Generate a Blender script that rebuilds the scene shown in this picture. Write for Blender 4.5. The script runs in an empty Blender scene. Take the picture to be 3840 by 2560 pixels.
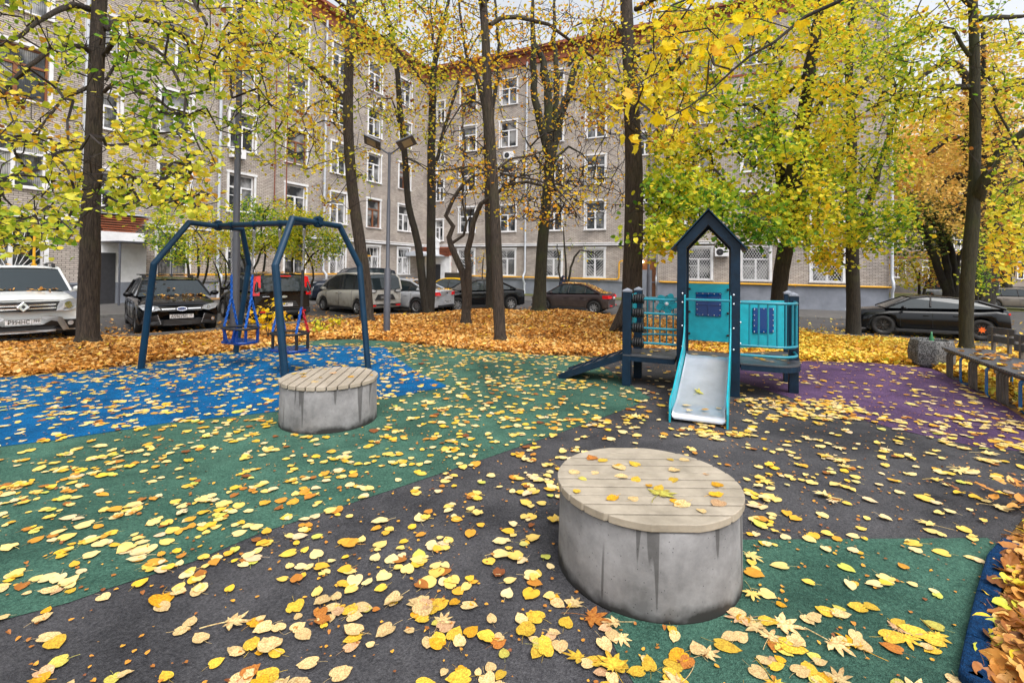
import bpy, math, random
import numpy as np
from mathutils import Vector, Matrix
random.seed(7); rng = np.random.default_rng(11)
S = bpy.context.scene
# ---------------------------------------------------------------- camera
F_PX, CY, ROLL, EYE, PITCH = 1839.5, 977.64, .012, 1.6576, .015
KD = 3840 / 2352
_c, _s, _cr, _sr = math.cos(PITCH), math.sin(PITCH), math.cos(ROLL), math.sin(ROLL)
_R0, _U0, _F = Vector((1, 0, 0)), Vector((0, -_s, _c)), Vector((0, _c, _s))
_right = _cr * _R0 + _sr * _U0; _up = -_sr * _R0 + _cr * _U0
cam = bpy.data.cameras.new("camera"); camo = bpy.data.objects.new("camera", cam)
S.collection.objects.link(camo)
m = Matrix.Identity(4)
for i, v in enumerate((_right, _up, -_F)):
    for j in range(3): m[j][i] = v[j]
m.translation = (0, 0, EYE); camo.matrix_world = m
cam.sensor_width = 36; cam.lens = 36 * F_PX / 3840; cam.shift_y = -(1280 - CY) / 3840
cam.clip_end = 500; cam.clip_start = .05
S.camera = camo
# ---------------------------------------------------------------- overcast light
SUN_EL, SUN_AZ = math.radians(58), math.radians(152)
w = bpy.data.worlds.new("World"); S.world = w; w.use_nodes = True
nt = w.node_tree; nt.nodes.clear()
sky = nt.nodes.new("ShaderNodeTexSky"); sky.sky_type = 'NISHITA'; sky.sun_disc = False
sky.sun_elevation = SUN_EL; sky.sun_rotation = SUN_AZ; sky.dust_density = 4; sky.air_density = 1.2
hs = nt.nodes.new("ShaderNodeHueSaturation"); hs.inputs['Saturation'].default_value = .22
bg = nt.nodes.new("ShaderNodeBackground"); bg.inputs[1].default_value = .15
out = nt.nodes.new("ShaderNodeOutputWorld")
nt.links.new(sky.outputs[0], hs.inputs['Color']); nt.links.new(hs.outputs[0], bg.inputs[0]); nt.links.new(bg.outputs[0], out.inputs[0])
sun = bpy.data.lights.new("sun", 'SUN'); sun.energy = .8; sun.angle = math.radians(40); sun.color = (1, .97, .92)
suno = bpy.data.objects.new("sun", sun); S.collection.objects.link(suno)
sd = Vector((math.sin(SUN_AZ) * math.cos(SUN_EL), math.cos(SUN_AZ) * math.cos(SUN_EL), math.sin(SUN_EL)))
suno.rotation_euler = sd.to_track_quat('Z', 'Y').to_euler()
S.view_settings.view_transform = 'Standard'; S.view_settings.look = 'None'
S.view_settings.exposure = .9; S.view_settings.gamma = 1
S.cycles.max_bounces = 7; S.cycles.diffuse_bounces = 3; S.cycles.transparent_max_bounces = 8
S.cycles.use_denoising = True

# ---------------------------------------------------------------- picture <-> world helpers
def ray(X, Y):
    a = X * KD - 1920; b = Y * KD - CY
    px = _cr * a + _sr * b; py = -_sr * a + _cr * b
    r = px / F_PX; u = -py / F_PX
    v = np.array([r, _c - u * _s, _s + u * _c]); return v / v[1]
def gnd(X, Y, z=0.):
    v = ray(X, Y); return np.array([0, 0, EYE]) + v * ((z - EYE) / v[2])
def aty(X, Y, d): return np.array([0, 0, EYE]) + ray(X, Y) * d

# ---------------------------------------------------------------- object helpers
COL = S.collection
def tag(o, label, cat, group=None, kind=None):
    if label: o['label'] = label
    if cat: o['category'] = cat
    if group: o['group'] = group
    if kind: o['kind'] = kind
    return o
def empty(name, loc=(0, 0, 0), rz=0., label=None, cat=None, group=None):
    o = bpy.data.objects.new(name, None); COL.objects.link(o)
    o.location = loc; o.rotation_euler = (0, 0, rz); o.empty_display_size = .2
    return tag(o, label, cat, group)
def link(name, me, parent=None):
    o = bpy.data.objects.new(name, me); COL.objects.link(o)
    if parent: o.parent = parent
    return o
class MB:
    def __init__(s): s.v = []; s.f = []; s.m = []; s.sm = []; s.M = Matrix.Identity(4)
    def add(s, vs, fs, mi=0, smooth=False):
        n = len(s.v); M = s.M
        s.v += [tuple(M @ Vector(v)) for v in vs]
        s.f += [tuple(n + i for i in f) for f in fs]; s.m += [mi] * len(fs); s.sm += [smooth] * len(fs)
        return s
    def box(s, c, d, rz=0, mi=0, R=None):
        x, y, z = [q / 2 for q in d]
        vs = [(-x, -y, -z), (x, -y, -z), (x, y, -z), (-x, y, -z), (-x, -y, z), (x, -y, z), (x, y, z), (-x, y, z)]
        R = R or Matrix.Rotation(rz, 3, 'Z'); c = Vector(c)
        return s.add([c + R @ Vector(v) for v in vs], [(0, 3, 2, 1), (4, 5, 6, 7), (0, 1, 5, 4), (1, 2, 6, 5), (2, 3, 7, 6), (3, 0, 4, 7)], mi)
    def bar(s, a, b, wd, ht, mi=0, up=(0, 0, 1)):
        a, b = Vector(a), Vector(b); d = b - a; L = d.length
        if L < 1e-6: return s
        x = d / L; u = Vector(up)
        if abs(x.dot(u)) > .98: u = Vector((0, 1, 0))
        y = u.cross(x).normalized(); z = x.cross(y)
        R = Matrix((x, y, z)).transposed()
        return s.box((a + b) / 2, (L, wd, ht), R=R, mi=mi)
    def tube(s, pts, r, n=8, mi=0, cap=True, smooth=True, closed=False):
        P = [Vector(p) for p in pts]; k = len(P); rr = r if hasattr(r, '__len__') else [r] * k
        vs = []; fs = []; ref = None
        for i, p in enumerate(P):
            if closed: t = P[(i + 1) % k] - P[i - 1]
            else: t = P[min(i + 1, k - 1)] - P[max(i - 1, 0)]
            t = t.normalized() if t.length > 1e-9 else Vector((0, 0, 1))
            if ref is None: ref = Vector((1, 0, 0)) if abs(t.x) < .8 else Vector((0, 1, 0))
            e1 = (ref - t * ref.dot(t)).normalized(); e2 = t.cross(e1); ref = e1
            for j in range(n):
                a = 2 * math.pi * (j + .5) / n
                vs.append(p + (e1 * math.cos(a) + e2 * math.sin(a)) * rr[i])
        for i in range(k if closed else k - 1):
            i2 = (i + 1) % k
            for j in range(n):
                j2 = (j + 1) % n; fs.append((i * n + j, i * n + j2, i2 * n + j2, i2 * n + j))
        s.add(vs, fs, mi, smooth)
        if cap and not closed: s.add(vs[:n], [tuple(range(n))[::-1]], mi); s.add(vs[-n:], [tuple(range(n))], mi)
        return s
    def lathe(s, prof, n=24, mi=0, axis='z', c=(0, 0, 0), smooth=True):
        vs = []; fs = []; c = Vector(c)
        for r, h in prof:
            for j in range(n):
                a = 2 * math.pi * j / n; p = (r * math.cos(a), r * math.sin(a), h)
                if axis == 'y': p = (p[0], p[2], p[1])
                if axis == 'x': p = (p[2], p[0], p[1])
                vs.append(c + Vector(p))
        for i in range(len(prof) - 1):
            for j in range(n):
                j2 = (j + 1) % n; fs.append((i * n + j, i * n + j2, (i + 1) * n + j2, (i + 1) * n + j))
        return s.add(vs, fs, mi, smooth)
    def prism(s, poly, t, mi=0, axes='xy', z0=0.):
        """outline extruded by t; axes names the outline's plane"""
        def P(a, b, c): return {'xy': (a, b, c), 'xz': (a, c, b), 'yz': (c, a, b)}[axes]
        n = len(poly); vs = [P(a, b, z0) for a, b in poly] + [P(a, b, z0 + t) for a, b in poly]
        fs = [tuple(range(n))[::-1], tuple(range(n, 2 * n))] + [(i, (i + 1) % n, n + (i + 1) % n, n + i) for i in range(n)]
        return s.add(vs, fs, mi)
    def ball(s, c, r, mi=0, n=8, k=5, sq=(1, 1, 1)):
        pr = [(max(1e-4, r * math.sin(math.pi * i / k)), -r * math.cos(math.pi * i / k)) for i in range(k + 1)]
        M0 = s.M; s.M = M0 @ Matrix.Translation(c) @ Matrix.Diagonal((*sq, 1)); s.lathe(pr, n, mi); s.M = M0; return s
    def build(s, name, mats, parent=None, bev=0, sub=0, autosmooth=False):
        me = bpy.data.meshes.new(name); me.from_pydata(s.v, [], s.f)
        for q in (mats if isinstance(mats, (list, tuple)) else [mats]): me.materials.append(q)
        me.polygons.foreach_set('material_index', s.m); me.polygons.foreach_set('use_smooth', s.sm); me.update()
        o = link(name, me, parent)
        if bev: b = o.modifiers.new('b', 'BEVEL'); b.width = bev; b.segments = 2; b.limit_method = 'ANGLE'
        if sub: q = o.modifiers.new('s', 'SUBSURF'); q.levels = q.render_levels = sub
        return o
def fastmesh(name, V, Fq, mats, parent=None, c=None, smooth=False, mi=None):
    """V (N,3) and equal-sided faces Fq (M,k) in numpy; c = one value per face"""
    me = bpy.data.meshes.new(name); V = np.ascontiguousarray(V, dtype=np.float32); k = Fq.shape[1]
    me.vertices.add(len(V)); me.vertices.foreach_set('co', V.ravel())
    me.loops.add(Fq.size); me.loops.foreach_set('vertex_index', np.ascontiguousarray(Fq, dtype=np.int32).ravel())
    me.polygons.add(len(Fq)); me.polygons.foreach_set('loop_start', np.arange(0, Fq.size, k, dtype=np.int32))
    me.polygons.foreach_set('loop_total', np.full(len(Fq), k, dtype=np.int32))
    me.polygons.foreach_set('use_smooth', np.full(len(Fq), smooth))
    if c is not None:
        a = me.attributes.new('c', 'FLOAT', 'FACE'); a.data.foreach_set('value', np.ascontiguousarray(c, dtype=np.float32))
    for q in (mats if isinstance(mats, (list, tuple)) else [mats]): me.materials.append(q)
    if mi is not None: me.polygons.foreach_set('material_index', np.ascontiguousarray(mi, dtype=np.int32))
    me.update(calc_edges=True); return link(name, me, parent)
def copy_tree(o, parent=None):
    c = o.copy(); COL.objects.link(c)
    if parent: c.parent = parent
    for ch in o.children: copy_tree(ch, c)
    return c

# ---------------------------------------------------------------- materials
def N(nt, t, **k):
    n = nt.nodes.new(t)
    for a, b in k.items():
        if a in n.inputs: n.inputs[a].default_value = b
        else: setattr(n, a, b)
    return n
def newmat(name):
    m = bpy.data.materials.new(name); m.use_nodes = True; nt = m.node_tree
    b = nt.nodes['Principled BSDF']; return m, nt, b
def pm(name, col, rough=.6, var=.25, scale=6., bump=.15, metal=0., coat=0., col2=None, det=6, spec=.5, bscale=None):
    m, nt, b = newmat(name); L = nt.links.new
    tc = N(nt, 'ShaderNodeTexCoord'); n = N(nt, 'ShaderNodeTexNoise', Scale=scale, Detail=det, Roughness=.65)
    L(tc.outputs['Object'], n.inputs['Vector'])
    cr = N(nt, 'ShaderNodeValToRGB'); e = cr.color_ramp.elements; e[0].position = .3; e[1].position = .7
    c2 = col2 or [c * (1 + var) for c in col]; c1 = col if col2 else [c * (1 - var) for c in col]
    e[0].color = (*c1, 1); e[1].color = (*c2, 1); L(n.outputs[0], cr.inputs[0]); L(cr.outputs[0], b.inputs['Base Color'])
    b.inputs['Roughness'].default_value = rough; b.inputs['Metallic'].default_value = metal
    b.inputs['Coat Weight'].default_value = coat; b.inputs['Specular IOR Level'].default_value = spec
    if bump:
        n2 = N(nt, 'ShaderNodeTexNoise', Scale=bscale or scale * 5, Detail=5); L(tc.outputs['Object'], n2.inputs['Vector'])
        bp = N(nt, 'ShaderNodeBump', Strength=bump, Distance=.02); L(n2.outputs[0], bp.inputs['Height']); L(bp.outputs[0], b.inputs['Normal'])
    return m
def paint(name, col, dirt=.0, rough=.25):
    m, nt, b = newmat(name); L = nt.links.new
    tc = N(nt, 'ShaderNodeTexCoord'); n = N(nt, 'ShaderNodeTexNoise', Scale=5, Detail=8); L(tc.outputs['Object'], n.inputs['Vector'])
    sx = N(nt, 'ShaderNodeSeparateXYZ'); L(tc.outputs['Object'], sx.inputs[0])
    mr = N(nt, 'ShaderNodeMapRange'); mr.inputs[1].default_value = .95; mr.inputs[2].default_value = .2; L(sx.outputs[2], mr.inputs[0])
    mu = N(nt, 'ShaderNodeMath', operation='MULTIPLY'); L(mr.outputs[0], mu.inputs[0]); L(n.outputs[0], mu.inputs[1])
    mu2 = N(nt, 'ShaderNodeMath', operation='MULTIPLY_ADD'); L(mu.outputs[0], mu2.inputs[0]); mu2.inputs[1].default_value = dirt * 2.2; mu2.inputs[2].default_value = dirt * .12; mu2.use_clamp = True
    mx = N(nt, 'ShaderNodeMixRGB'); mx.inputs[1].default_value = (*col, 1); mx.inputs[2].default_value = (.16, .12, .085, 1)
    L(mu2.outputs[0], mx.inputs[0]); L(mx.outputs[0], b.inputs['Base Color'])
    mm = N(nt, 'ShaderNodeMath', operation='MULTIPLY_ADD'); L(mu2.outputs[0], mm.inputs[0]); mm.inputs[1].default_value = .5; mm.inputs[2].default_value = rough
    L(mm.outputs[0], b.inputs['Roughness']); b.inputs['Coat Weight'].default_value = .12; b.inputs['Coat Roughness'].default_value = .06; b.inputs['Specular IOR Level'].default_value = .28
    return m
def glassy(name, col, curt=None, rough=.04):
    m, nt, b = newmat(name); L = nt.links.new
    b.inputs['Base Color'].default_value = (*col, 1); b.inputs['Roughness'].default_value = rough
    b.inputs['Specular IOR Level'].default_value = .6; b.inputs['IOR'].default_value = 1.5
    if curt:
        tc = N(nt, 'ShaderNodeTexCoord'); oi = N(nt, 'ShaderNodeObjectInfo')
        mp = N(nt, 'ShaderNodeVectorMath', operation='ADD'); L(tc.outputs['Object'], mp.inputs[0]); L(oi.outputs['Location'], mp.inputs[1])
        wv = N(nt, 'ShaderNodeTexWave', Scale=5, Distortion=2); L(tc.outputs['Object'], wv.inputs['Vector'])
        ns = N(nt, 'ShaderNodeTexNoise', Scale=1.1, Detail=3); L(mp.outputs[0], ns.inputs['Vector'])
        cr = N(nt, 'ShaderNodeValToRGB'); e = cr.color_ramp.elements; e[0].position = .45; e[1].position = .62
        e[0].color = (*col, 1); e[1].color = (*curt, 1); L(ns.outputs[0], cr.inputs[0])
        mx = N(nt, 'ShaderNodeMixRGB', blend_type='MULTIPLY'); mx.inputs[0].default_value = .5
        L(cr.outputs[0], mx.inputs[1]); L(wv.outputs[0], mx.inputs[2]); L(mx.outputs[0], b.inputs['Base Color'])
    n2 = N(nt, 'ShaderNodeTexNoise', Scale=2.5, Detail=1); bp = N(nt, 'ShaderNodeBump', Strength=.06, Distance=.05)
    L(n2.outputs[0], bp.inputs['Height']); L(bp.outputs[0], b.inputs['Normal'])
    return m
def leafmat(name, stops, transl=.35, rough=.5):
    m, nt, b = newmat(name); L = nt.links.new
    at = N(nt, 'ShaderNodeAttribute', attribute_name='c'); cr = N(nt, 'ShaderNodeValToRGB'); r = cr.color_ramp
    r.elements[0].position = stops[0][0]; r.elements[0].color = (*stops[0][1], 1)
    r.elements[1].position = stops[-1][0]; r.elements[1].color = (*stops[-1][1], 1)
    for p, c in stops[1:-1]: e = r.elements.new(p); e.color = (*c, 1)
    L(at.outputs['Fac'], cr.inputs[0])
    tc = N(nt, 'ShaderNodeTexCoord'); n = N(nt, 'ShaderNodeTexNoise', Scale=30, Detail=3); L(tc.outputs['Object'], n.inputs['Vector'])
    mx = N(nt, 'ShaderNodeMixRGB', blend_type='MULTIPLY'); mx.inputs[0].default_value = .45; L(cr.outputs[0], mx.inputs[1]); L(n.outputs[0], mx.inputs[2])
    g = N(nt, 'ShaderNodeMixRGB', blend_type='MULTIPLY'); g.inputs[0].default_value = 1; L(mx.outputs[0], g.inputs[1]); g.inputs[2].default_value = (1.25, 1.25, 1.25, 1)
    L(g.outputs[0], b.inputs['Base Color']); b.inputs['Roughness'].default_value = rough; b.inputs['Specular IOR Level'].default_value = .3
    t = N(nt, 'ShaderNodeBsdfTranslucent'); L(g.outputs[0], t.inputs[0]); ms = N(nt, 'ShaderNodeMixShader'); ms.inputs[0].default_value = transl
    o = nt.nodes['Material Output']; L(b.outputs[0], ms.inputs[1]); L(t.outputs[0], ms.inputs[2]); L(ms.outputs[0], o.inputs[0])
    return m
def brick(name, c1, c2, mortar, bw=.27, bh=.085, stain=.35):
    m, nt, b = newmat(name); L = nt.links.new
    tc = N(nt, 'ShaderNodeTexCoord'); sx = N(nt, 'ShaderNodeSeparateXYZ'); L(tc.outputs['Object'], sx.inputs[0])
    ad = N(nt, 'ShaderNodeMath', operation='ADD'); L(sx.outputs[0], ad.inputs[0]); L(sx.outputs[1], ad.inputs[1])
    cb = N(nt, 'ShaderNodeCombineXYZ'); L(ad.outputs[0], cb.inputs[0]); L(sx.outputs[2], cb.inputs[1])
    br = N(nt, 'ShaderNodeTexBrick'); L(cb.outputs[0], br.inputs['Vector']); br.offset = .5
    for k, v in (('Scale', 1.), ('Brick Width', bw), ('Row Height', bh), ('Mortar Size', .010), ('Mortar Smooth', .3), ('Bias', 0.)): br.inputs[k].default_value = v
    br.inputs['Color1'].default_value = (*c1, 1); br.inputs['Color2'].default_value = (*c2, 1); br.inputs['Mortar'].default_value = (*mortar, 1)
    n = N(nt, 'ShaderNodeTexNoise', Scale=.55, Detail=8, Roughness=.7); L(tc.outputs['Object'], n.inputs['Vector'])
    cr = N(nt, 'ShaderNodeValToRGB'); e = cr.color_ramp.elements; e[0].position = .35; e[1].position = .65; e[0].color = (1 - stain, 1 - stain, 1 - stain, 1); e[1].color = (1.1, 1.08, 1.05, 1)
    L(n.outputs[0], cr.inputs[0]); mx = N(nt, 'ShaderNodeMixRGB', blend_type='MULTIPLY'); mx.inputs[0].default_value = 1
    L(br.outputs[0], mx.inputs[1]); L(cr.outputs[0], mx.inputs[2]); L(mx.outputs[0], b.inputs['Base Color']); b.inputs['Roughness'].default_value = .85
    bp = N(nt, 'ShaderNodeBump', Strength=.6, Distance=.01, invert=True); L(br.outputs['Fac'], bp.inputs['Height']); L(bp.outputs[0], b.inputs['Normal'])
    return m
def rubber(name, c, c2):
    m, nt, b = newmat(name); L = nt.links.new
    tc = N(nt, 'ShaderNodeTexCoord'); v = N(nt, 'ShaderNodeTexVoronoi', Scale=170); L(tc.outputs['Object'], v.inputs['Vector'])
    n = N(nt, 'ShaderNodeTexNoise', Scale=1.3, Detail=8, Roughness=.7); L(tc.outputs['Object'], n.inputs['Vector'])
    n3 = N(nt, 'ShaderNodeTexNoise', Scale=60, Detail=4); L(tc.outputs['Object'], n3.inputs['Vector'])
    cr = N(nt, 'ShaderNodeValToRGB'); e = cr.color_ramp.elements; e[0].position = .3; e[1].position = .72; e[0].color = (*c, 1); e[1].color = (*c2, 1)
    mm = N(nt, 'ShaderNodeMath', operation='MULTIPLY_ADD'); L(n3.outputs[0], mm.inputs[0]); mm.inputs[1].default_value = .9; mm.inputs[2].default_value = -.42
    a2 = N(nt, 'ShaderNodeMath', operation='ADD'); L(mm.outputs[0], a2.inputs[0]); L(n.outputs[0], a2.inputs[1]); L(a2.outputs[0], cr.inputs[0])
    mx = N(nt, 'ShaderNodeMixRGB', blend_type='MULTIPLY'); mx.inputs[0].default_value = .55; L(cr.outputs[0], mx.inputs[1]); L(v.outputs['Color'], mx.inputs[2])
    hs = N(nt, 'ShaderNodeSeparateColor'); L(v.outputs['Color'], hs.inputs[0]); cc = N(nt, 'ShaderNodeMapRange'); L(hs.outputs[0], cc.inputs[0]); cc.inputs[3].default_value = .35; cc.inputs[4].default_value = 1.25
    L(cc.outputs[0], mx.inputs[2])
    nw = N(nt, 'ShaderNodeTexNoise', Scale=.7, Detail=10, Roughness=.75, Distortion=.4); L(tc.outputs['Object'], nw.inputs['Vector']); rw = N(nt, 'ShaderNodeValToRGB'); e = rw.color_ramp.elements
    e[0].position = .38; e[0].color = (.62, .62, .62, 1); e[1].position = .62; e[1].color = (1.22, 1.2, 1.18, 1); L(nw.outputs[0], rw.inputs[0])
    wx_ = N(nt, 'ShaderNodeMixRGB', blend_type='MULTIPLY'); wx_.inputs[0].default_value = 1; L(mx.outputs[0], wx_.inputs[1]); L(rw.outputs[0], wx_.inputs[2])
    L(wx_.outputs[0], b.inputs['Base Color']); b.inputs['Roughness'].default_value = .8
    b.inputs['Specular IOR Level'].default_value = .12
    bp = N(nt, 'ShaderNodeBump', Strength=.8, Distance=.005); L(v.outputs[0], bp.inputs['Height']); L(bp.outputs[0], b.inputs['Normal'])
    return m
def concrete(name, col=(.27, .26, .25), h=.42, speck=False):
    m, nt, b = newmat(name); L = nt.links.new
    tc = N(nt, 'ShaderNodeTexCoord'); n = N(nt, 'ShaderNodeTexNoise', Scale=4, Detail=9, Roughness=.7); L(tc.outputs['Object'], n.inputs['Vector'])
    cr = N(nt, 'ShaderNodeValToRGB'); e = cr.color_ramp.elements; e[0].position = .35; e[1].position = .68
    e[0].color = (*[c * .55 for c in col], 1); e[1].color = (*[c * 1.25 for c in col], 1); L(n.outputs[0], cr.inputs[0])
    v = N(nt, 'ShaderNodeTexVoronoi', Scale=90 if speck else 38); L(tc.outputs['Object'], v.inputs['Vector'])
    c2 = N(nt, 'ShaderNodeValToRGB'); e = c2.color_ramp.elements
    if speck: e[0].position = .2; e[0].color = (.12, .12, .12, 1); e[1].position = .75; e[1].color = (1.7, 1.7, 1.7, 1); 
    else: e[0].position = .07; e[0].color = (.3, .3, .3, 1); e[1].position = .13; e[1].color = (1, 1, 1, 1)
    if speck:
        sp = N(nt, 'ShaderNodeSeparateColor'); L(v.outputs['Color'], sp.inputs[0]); L(sp.outputs[0], c2.inputs[0])
    else: L(v.outputs[0], c2.inputs[0])
    mx = N(nt, 'ShaderNodeMixRGB', blend_type='MULTIPLY'); mx.inputs[0].default_value = 1; L(cr.outputs[0], mx.inputs[1]); L(c2.outputs[0], mx.inputs[2])
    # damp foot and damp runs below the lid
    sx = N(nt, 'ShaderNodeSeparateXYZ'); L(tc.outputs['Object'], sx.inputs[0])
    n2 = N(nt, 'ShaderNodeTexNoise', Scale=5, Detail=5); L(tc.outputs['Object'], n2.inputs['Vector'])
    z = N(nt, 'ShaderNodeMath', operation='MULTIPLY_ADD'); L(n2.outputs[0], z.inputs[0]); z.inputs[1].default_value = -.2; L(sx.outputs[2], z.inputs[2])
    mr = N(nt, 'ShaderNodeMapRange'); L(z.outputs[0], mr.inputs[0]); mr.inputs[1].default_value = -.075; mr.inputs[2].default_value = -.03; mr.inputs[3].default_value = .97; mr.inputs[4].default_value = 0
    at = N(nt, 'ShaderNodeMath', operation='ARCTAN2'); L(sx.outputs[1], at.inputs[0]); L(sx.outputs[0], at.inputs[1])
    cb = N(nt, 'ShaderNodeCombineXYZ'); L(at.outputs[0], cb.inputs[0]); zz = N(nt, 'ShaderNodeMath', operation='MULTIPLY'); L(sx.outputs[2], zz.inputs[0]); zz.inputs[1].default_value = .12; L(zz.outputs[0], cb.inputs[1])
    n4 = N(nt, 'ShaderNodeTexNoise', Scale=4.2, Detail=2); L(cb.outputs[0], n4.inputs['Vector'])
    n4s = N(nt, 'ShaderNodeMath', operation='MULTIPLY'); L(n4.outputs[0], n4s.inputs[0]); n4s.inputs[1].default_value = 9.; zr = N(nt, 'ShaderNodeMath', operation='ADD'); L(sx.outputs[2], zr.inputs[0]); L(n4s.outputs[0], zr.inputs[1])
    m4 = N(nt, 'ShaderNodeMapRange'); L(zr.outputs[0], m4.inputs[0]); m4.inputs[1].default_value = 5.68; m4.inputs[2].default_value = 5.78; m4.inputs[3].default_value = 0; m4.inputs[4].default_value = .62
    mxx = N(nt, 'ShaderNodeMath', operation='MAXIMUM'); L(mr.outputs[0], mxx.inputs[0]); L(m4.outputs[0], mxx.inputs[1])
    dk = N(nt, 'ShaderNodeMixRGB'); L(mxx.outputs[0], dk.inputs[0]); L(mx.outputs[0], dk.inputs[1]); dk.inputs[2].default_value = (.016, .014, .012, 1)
    L(dk.outputs[0], b.inputs['Base Color']); b.inputs['Roughness'].default_value = .75
    bp = N(nt, 'ShaderNodeBump', Strength=.4, Distance=.005); L(c2.outputs[0], bp.inputs['Height']); L(bp.outputs[0], b.inputs['Normal'])
    return m
def bark(name, c1, c2, moss=(.09, .10, .03), mossy=.3):
    m, nt, b = newmat(name); L = nt.links.new
    tc = N(nt, 'ShaderNodeTexCoord'); mp = N(nt, 'ShaderNodeMapping'); mp.inputs['Scale'].default_value = (30, 30, 3.2); L(tc.outputs['Object'], mp.inputs[0])
    n = N(nt, 'ShaderNodeTexNoise', Scale=1, Detail=8, Roughness=.75, Distortion=1.1); L(mp.outputs[0], n.inputs['Vector'])
    cr = N(nt, 'ShaderNodeValToRGB'); e = cr.color_ramp.elements; e[0].position = .36; e[1].position = .66; e[0].color = (*c1, 1); e[1].color = (*c2, 1); L(n.outputs[0], cr.inputs[0])
    n2 = N(nt, 'ShaderNodeTexNoise', Scale=1.1, Detail=6); L(tc.outputs['Object'], n2.inputs['Vector'])
    c3 = N(nt, 'ShaderNodeValToRGB'); e = c3.color_ramp.elements; e[0].position = .52; e[1].position = .7; e[0].color = (0, 0, 0, 1); e[1].color = (mossy, mossy, mossy, 1); L(n2.outputs[0], c3.inputs[0])
    mx = N(nt, 'ShaderNodeMixRGB'); L(c3.outputs[0], mx.inputs[0]); L(cr.outputs[0], mx.inputs[1]); mx.inputs[2].default_value = (*moss, 1)
    L(mx.outputs[0], b.inputs['Base Color']); b.inputs['Roughness'].default_value = .9
    bp = N(nt, 'ShaderNodeBump', Strength=1., Distance=.06); L(n.outputs[0], bp.inputs['Height']); L(bp.outputs[0], b.inputs['Normal'])
    return m
M = {}
M['grey_rubber'] = rubber('grey_rubber', (.044, .044, .050), (.098, .097, .104))
M['green_rubber'] = rubber('green_rubber', (.032, .088, .066), (.078, .180, .132))
M['blue_rubber'] = rubber('blue_rubber', (.001, .07, .20), (.002, .14, .37))
M['purple_rubber'] = rubber('purple_rubber', (.066, .036, .092), (.135, .078, .165))
M['kerb_rubber'] = rubber('kerb_rubber', (.002, .022, .07), (.005, .05, .15))
M['soil'] = pm('soil', (.17, .085, .028), 1, scale=9, col2=(.36, .20, .06), bump=.5, bscale=30)
M['asphalt'] = pm('asphalt', (.045, .045, .05), .55, scale=.8, col2=(.085, .08, .078), bump=.3, bscale=90)
M['pavement'] = pm('pavement', (.07, .068, .068), .7, scale=1.2, col2=(.12, .112, .105), bump=.3, bscale=80)
M['kerbstone'] = pm('kerbstone', (.16, .155, .15), .8, scale=5, bump=.3)
M['lawn'] = pm('lawn', (.04, .07, .012), 1, scale=5, col2=(.16, .14, .035), bump=.8, bscale=60)
M['brick'] = brick('grey_brick', (.57, .51, .46), (.42, .37, .335), (.12, .10, .09), stain=.3)
M['brick_dim'] = brick('tan_brick', (.36, .31, .28), (.30, .26, .23), (.2, .17, .15), stain=.25)
M['red_brick'] = brick('red_brick', (.42, .12, .05), (.33, .09, .04), (.2, .1, .07), bh=.08)
M['plinth'] = pm('plinth_paint', (.17, .185, .22), .8, scale=1.2, col2=(.27, .29, .34), bump=.2)
M['white'] = pm('white_plastic', (.78, .78, .80), .35, var=.06, scale=3, bump=0)
M['plaster'] = pm('white_plaster', (.74, .74, .75), .8, var=.15, scale=2.5, bump=.15)
M['brown_wood'] = pm('brown_wood', (.22, .08, .03), .5, scale=8)
M['pane'] = glassy('window_glass', (.03, .035, .04), (.42, .42, .42))
M['pane2'] = glassy('dark_window_glass', (.022, .026, .03), (.16, .14, .12))
M['zinc'] = pm('zinc', (.42, .45, .5), .35, var=.15, scale=5, bump=0, metal=.7)
M['gutter'] = pm('painted_pipe', (.50, .53, .58), .45, var=.12, scale=4, bump=0)
M['rust'] = pm('rust_pipe', (.24, .07, .035), .7, scale=8)
M['gas'] = pm('gas_yellow', (.75, .38, .015), .4, var=.1, scale=4, bump=0)
M['cable'] = pm('cable', (.03, .03, .035), .6, bump=0)
M['dark_metal'] = pm('dark_metal', (.03, .03, .035), .5, bump=0)
M['roof'] = pm('roof_sheet', (.14, .06, .04), .6, scale=2)
M['navy'] = pm('navy_paint', (.003, .028, .062), .42, var=.25, scale=5, bump=.03, spec=.3)
M['navy_wood'] = pm('navy_timber', (.003, .018, .04), .5, var=.35, scale=7, bump=.12, spec=.3)
M['teal'] = pm('turquoise_board', (.006, .34, .42), .42, var=.2, scale=7, bump=.04, det=10)
M['teal_metal'] = pm('turquoise_metal', (.01, .22, .30), .3, var=.12, scale=6, bump=0, coat=.3)
M['blue_plastic'] = pm('blue_plastic', (.003, .035, .19), .25, var=.15, scale=5, bump=0)
M['window_blue'] = glassy('blue_acrylic', (.001, .05, .19))
M['steel'] = pm('brushed_steel', (.68, .72, .80), .27, var=.15, scale=3, bump=.03, metal=.65)
M['chain'] = pm('galvanised', (.4, .4, .42), .35, bump=0, metal=.9)
M['blue_sleeve'] = pm('blue_sleeve', (.0, .09, .42), .35, bump=0)
M['red_sleeve'] = pm('red_sleeve', (.5, .02, .03), .4, bump=0)
M['black_rubber'] = pm('black_rubber', (.015, .015, .017), .55, scale=10)
M['deck'] = pm('deck_board', (.045, .05, .06), .4, scale=9, col2=(.09, .09, .1))
M['plank'] = pm('plank_wood', (.25, .215, .165), .6, scale=5, col2=(.44, .38, .30), bump=.1, bscale=50)
M['plank2'] = pm('weathered_wood', (.28, .235, .18), .65, scale=3.5, col2=(.42, .36, .29), bump=.1, bscale=50)
M['bench_wood'] = pm('bench_timber', (.035, .04, .055), .4, scale=8, col2=(.085, .09, .105), bump=.1)
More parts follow.
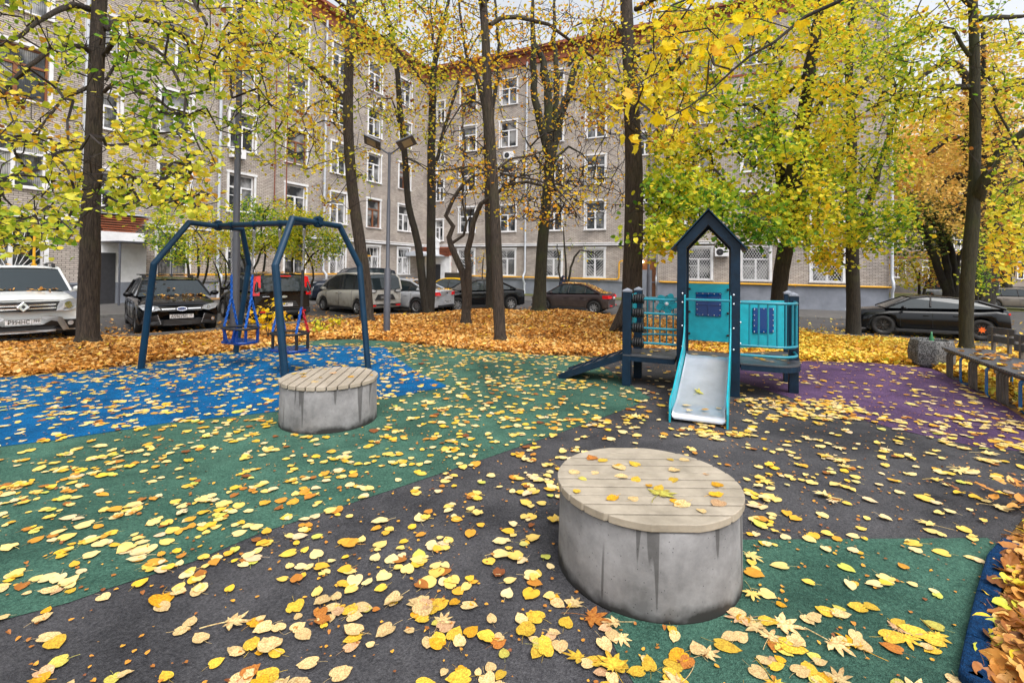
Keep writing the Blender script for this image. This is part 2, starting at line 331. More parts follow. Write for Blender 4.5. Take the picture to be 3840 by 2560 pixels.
M['grey_wood'] = pm('grey_wood', (.07, .062, .055), .7, scale=9, col2=(.15, .13, .115), bump=.15)
M['bench_blue'] = pm('bench_blue', (.002, .14, .40), .35, bump=0)
M['concrete'] = concrete('ring_concrete', (.20, .195, .195)); M['granite'] = concrete('granite_chip', (.13, .13, .13), speck=True)
M['lamp_grey'] = pm('lamp_grey', (.07, .075, .095), .45, var=.12, scale=3, bump=0)
M['lens'] = pm('lamp_lens', (.30, .27, .20), .3, bump=0)
M['bark'] = bark('bark_brown', (.007, .005, .004), (.105, .078, .06))
M['bark_dark'] = bark('bark_dark', (.008, .007, .005), (.050, .040, .030), mossy=.4)
M['bark_moss'] = bark('bark_mossy', (.012, .012, .008), (.065, .06, .035), mossy=.7, moss=(.05, .065, .015))
M['twig'] = pm('twig', (.022, .016, .015), .85, scale=4, bump=0)
M['glass_car'] = glassy('car_glass', (.02, .03, .035))
M['tyre'] = pm('tyre', (.018, .017, .017), .8, scale=12)
M['alloy'] = pm('alloy', (.42, .42, .43), .35, bump=0, metal=.8)
M['dark_alloy'] = pm('dark_alloy', (.09, .09, .09), .3, bump=0, metal=.7)
M['trim'] = pm('black_trim', (.02, .02, .022), .5, bump=0)
M['chrome'] = pm('chrome', (.75, .75, .78), .12, var=.05, bump=0, metal=1)
M['headlamp'] = glassy('headlamp', (.42, .44, .47), rough=.1)
M['red_lamp'] = glassy('tail_lamp', (.8, .012, .015), rough=.2)
M['clear_lamp'] = glassy('clear_lamp', (.5, .5, .52), rough=.12)
M['plate'] = pm('plate_white', (.7, .7, .72), .4, var=.05, bump=0)
M['ink'] = pm('plate_ink', (.01, .01, .01), .5, bump=0)
M['sign_red'] = pm('sign_red', (.55, .02, .025), .5, bump=0)
M['orange'] = pm('orange_plastic', (.85, .14, .01), .4, bump=0)
M['skin'] = pm('skin', (.5, .3, .22), .6, bump=0)
M['coat'] = pm('navy_coat', (.01, .015, .035), .9, scale=12)
M['bottle'] = glassy('green_glass', (.01, .16, .05))
# ================================================================ ground
def G(pts): return [tuple(gnd(x, y)[:2]) for x, y in pts]
edge_back = G([(0, 868), (150, 857), (310, 839), (500, 812), (620, 797), (735, 781), (810, 779), (911, 785), (1029, 799), (1131, 807), (1249, 816), (1432, 821), (1640, 825), (1837, 829), (2003, 834), (2126, 842), (2207, 871), (2352, 960)])
edge_right = G([(2352, 1188), (2300, 1252), (2266, 1290), (2240, 1377), (2216, 1478), (2198, 1568)])
p0 = edge_back[0]; q0 = edge_right[-1]
PLAY = [(p0[0] - 4.5, p0[1] - .9)] + edge_back + [(edge_back[-1][0] + .3, 4.2), (edge_right[0][0] + .5, edge_right[0][1])] + edge_right + [(q0[0] + .05, -3.), (p0[0] - 4.5, -3.)]
PL = np.array(PLAY)
def inpoly(P, poly):
    x, y = P[:, 0], P[:, 1]; r = np.zeros(len(P), bool); poly = np.asarray(poly); j = len(poly) - 1
    for i in range(len(poly)):
        xi, yi = poly[i]; xj, yj = poly[j]
        c = ((yi > y) != (yj > y)) & (x < (xj - xi) * (y - yi) / ((yj - yi) + 1e-12) + xi); r ^= c; j = i
    return r
def polydist(P, poly, closed=True):
    d = np.full(len(P), 1e9); poly = np.asarray(poly, float); n = len(poly)
    for i in range(n if closed else n - 1):
        a, b = poly[i], poly[(i + 1) % n]; ab = b - a; t = np.clip(((P - a) @ ab) / (ab @ ab + 1e-12), 0, 1)
        d = np.minimum(d, np.linalg.norm(P - (a + t[:, None] * ab), axis=1))
    return d
CTRL = np.array([(-.97, 9.5, 0), (-.9, 10.5, -.05), (-.97, 11.5, -.12), (-.75, 12.5, -.2), (-.69, 13.5, -.24), (-.47, 14.5, -.15), (-.5, 12, -.05), (-.26, 13, -.08),
    (-.26, 17, -.18), (-.35, 20, -.38), (-.2, 21.5, -.42), (-.05, 18.5, -.02), (-.05, 22.8, -.45), (.1, 19.3, -.05), (.08, 22.5, -.5), (.17, 24.5, -.7), (.22, 21, -.45), (.2, 16, -.06),
    (.45, 15, -.12), (.6, 18, -.6), (.7, 18.5, -.75), (.9, 17, -.8), (.8, 14, -.4), (.6, 13, -.12), (.88, 12.3, -.27), (1.0, 15, -.72), (-.81, 21.9, -.17), (-.5, 27, -.2), (-.25, 38, -.35),
    (.0, 36, -.45), (.17, 35, -.45), (-.1, 28, -.45), (.1, 28, -.55), (.4, 31, -.85), (.45, 24, -.8), (.65, 28, -.7), (.75, 26, -.85), (.9, 32, -.8), (1., 45, -.8), (.8, 60, -.8), (1.05, 25, -.85), (.8, 10, -.1), (-1.3, 8, 0), (-1.5, 12, -.1), (1.3, 7, -.1)])
CXY = np.stack([CTRL[:, 0] * CTRL[:, 1], CTRL[:, 1]], 1)
def height(x, y):
    P = np.stack([np.atleast_1d(x).astype(float), np.atleast_1d(y).astype(float)], 1); o = np.zeros(len(P))
    for k in range(0, len(P), 20000):
        Q = P[k:k + 20000]; d2 = ((Q[:, None, :] - CXY[None]) ** 2).sum(2) + .3; wt = d2 ** -1.75
        z = (wt * CTRL[:, 2]).sum(1) / wt.sum(1); ins = inpoly(Q, PL); d = polydist(Q, PL)
        s = np.clip(d / 2.5, 0, 1); s = s * s * (3 - 2 * s); z = z * s + .03 * np.clip(d / .15, 0, 1); z[ins] = -.03
        o[k:k + 20000] = z
    return o
def hz(x, y): return float(height([x], [y])[0])
# building frame: corner of the two wings and their directions
TH = .45; CX, CYW = -.176 * 42, 42.
DL = np.array([math.sin(TH), math.cos(TH)]); DR = np.array([math.cos(TH), -math.sin(TH)]); CC = np.array([CX, CYW])
def wingpt(kind, s, off):  # s metres from the corner, off metres out from the wall
    if kind == 'L': return CC - DL * s + np.array([DL[1], -DL[0]]) * off
    return CC + DR * s - DL * off
def grid(name, X, Y, mat, zf, mask=None):
    XX, YY = np.meshgrid(X, Y); Z = zf(XX.ravel(), YY.ravel()); V = np.stack([XX.ravel(), YY.ravel(), Z], 1)
    nx = len(X); i, j = np.meshgrid(np.arange(nx - 1), np.arange(len(Y) - 1)); a = (j * nx + i).ravel()
    Fq = np.stack([a, a + 1, a + 1 + nx, a + nx], 1)
    if mask is not None:
        c = V[Fq].mean(1)[:, :2]; Fq = Fq[mask(c)]
    return fastmesh(name, V, Fq, mat, smooth=True)
def axis(a, b, fine0, fine1, st, gr=1.18):
    v = list(np.arange(fine0, fine1 + 1e-6, st)); d = st
    x = fine1
    while x < b: d *= gr; x += d; v.append(x)
    x = fine0; d = st
    while x > a: d *= gr; x -= d; v.insert(0, x)
    return np.array(v)
tag(grid('ground', axis(-150, 220, -16, 22, .35), axis(-30, 300, -3, 30, .35), M['soil'], height), None, None, None, 'structure')
BED = [(-16, 9.2), (-1.3 * 9.7, 9.7), (-1.0 * 10.35, 10.35), (-.78 * 11.8, 11.8), (-.6 * 13.3, 13.3), (-.42 * 15., 15.), (-.3 * 17.6, 17.6), (-.2 * 19.3, 19.3), (-.05 * 20.6, 20.6), (.1 * 21., 21.), (.2 * 20.6, 20.6), (.35 * 19.3, 19.3), (.6 * 17.6, 17.6), (.8 * 16.6, 16.6), (1.1 * 15.2, 15.2), (24, 13)]
KO = 6.0
def offs(P, kind):
    d = P - CC; return d @ (np.array([DL[1], -DL[0]])) if kind == 'L' else d @ (-DL)
def roadmask(c):
    inside = (offs(c, 'L') > KO) & ((offs(c, 'R') > KO) | ((c - CC) @ DR > 33.5))
    bed = inpoly(c, np.array(BED + [(24, -5), (-16, -5)])); far = ((c - CC) @ DR > 45) & (c[:, 1] > 34)
    return inside & ~bed & ~far & (c[:, 1] > 5)
tag(grid('road', np.arange(-26, 46, .3), np.arange(6, 50, .3), M['asphalt'], lambda x, y: height(x, y) + .02, roadmask), None, None, None, 'structure')
def pavemask(c):
    a = (c - CC) @ DR; l = offs(c, 'L'); r = offs(c, 'R')
    return ((l > -.2) & (l <= KO - .1) & (r > -.3) & (r < 32)) | ((r > -.3) & (r <= KO - .1) & (l > 0) & (a < 33.2))
tag(grid('pavement', np.arange(-26, 26, .3), np.arange(14, 43, .3), M['pavement'], lambda x, y: height(x, y) + .10, pavemask), None, None, None, 'structure')
kb = MB()
def kerbline(A, B, n, h=.12, wd=.15):
    A, B = np.array(A), np.array(B)
    for i in range(n):
        a = A + (B - A) * i / n; b = A + (B - A) * (i + .985) / n
        kb.bar((*a, hz(*a) + h / 2 - .06), (*b, hz(*b) + h / 2 - .06), wd, h + .12)
kc = CC + np.array([DL[1], -DL[0]]) * KO - DL * KO
kerbline(kc, kc - DL * 24, 24); kerbline(kc, kc + DR * 27, 27)
for i in range(len(BED) - 1):
    a, b = np.array(BED[i]), np.array(BED[i + 1]); kerbline(a, b, max(1, int(np.linalg.norm(b - a))), .09, .12)
tag(kb.build('kerb', M['kerbstone']), None, None, None, 'structure')
# grass strips by the wall and behind the end of the building
def strip(name, kind, s0, s1, o0, o1, zoff, mat, st=.5):
    s = np.arange(s0, s1 + .01, st); o = np.linspace(o0, o1, 5); V = []; Fq = []
    for a in s:
        for b in o: p = wingpt(kind, a, b); V.append((p[0], p[1], hz(*p) + zoff))
    n = len(o)
    for i in range(len(s) - 1):
        for j in range(n - 1): k = i * n + j; Fq.append((k, k + n, k + n + 1, k + 1))
    return tag(fastmesh(name, np.array(V), np.array(Fq), mat, smooth=True), None, None, None, 'structure')
strip('grass_verge', 'R', 4, 17.5, .05, 2.4, .125, M['lawn']); strip('grass_verge', 'L', 6, 21.5, .05, 1.6, .125, M['soil'])
def flat(name, poly, z, mat):
    b = MB(); b.add([(x, y, z) for x, y in poly], [tuple(range(len(poly)))]); return tag(b.build(name, mat), None, None, None, 'structure')
flat('grey_rubber_ground', PLAY, 0., M['grey_rubber'])
green = G([(0, 868)])[:0] + [PLAY[0]] + edge_back[:12] + G([(1432 - 85, 820), (1420, 864), (1494, 914), (1450, 935), (1300, 989), (1130, 1048), (795, 1160), (600, 1224), (442, 1291), (240, 1355), (157, 1385), (0, 1426)])
ge = green[-1]; green += [(ge[0] - 4, ge[1] - 1.55), (PLAY[0][0], ge[1] - 1.5)]
flat('green_rubber_ground', green, .004, M['green_rubber'])
blue = [PLAY[0]] + edge_back[:5] + G([(686, 794), (796, 795), (884, 797), (906, 818), (960, 857), (1030, 888), (906, 913), (637, 946), (387, 972), (148, 1009), (0, 1027)])
be = blue[-1]; blue += [(PLAY[0][0], be[1] - .35)]
flat('blue_rubber_ground', blue, .008, M['blue_rubber'])
flat('purple_rubber_ground', edge_back[12:] + [(edge_back[-1][0] + .3, 4.3)] + G([(2352, 1037), (2240, 1026), (2050, 984), (1850, 925), (1675, 868)]), .004, M['purple_rubber'])
flat('green_rubber_ground', G([(1386, 1420), (1440, 1380), (1640, 1239), (1706, 1240), (2268, 1236), (2292, 1252), (2266, 1290), (2240, 1377), (2216, 1478), (2198, 1568), (2190, 1640), (1500, 1640), (1425, 1520)]), .004, M['green_rubber'])
kb = MB(); er = edge_right[1:] + [(q0[0] + .03, 1.6), (q0[0] + .05, .2)]
for a, b in zip(er[:-1], er[1:]):
    a, b = np.array(a), np.array(b); n = max(1, round(np.linalg.norm(b - a) / .5)); dr = (b - a) / np.linalg.norm(b - a); nn = np.array([-dr[1], dr[0]]) * .045
    if nn[0] < 0: nn = -nn
    for i in range(n):
        p = a + (b - a) * i / n + nn; q = a + (b - a) * (i + .99) / n + nn; kb.bar((*p, .02), (*q, .02), .085, .07)
tag(kb.build('rubber_kerb', M['kerb_rubber'], bev=.012), None, None, None, 'structure')

# ================================================================ apartment building
STOREY = 3.35; W0 = 1.08; WH = 2.0; ZT = 18.6; ZP = .78
bld = empty('apartment_building', (CX, CYW, 0), 0, 'five storey grey brick apartment building with white window surrounds enclosing the courtyard on two sides', 'building')
wl = Matrix.Rotation(math.pi / 2 - TH, 4, 'Z'); wr = Matrix.Rotation(-TH, 4, 'Z')
def u2s(kind, X, off=0.):
    """distance along a wing at which picture column X meets it"""
    v = ray(X, 616); u = v[0]; o = CC + (np.array([DL[1], -DL[0]]) if kind == 'L' else -DL) * off
    d = -DL if kind == 'L' else DR
    return (u * o[1] - o[0]) / (d[0] - u * d[1])
def wallmesh(name, x0, x1, z0, z1, ops, y, mat, depth=.16):
    """front face at y with rectangular openings (xa,xb,za,zb) and their reveals"""
    xs = sorted({x0, x1, *[q for o in ops for q in o[:2]]}); zs = sorted({z0, z1, *[q for o in ops for q in o[2:4]]})
    b = MB(); opn = [(o[0], o[1], o[2], o[3]) for o in ops]
    for i in range(len(xs) - 1):
        for j in range(len(zs) - 1):
            cx, cz = (xs[i] + xs[i + 1]) / 2, (zs[j] + zs[j + 1]) / 2
            if any(o[0] < cx < o[1] and o[2] < cz < o[3] for o in opn): continue
            b.add([(xs[i], y, zs[j]), (xs[i + 1], y, zs[j]), (xs[i + 1], y, zs[j + 1]), (xs[i], y, zs[j + 1])], [(0, 1, 2, 3)])
    for a, c, d, e in opn:
        r = [(a, d), (c, d), (c, e), (a, e)]
        for k in range(4):
            p, q = r[k], r[(k + 1) % 4]
            b.add([(p[0], y, p[1]), (q[0], y, q[1]), (q[0], y + depth, q[1]), (p[0], y + depth, p[1])], [(0, 1, 2, 3)])
    return b.build(name, mat, bld)
wincache = {}
def winmeshes(w, h, brown, grille, top_t=.34):
    key = (round(w, 2), round(h, 2), brown, grille)
    if key in wincache: return wincache[key]
    s = MB(); t = .13; p = -.035  # surround: proud white band, sill
    s.box((-w / 2 - t / 2, p / 2 - .002, h / 2 + .02), (t, -p, h + .04)); s.box((w / 2 + t / 2, p / 2 - .002, h / 2 + .02), (t, -p, h + .04)); s.box((0, p / 2 - .01, h + t / 2 + .042), (w + 2 * t + .08, -p + .03, t))
    s.box((0, -.05, -.042), (w + 2 * t + .06, .12, .05))
    f = MB(); fr = .07; y = .13; zt = h * (1 - top_t)
    for c, d in (((-w / 2 + fr / 2, y, h / 2), (fr, .07, h)), ((w / 2 - fr / 2, y, h / 2), (fr, .07, h)), ((0, y, fr / 2), (w - 2 * fr, .07, fr)), ((0, y, h - fr / 2), (w - 2 * fr, .07, fr)),
                 ((0, y - .003, zt), (w - 2 * fr, .075, .09)), ((0, y - .006, (zt - .045) / 2 + fr / 2), (.12, .08, zt - .045 - fr))): f.box(c, d)
    for sx in (-1, 1): f.box((sx * w * .25, y, zt * .66), (w / 2 - fr - .07, .04, .035)) if sx < 0 else None
    g = MB(); g.add([(-w / 2 + .02, y + .02, .02), (w / 2 - .02, y + .02, .02), (w / 2 - .02, y + .02, h - .02), (-w / 2 + .02, y + .02, h - .02)], [(0, 1, 2, 3)])
    gr = None
    if grille:
        gr = MB(); yy = -.03; r = .011
        def seg(a, c, th=.022):
            gr.bar((a[0], yy, a[1]), (c[0], yy, c[1]), .014, th, up=(0, 1, 0))
        for a, c in (((-w / 2, .02), (w / 2, .02)), ((-w / 2, h - .02), (w / 2, h - .02)), ((-w / 2 + .01, 0), (-w / 2 + .01, h)), ((w / 2 - .01, 0), (w / 2 - .01, h))): seg(a, c)
        def clip(p, d):
            t0, t1 = -99, 99
            for k, lo, hi in ((0, -w / 2, w / 2), (1, 0, h)):
                if abs(d[k]) < 1e-6: continue
                a, c = (lo - p[k]) / d[k], (hi - p[k]) / d[k]; t0 = max(t0, min(a, c)); t1 = min(t1, max(a, c))
            return t0, t1
        if grille == 'burst':
            for k in range(15):
                a = math.radians(5 + 170 * k / 14); d = (math.cos(a), math.sin(a)); t0, t1 = clip((0, .05), d); seg((0 + d[0] * .1, .05 + d[1] * .1), (d[0] * t1, .05 + d[1] * t1), .018)
            gr.tube([(.25 * math.cos(a), yy, .05 + .25 * math.sin(a)) for a in np.linspace(0, math.pi, 9)], .009, 4)
        if grille == 'chevron':
            n = 13
            for k in range(-3, n):
                z = h * k / 9.
                for sx in (-1, 1):
                    p = (0, z); d = (sx * .7, .7); t0, t1 = clip((1e-4 * sx, z), d); t0 = max(0, t0); t1 = min(t1, 9)
                    if t1 > t0 + .02: seg((d[0] * t0, z + d[1] * t0), (d[0] * t1, z + d[1] * t1), .018)
            seg((0, 0), (0, h))
        if grille == 'diamond':
            for sx in (-1, 1):
                for k in range(-7, 16):
                    p = (-w / 2 if sx > 0 else w / 2, h * k / 8.); d = (sx * .52, .85); t0, t1 = clip(p, d); t0 = max(0, t0)
                    if t1 > t0 + .02: seg((p[0] + d[0] * t0, p[1] + d[1] * t0), (p[0] + d[0] * t1, p[1] + d[1] * t1), .016)
        if grille == 'bars':
            for k in range(1, 8): x = -w / 2 + w * k / 8; seg((x, 0), (x, h), .012)
            seg((-w / 2, h * .35), (w / 2, h * .35)); seg((-w / 2, h * .8), (w / 2, h * .8))
    mk = lambda b, n, m_: b.build(n, m_).data
    ms = []
    for b, n, m_ in ((s, 'window', M['plaster']), (f, 'frame', M['brown_wood'] if brown else M['white']), (g, 'pane', M['pane'])) + (((gr, 'grille', M['white'] if grille != 'bars' else M['dark_metal']),) if gr else ()):
        o = b.build(n, m_); ms.append((n, o.data)); bpy.data.objects.remove(o)
    wincache[key] = ms; return ms
def place_window(Mx, x, z, w, h, y, parent, brown=False, grille=None):
    ms = winmeshes(w, h, brown, grille); o = link('window', ms[0][1], parent); o.matrix_local = Mx @ Matrix.Translation((x, y, z))
    for n, me in ms[1:]: link(n, me, o)
brnd = random.Random(4)
def wing(kind, cols, x0, x1, y, lows, sgn, grille, label_mat='brick', stairs=()):
    Mx = wl if kind == 'L' else wr; ops = []
    for xc, w in cols:
        for fl in range(5):
            z = W0 + STOREY * fl + (.1 if fl else 0); ops.append((sgn * xc - w / 2, sgn * xc + w / 2, z, z + WH)); 
            place_window(Mx, sgn * xc, z, w, WH, y, bld, brown=fl > 0 and brnd.random() < .14, grille=(grille(xc) if fl == 0 else None))
    for xc, w, z, h in stairs:
        ops.append((sgn * xc - w / 2, sgn * xc + w / 2, z, z + h)); place_window(Mx, sgn * xc, z, w, h, y, bld)
    a, b = sorted((sgn * x0, sgn * x1))
    o = wallmesh('wall', a, b, ZP, ZT - 1.15, ops, y, M[label_mat]); o.matrix_local = Mx
    q = MB(); q.box(((a + b) / 2, y + .17, (ZP - 2) / 2), (b - a, .5, ZP + 2)); q.box(((a + b) / 2, y + .14, ZP + .03), (b - a, .6, .06)); o = q.build('plinth', M['plinth'], bld); o.matrix_local = Mx
    q = MB(); q.box(((a + b) / 2, y + .05, 3.42), (b - a, .34, .1)); q.box(((a + b) / 2, y + .05, 3.55), (b - a, .24, .05)); o = q.build('string_course', M['plaster'], bld); o.matrix_local = Mx
    q = MB(); q.tube([(a, y - .14, 3.36), (b, y - .14, 3.34)], .02, 5); o = q.build('cable', M['cable'], bld); o.matrix_local = Mx
    q = MB(); q.box(((a + b) / 2, y + .10, ZT - 1.03), (b - a, .5, .24)); q.box(((a + b) / 2, y + .2, ZT - .62), (b - a, .5, .58)); q.box(((a + b) / 2, y + .02, ZT - .25), (b - a, .7, .16)); q.box(((a + b) / 2, y - .08, ZT - .08), (b - a, .9, .18))
    o = q.build('cornice', M['red_brick'], bld); o.matrix_local = Mx
    for k in range(int((b - a) / .5)): pass
    return o
Lcols = [(3.0, 1.4), (6.55, 1.35), (10.0, 1.35), (13.45, 1.45), (17.0, 1.45), (20.45, 1.4), (26.2, 1.9)]
wing('L', Lcols, .0, 34, 0., None, -1, lambda s: 'burst' if (s < 11 or s > 25) else 'bars', stairs=[(23.4, 1.2, 4.1 + STOREY * k, 1.5) for k in range(4)])
R1 = [(4.05, 1.45), (7.75, 1.4), (11.65, 1.3), (14.85, 1.4)]
wing('R', R1, 0., 19.4, 0., None, 1, lambda s: 'chevron', stairs=[(1.3, .8, 3.9 + STOREY * k, 1.7) for k in range(4)] + [(18.35, 1.0, 2.95 + STOREY * k, 1.5) for k in range(4)])
PR = -.6
R2 = [((u2s('R', a, .6) + u2s('R', b, .6)) / 2, 1.55) for a, b in ((1582, 1626), (1707, 1765), (1867, 1934))]
R2.append((R2[0][0] + (R2[1][0] - R2[0][0]) * .0 - 2.6, .9)); R2 = R2[:3]
wing('R', R2, 19.4, 32., PR, None, 1, lambda s: 'diamond')
q = MB()  # flank, far end and roof of both wings
q.box((25.7, PR + 6.52, 7.8), (12.59, 13.02 - .5, 20), mi=0); q.box((9.7, 6.55, 8.), (19.3, 12, 19.8)); q.box((19.4 - .0, PR / 2 - .02, 9), (.02, .6, 17.5))
o = q.build('rear_wall', M['brick_dim'], bld); o.matrix_local = wr
q = MB(); q.box((-17, 6.6, 8.), (33.9, 12, 19.8)); o = q.build('rear_wall', M['brick_dim'], bld); o.matrix_local = wl
# end return of the protruding bay, window-less
q = MB(); q.add([(32.0, PR, -2), (32.0, 12, -2), (32.0, 12, 18), (32.0, PR, 18)], [(0, 1, 2, 3)]); q.add([(19.4, PR, .8), (19.4, 0, .8), (19.4, 0, 17.5), (19.4, PR, 17.5)], [(3, 2, 1, 0)]); o = q.build('wall', M['brick'], bld); o.matrix_local = wr
q = MB(); q.box((16, 6.3, ZT + .02), (32.6, 13.6, .05)); o = q.build('roof', M['roof'], bld); o.matrix_local = wr
q = MB(); q.box((-17, 6.3, ZT + .03), (34.6, 13.6, .05)); o = q.build('roof', M['roof'], bld); o.matrix_local = wl
# thin red course under the eaves of the protruding bay
q = MB()
for zz in (10.6, 14.0): q.box((25.7, PR - .01, zz), (12.6, .06, .12))
o = q.build('red_course', M['red_brick'], bld); o.matrix_local = wr
# down pipes, rust coloured risers
def pipe(Mx, pts, r, mat, name, brk=0):
    b = MB(); b.tube(pts, r, 10)
    if brk:
        z0, z1 = sorted((pts[0][2], pts[-1][2]))
        for z in np.arange(z0 + 1, z1, brk): b.tube([(pts[0][0], pts[0][1], z - .04), (pts[0][0], pts[0][1], z + .04)], r * 1.25, 10); b.box((pts[0][0], pts[0][1] + .12, z), (.03, .2, .03))
    o = b.build(name, mat, bld); o.matrix_local = Mx; return o
def drain(kind, s, y=-.2, foot=-.15):
    sg = -1 if kind == 'L' else 1; x = sg * s
    pipe(wl if kind == 'L' else wr, [(x, y, 17.6), (x, y, 1.6), (x, y - .02, 1.35), (x, y - .3, 1.1), (x, y - .3, .8), (x, y - .08, .55), (x, y - .05, foot), (x, y - .3, foot - .22)], .075, M['gutter'], 'drainpipe', 3.3)
for X in (183, 494, 737): drain('L', u2s('L', X))
drain('R', u2s('R', 1208), foot=-.3); drain('R', 19.3, y=-.25, foot=-.5); drain('R', 32.12, y=PR - .12, foot=-.6)
for X in (624, 651): 
    s = u2s('L', X); b = MB(); b.tube([(-s, -.12, 17.8), (-s, -.12, 4.4)], .03, 6)
    for z in np.arange(5.5, 17, 2.3): b.box((-s + .25, -.1, z), (.6, .04, .04))
    o = b.build('riser_pipe', M['rust'], bld); o.matrix_local = wl
# gas main (one run per wing)
def arcpath(pts, r=.22, n=5):
    out = [Vector(pts[0])]
    for i in range(1, len(pts) - 1):
        p = Vector(pts[i]); a = (Vector(pts[i - 1]) - p).normalized(); c = (Vector(pts[i + 1]) - p).normalized()
        for k in range(n + 1): t = k / n; out.append(p + a * r * (1 - t) ** 2 + c * r * t ** 2)
    out.append(Vector(pts[-1])); return out
def gas(Mx, pts, label, r=.055, brk=True):
    b = MB(); b.tube(arcpath(pts), r, 10); o = b.build('gas_pipe', M['gas']); o.matrix_world = Matrix.Translation((CX, CYW, 0)) @ Mx; tag(o, label, 'gas pipe', 'yellow gas pipes along the walls')
    if brk:
        c = MB()
        for i in range(len(pts) - 1):
            p, q_ = Vector(pts[i]), Vector(pts[i + 1]); n = int((q_ - p).length / 2.6)
            if abs(p.z - q_.z) > .5: continue
            for k in range(n): e = p.lerp(q_, (k + .5) / n); c.box((e.x, e.y + .07, e.z - .09), (.04, .26, .04)); c.tube([(e.x - .03, e.y, e.z), (e.x + .03, e.y, e.z)], r * 1.25, 8)
        c.build('pipe_bracket', M['gas'], o)
y = -.22; sL = u2s('L', 282, .2); s2 = u2s('L', 832, .2)
gas(wl, [(-sL - 1.7, y + .2, 2.55), (-sL - 1.6, y, 2.55), (-sL, y, 2.55), (-sL, y, 1.14), (-s2, y, 1.12), (-s2, y, 2.4), (-s2 + .9, y, 2.42), (-s2 + .9, y + .3, 2.42)], 'yellow gas pipe low on the left wing behind the black hatchback')
xe = u2s('R', 1022, .2); x4 = u2s('R', 1422, .2)
gas(wr, [(xe - 1.2, y + .2, 2.45), (xe - 1.1, y, 2.45), (xe, y, 2.45), (xe, y, 1.0), (x4, y, .95), (x4, y, 2.25), (x4 + .6, y, 2.27), (x4 + .6, y + .3, 2.27)], 'yellow gas pipe on the right wing ending in an upright bend by the thick trunk')
gas(wr, [(19.5, PR + .0, .86), (19.55, PR - .2, .86), (32.15, PR - .2, .84)], 'straight yellow gas pipe along the painted plinth behind the play tower')
b = MB(); s = u2s('L', 76, .1); b.tube(arcpath([(-s, .05, 3.05), (-s, -.15, 3.05), (-s, -.15, 1.2)], .1), .045, 8); b.box((-s, -.15, 1.5), (.14, .1, .2))
tag(b.build('gas_riser', M['gas']), 'short yellow gas riser with hooked top above the white SUV', 'gas pipe').matrix_world = Matrix.Translation((CX, CYW, 0)) @ wl
# air conditioners
acb = MB(); acb.box((0, -.2, .28), (.8, .3, .56)); acg = MB(); acg.lathe([(.02, -.36), (.2, -.36), (.22, -.352)], 16, axis='y', c=(-.1, 0, .28)); 
for k in range(5): acg.tube([(-.1 + .045 * k * math.cos(a), -.365, .28 + .045 * k * math.sin(a)) for a in np.linspace(0, 6.28, 16)[:-1]], .005, 3, closed=True)
acs = MB(); acs.box((-.25, -.2, -.02), (.04, .42, .03)); acs.box((.25, -.2, -.02), (.04, .42, .03))
first = None
for kind, X, z, lab in (('L', 535, 7.35, 'white air conditioner behind the tall lamp post'), ('L', 862, 13.35, 'white air conditioner high on the left wing under a fifth storey window'), ('R', 1658, 2.55, 'white air conditioner beside a lattice window, seen through the play tower arch'), ('R', 1168, 10.2, 'white air conditioner on the right wing below a fourth storey window'), ('R', 995, 9.5, 'white air conditioner near the inner corner of the building')):
    off = .6 if (kind == 'R' and X > 1515) else 0.; s = u2s(kind, X, off); p = wingpt(kind, s, off)
    if first is None:
        first = empty('air_conditioner', (0, 0, 0)); acb.build('casing', M['white'], first, bev=.02); acg.build('fan_grille', M['dark_metal'], first); acs.build('bracket', M['dark_metal'], first); r = first
    else: r = copy_tree(first)
    r.location = (p[0], p[1], z); r.rotation_euler = (0, 0, math.pi / 2 - TH if kind == 'L' else -TH); tag(r, lab, 'air conditioner', 'air conditioners on the walls')
# entrance at the inner corner: red brick hood, white gable, door, canopy and lit lamp
q = MB(); q.box((1.35, -.2, 2.95), (2.5, .4, .75), mi=0)
for k in range(6): q.box((1.35, -.25 - .02 * k, 2.62 + .12 * k), (2.5 + .05 * k, .44, .05), mi=0)
q.box((1.35, -.52, 3.1), (.75, .1, 1.3), mi=1); q.prism([(.85, 3.75), (1.35, 4.2), (1.85, 3.75)], .12, mi=1, axes='xz', z0=-.58)
q.box((1.35, -.14, 1.2), (2.5, .28, 2.85), mi=1); q.box((1.35, -.06, .2), (2.6, .2, 1.2), mi=2)
o = q.build('entrance_surround', [M['red_brick'], M['plaster'], M['plinth']], bld); o.matrix_local = wr
q = MB(); q.box((1.2, -.3, .75), (1.05, .06, 2.3)); q.box((1.55, -.34, .8), (.03, .04, .9)); o = q.build('entrance_door', M['dark_metal'], bld); o.matrix_local = wr
q = MB(); q.prism([(-.9, 2.55), (-.9, 2.62), (2.2, 2.62), (2.2, 2.55)], 2.3, axes='xz', z0=-2.6); 
q.prism([(-.9, 2.62), (.65, 2.95), (2.2, 2.62)], 2.3, axes='xz', z0=-2.6)
for x in (-.8, 2.1): q.tube([(x, -2.5, -.6), (x, -2.5, 2.56)], .035, 6)
o = q.build('canopy', M['gutter'], bld); o.matrix_local = wr
lampm = bpy.data.materials.new('lit_lamp'); lampm.use_nodes = True; e = lampm.node_tree.nodes['Principled BSDF']; e.inputs['Emission Color'].default_value = (1, .72, .35, 1); e.inputs['Emission Strength'].default_value = 9
for Mx, p in ((wr, (.75, -.35, 2.35)), (wr, (18.35, -.35, 2.2))):
    q = MB(); q.ball(p, .09); o = q.build('entrance_lamp', lampm, bld); o.matrix_local = Mx
q = MB(); q.box((18.35, -.06, .9), (1.7, .1, 2.9), mi=0); o = q.build('entrance_surround', M['brown_wood'], bld); o.matrix_local = wr
q = MB(); q.box((18.45, -.14, .55), (1.0, .06, 2.2)); o = q.build('entrance_door', M['plinth'], bld); o.matrix_local = wr
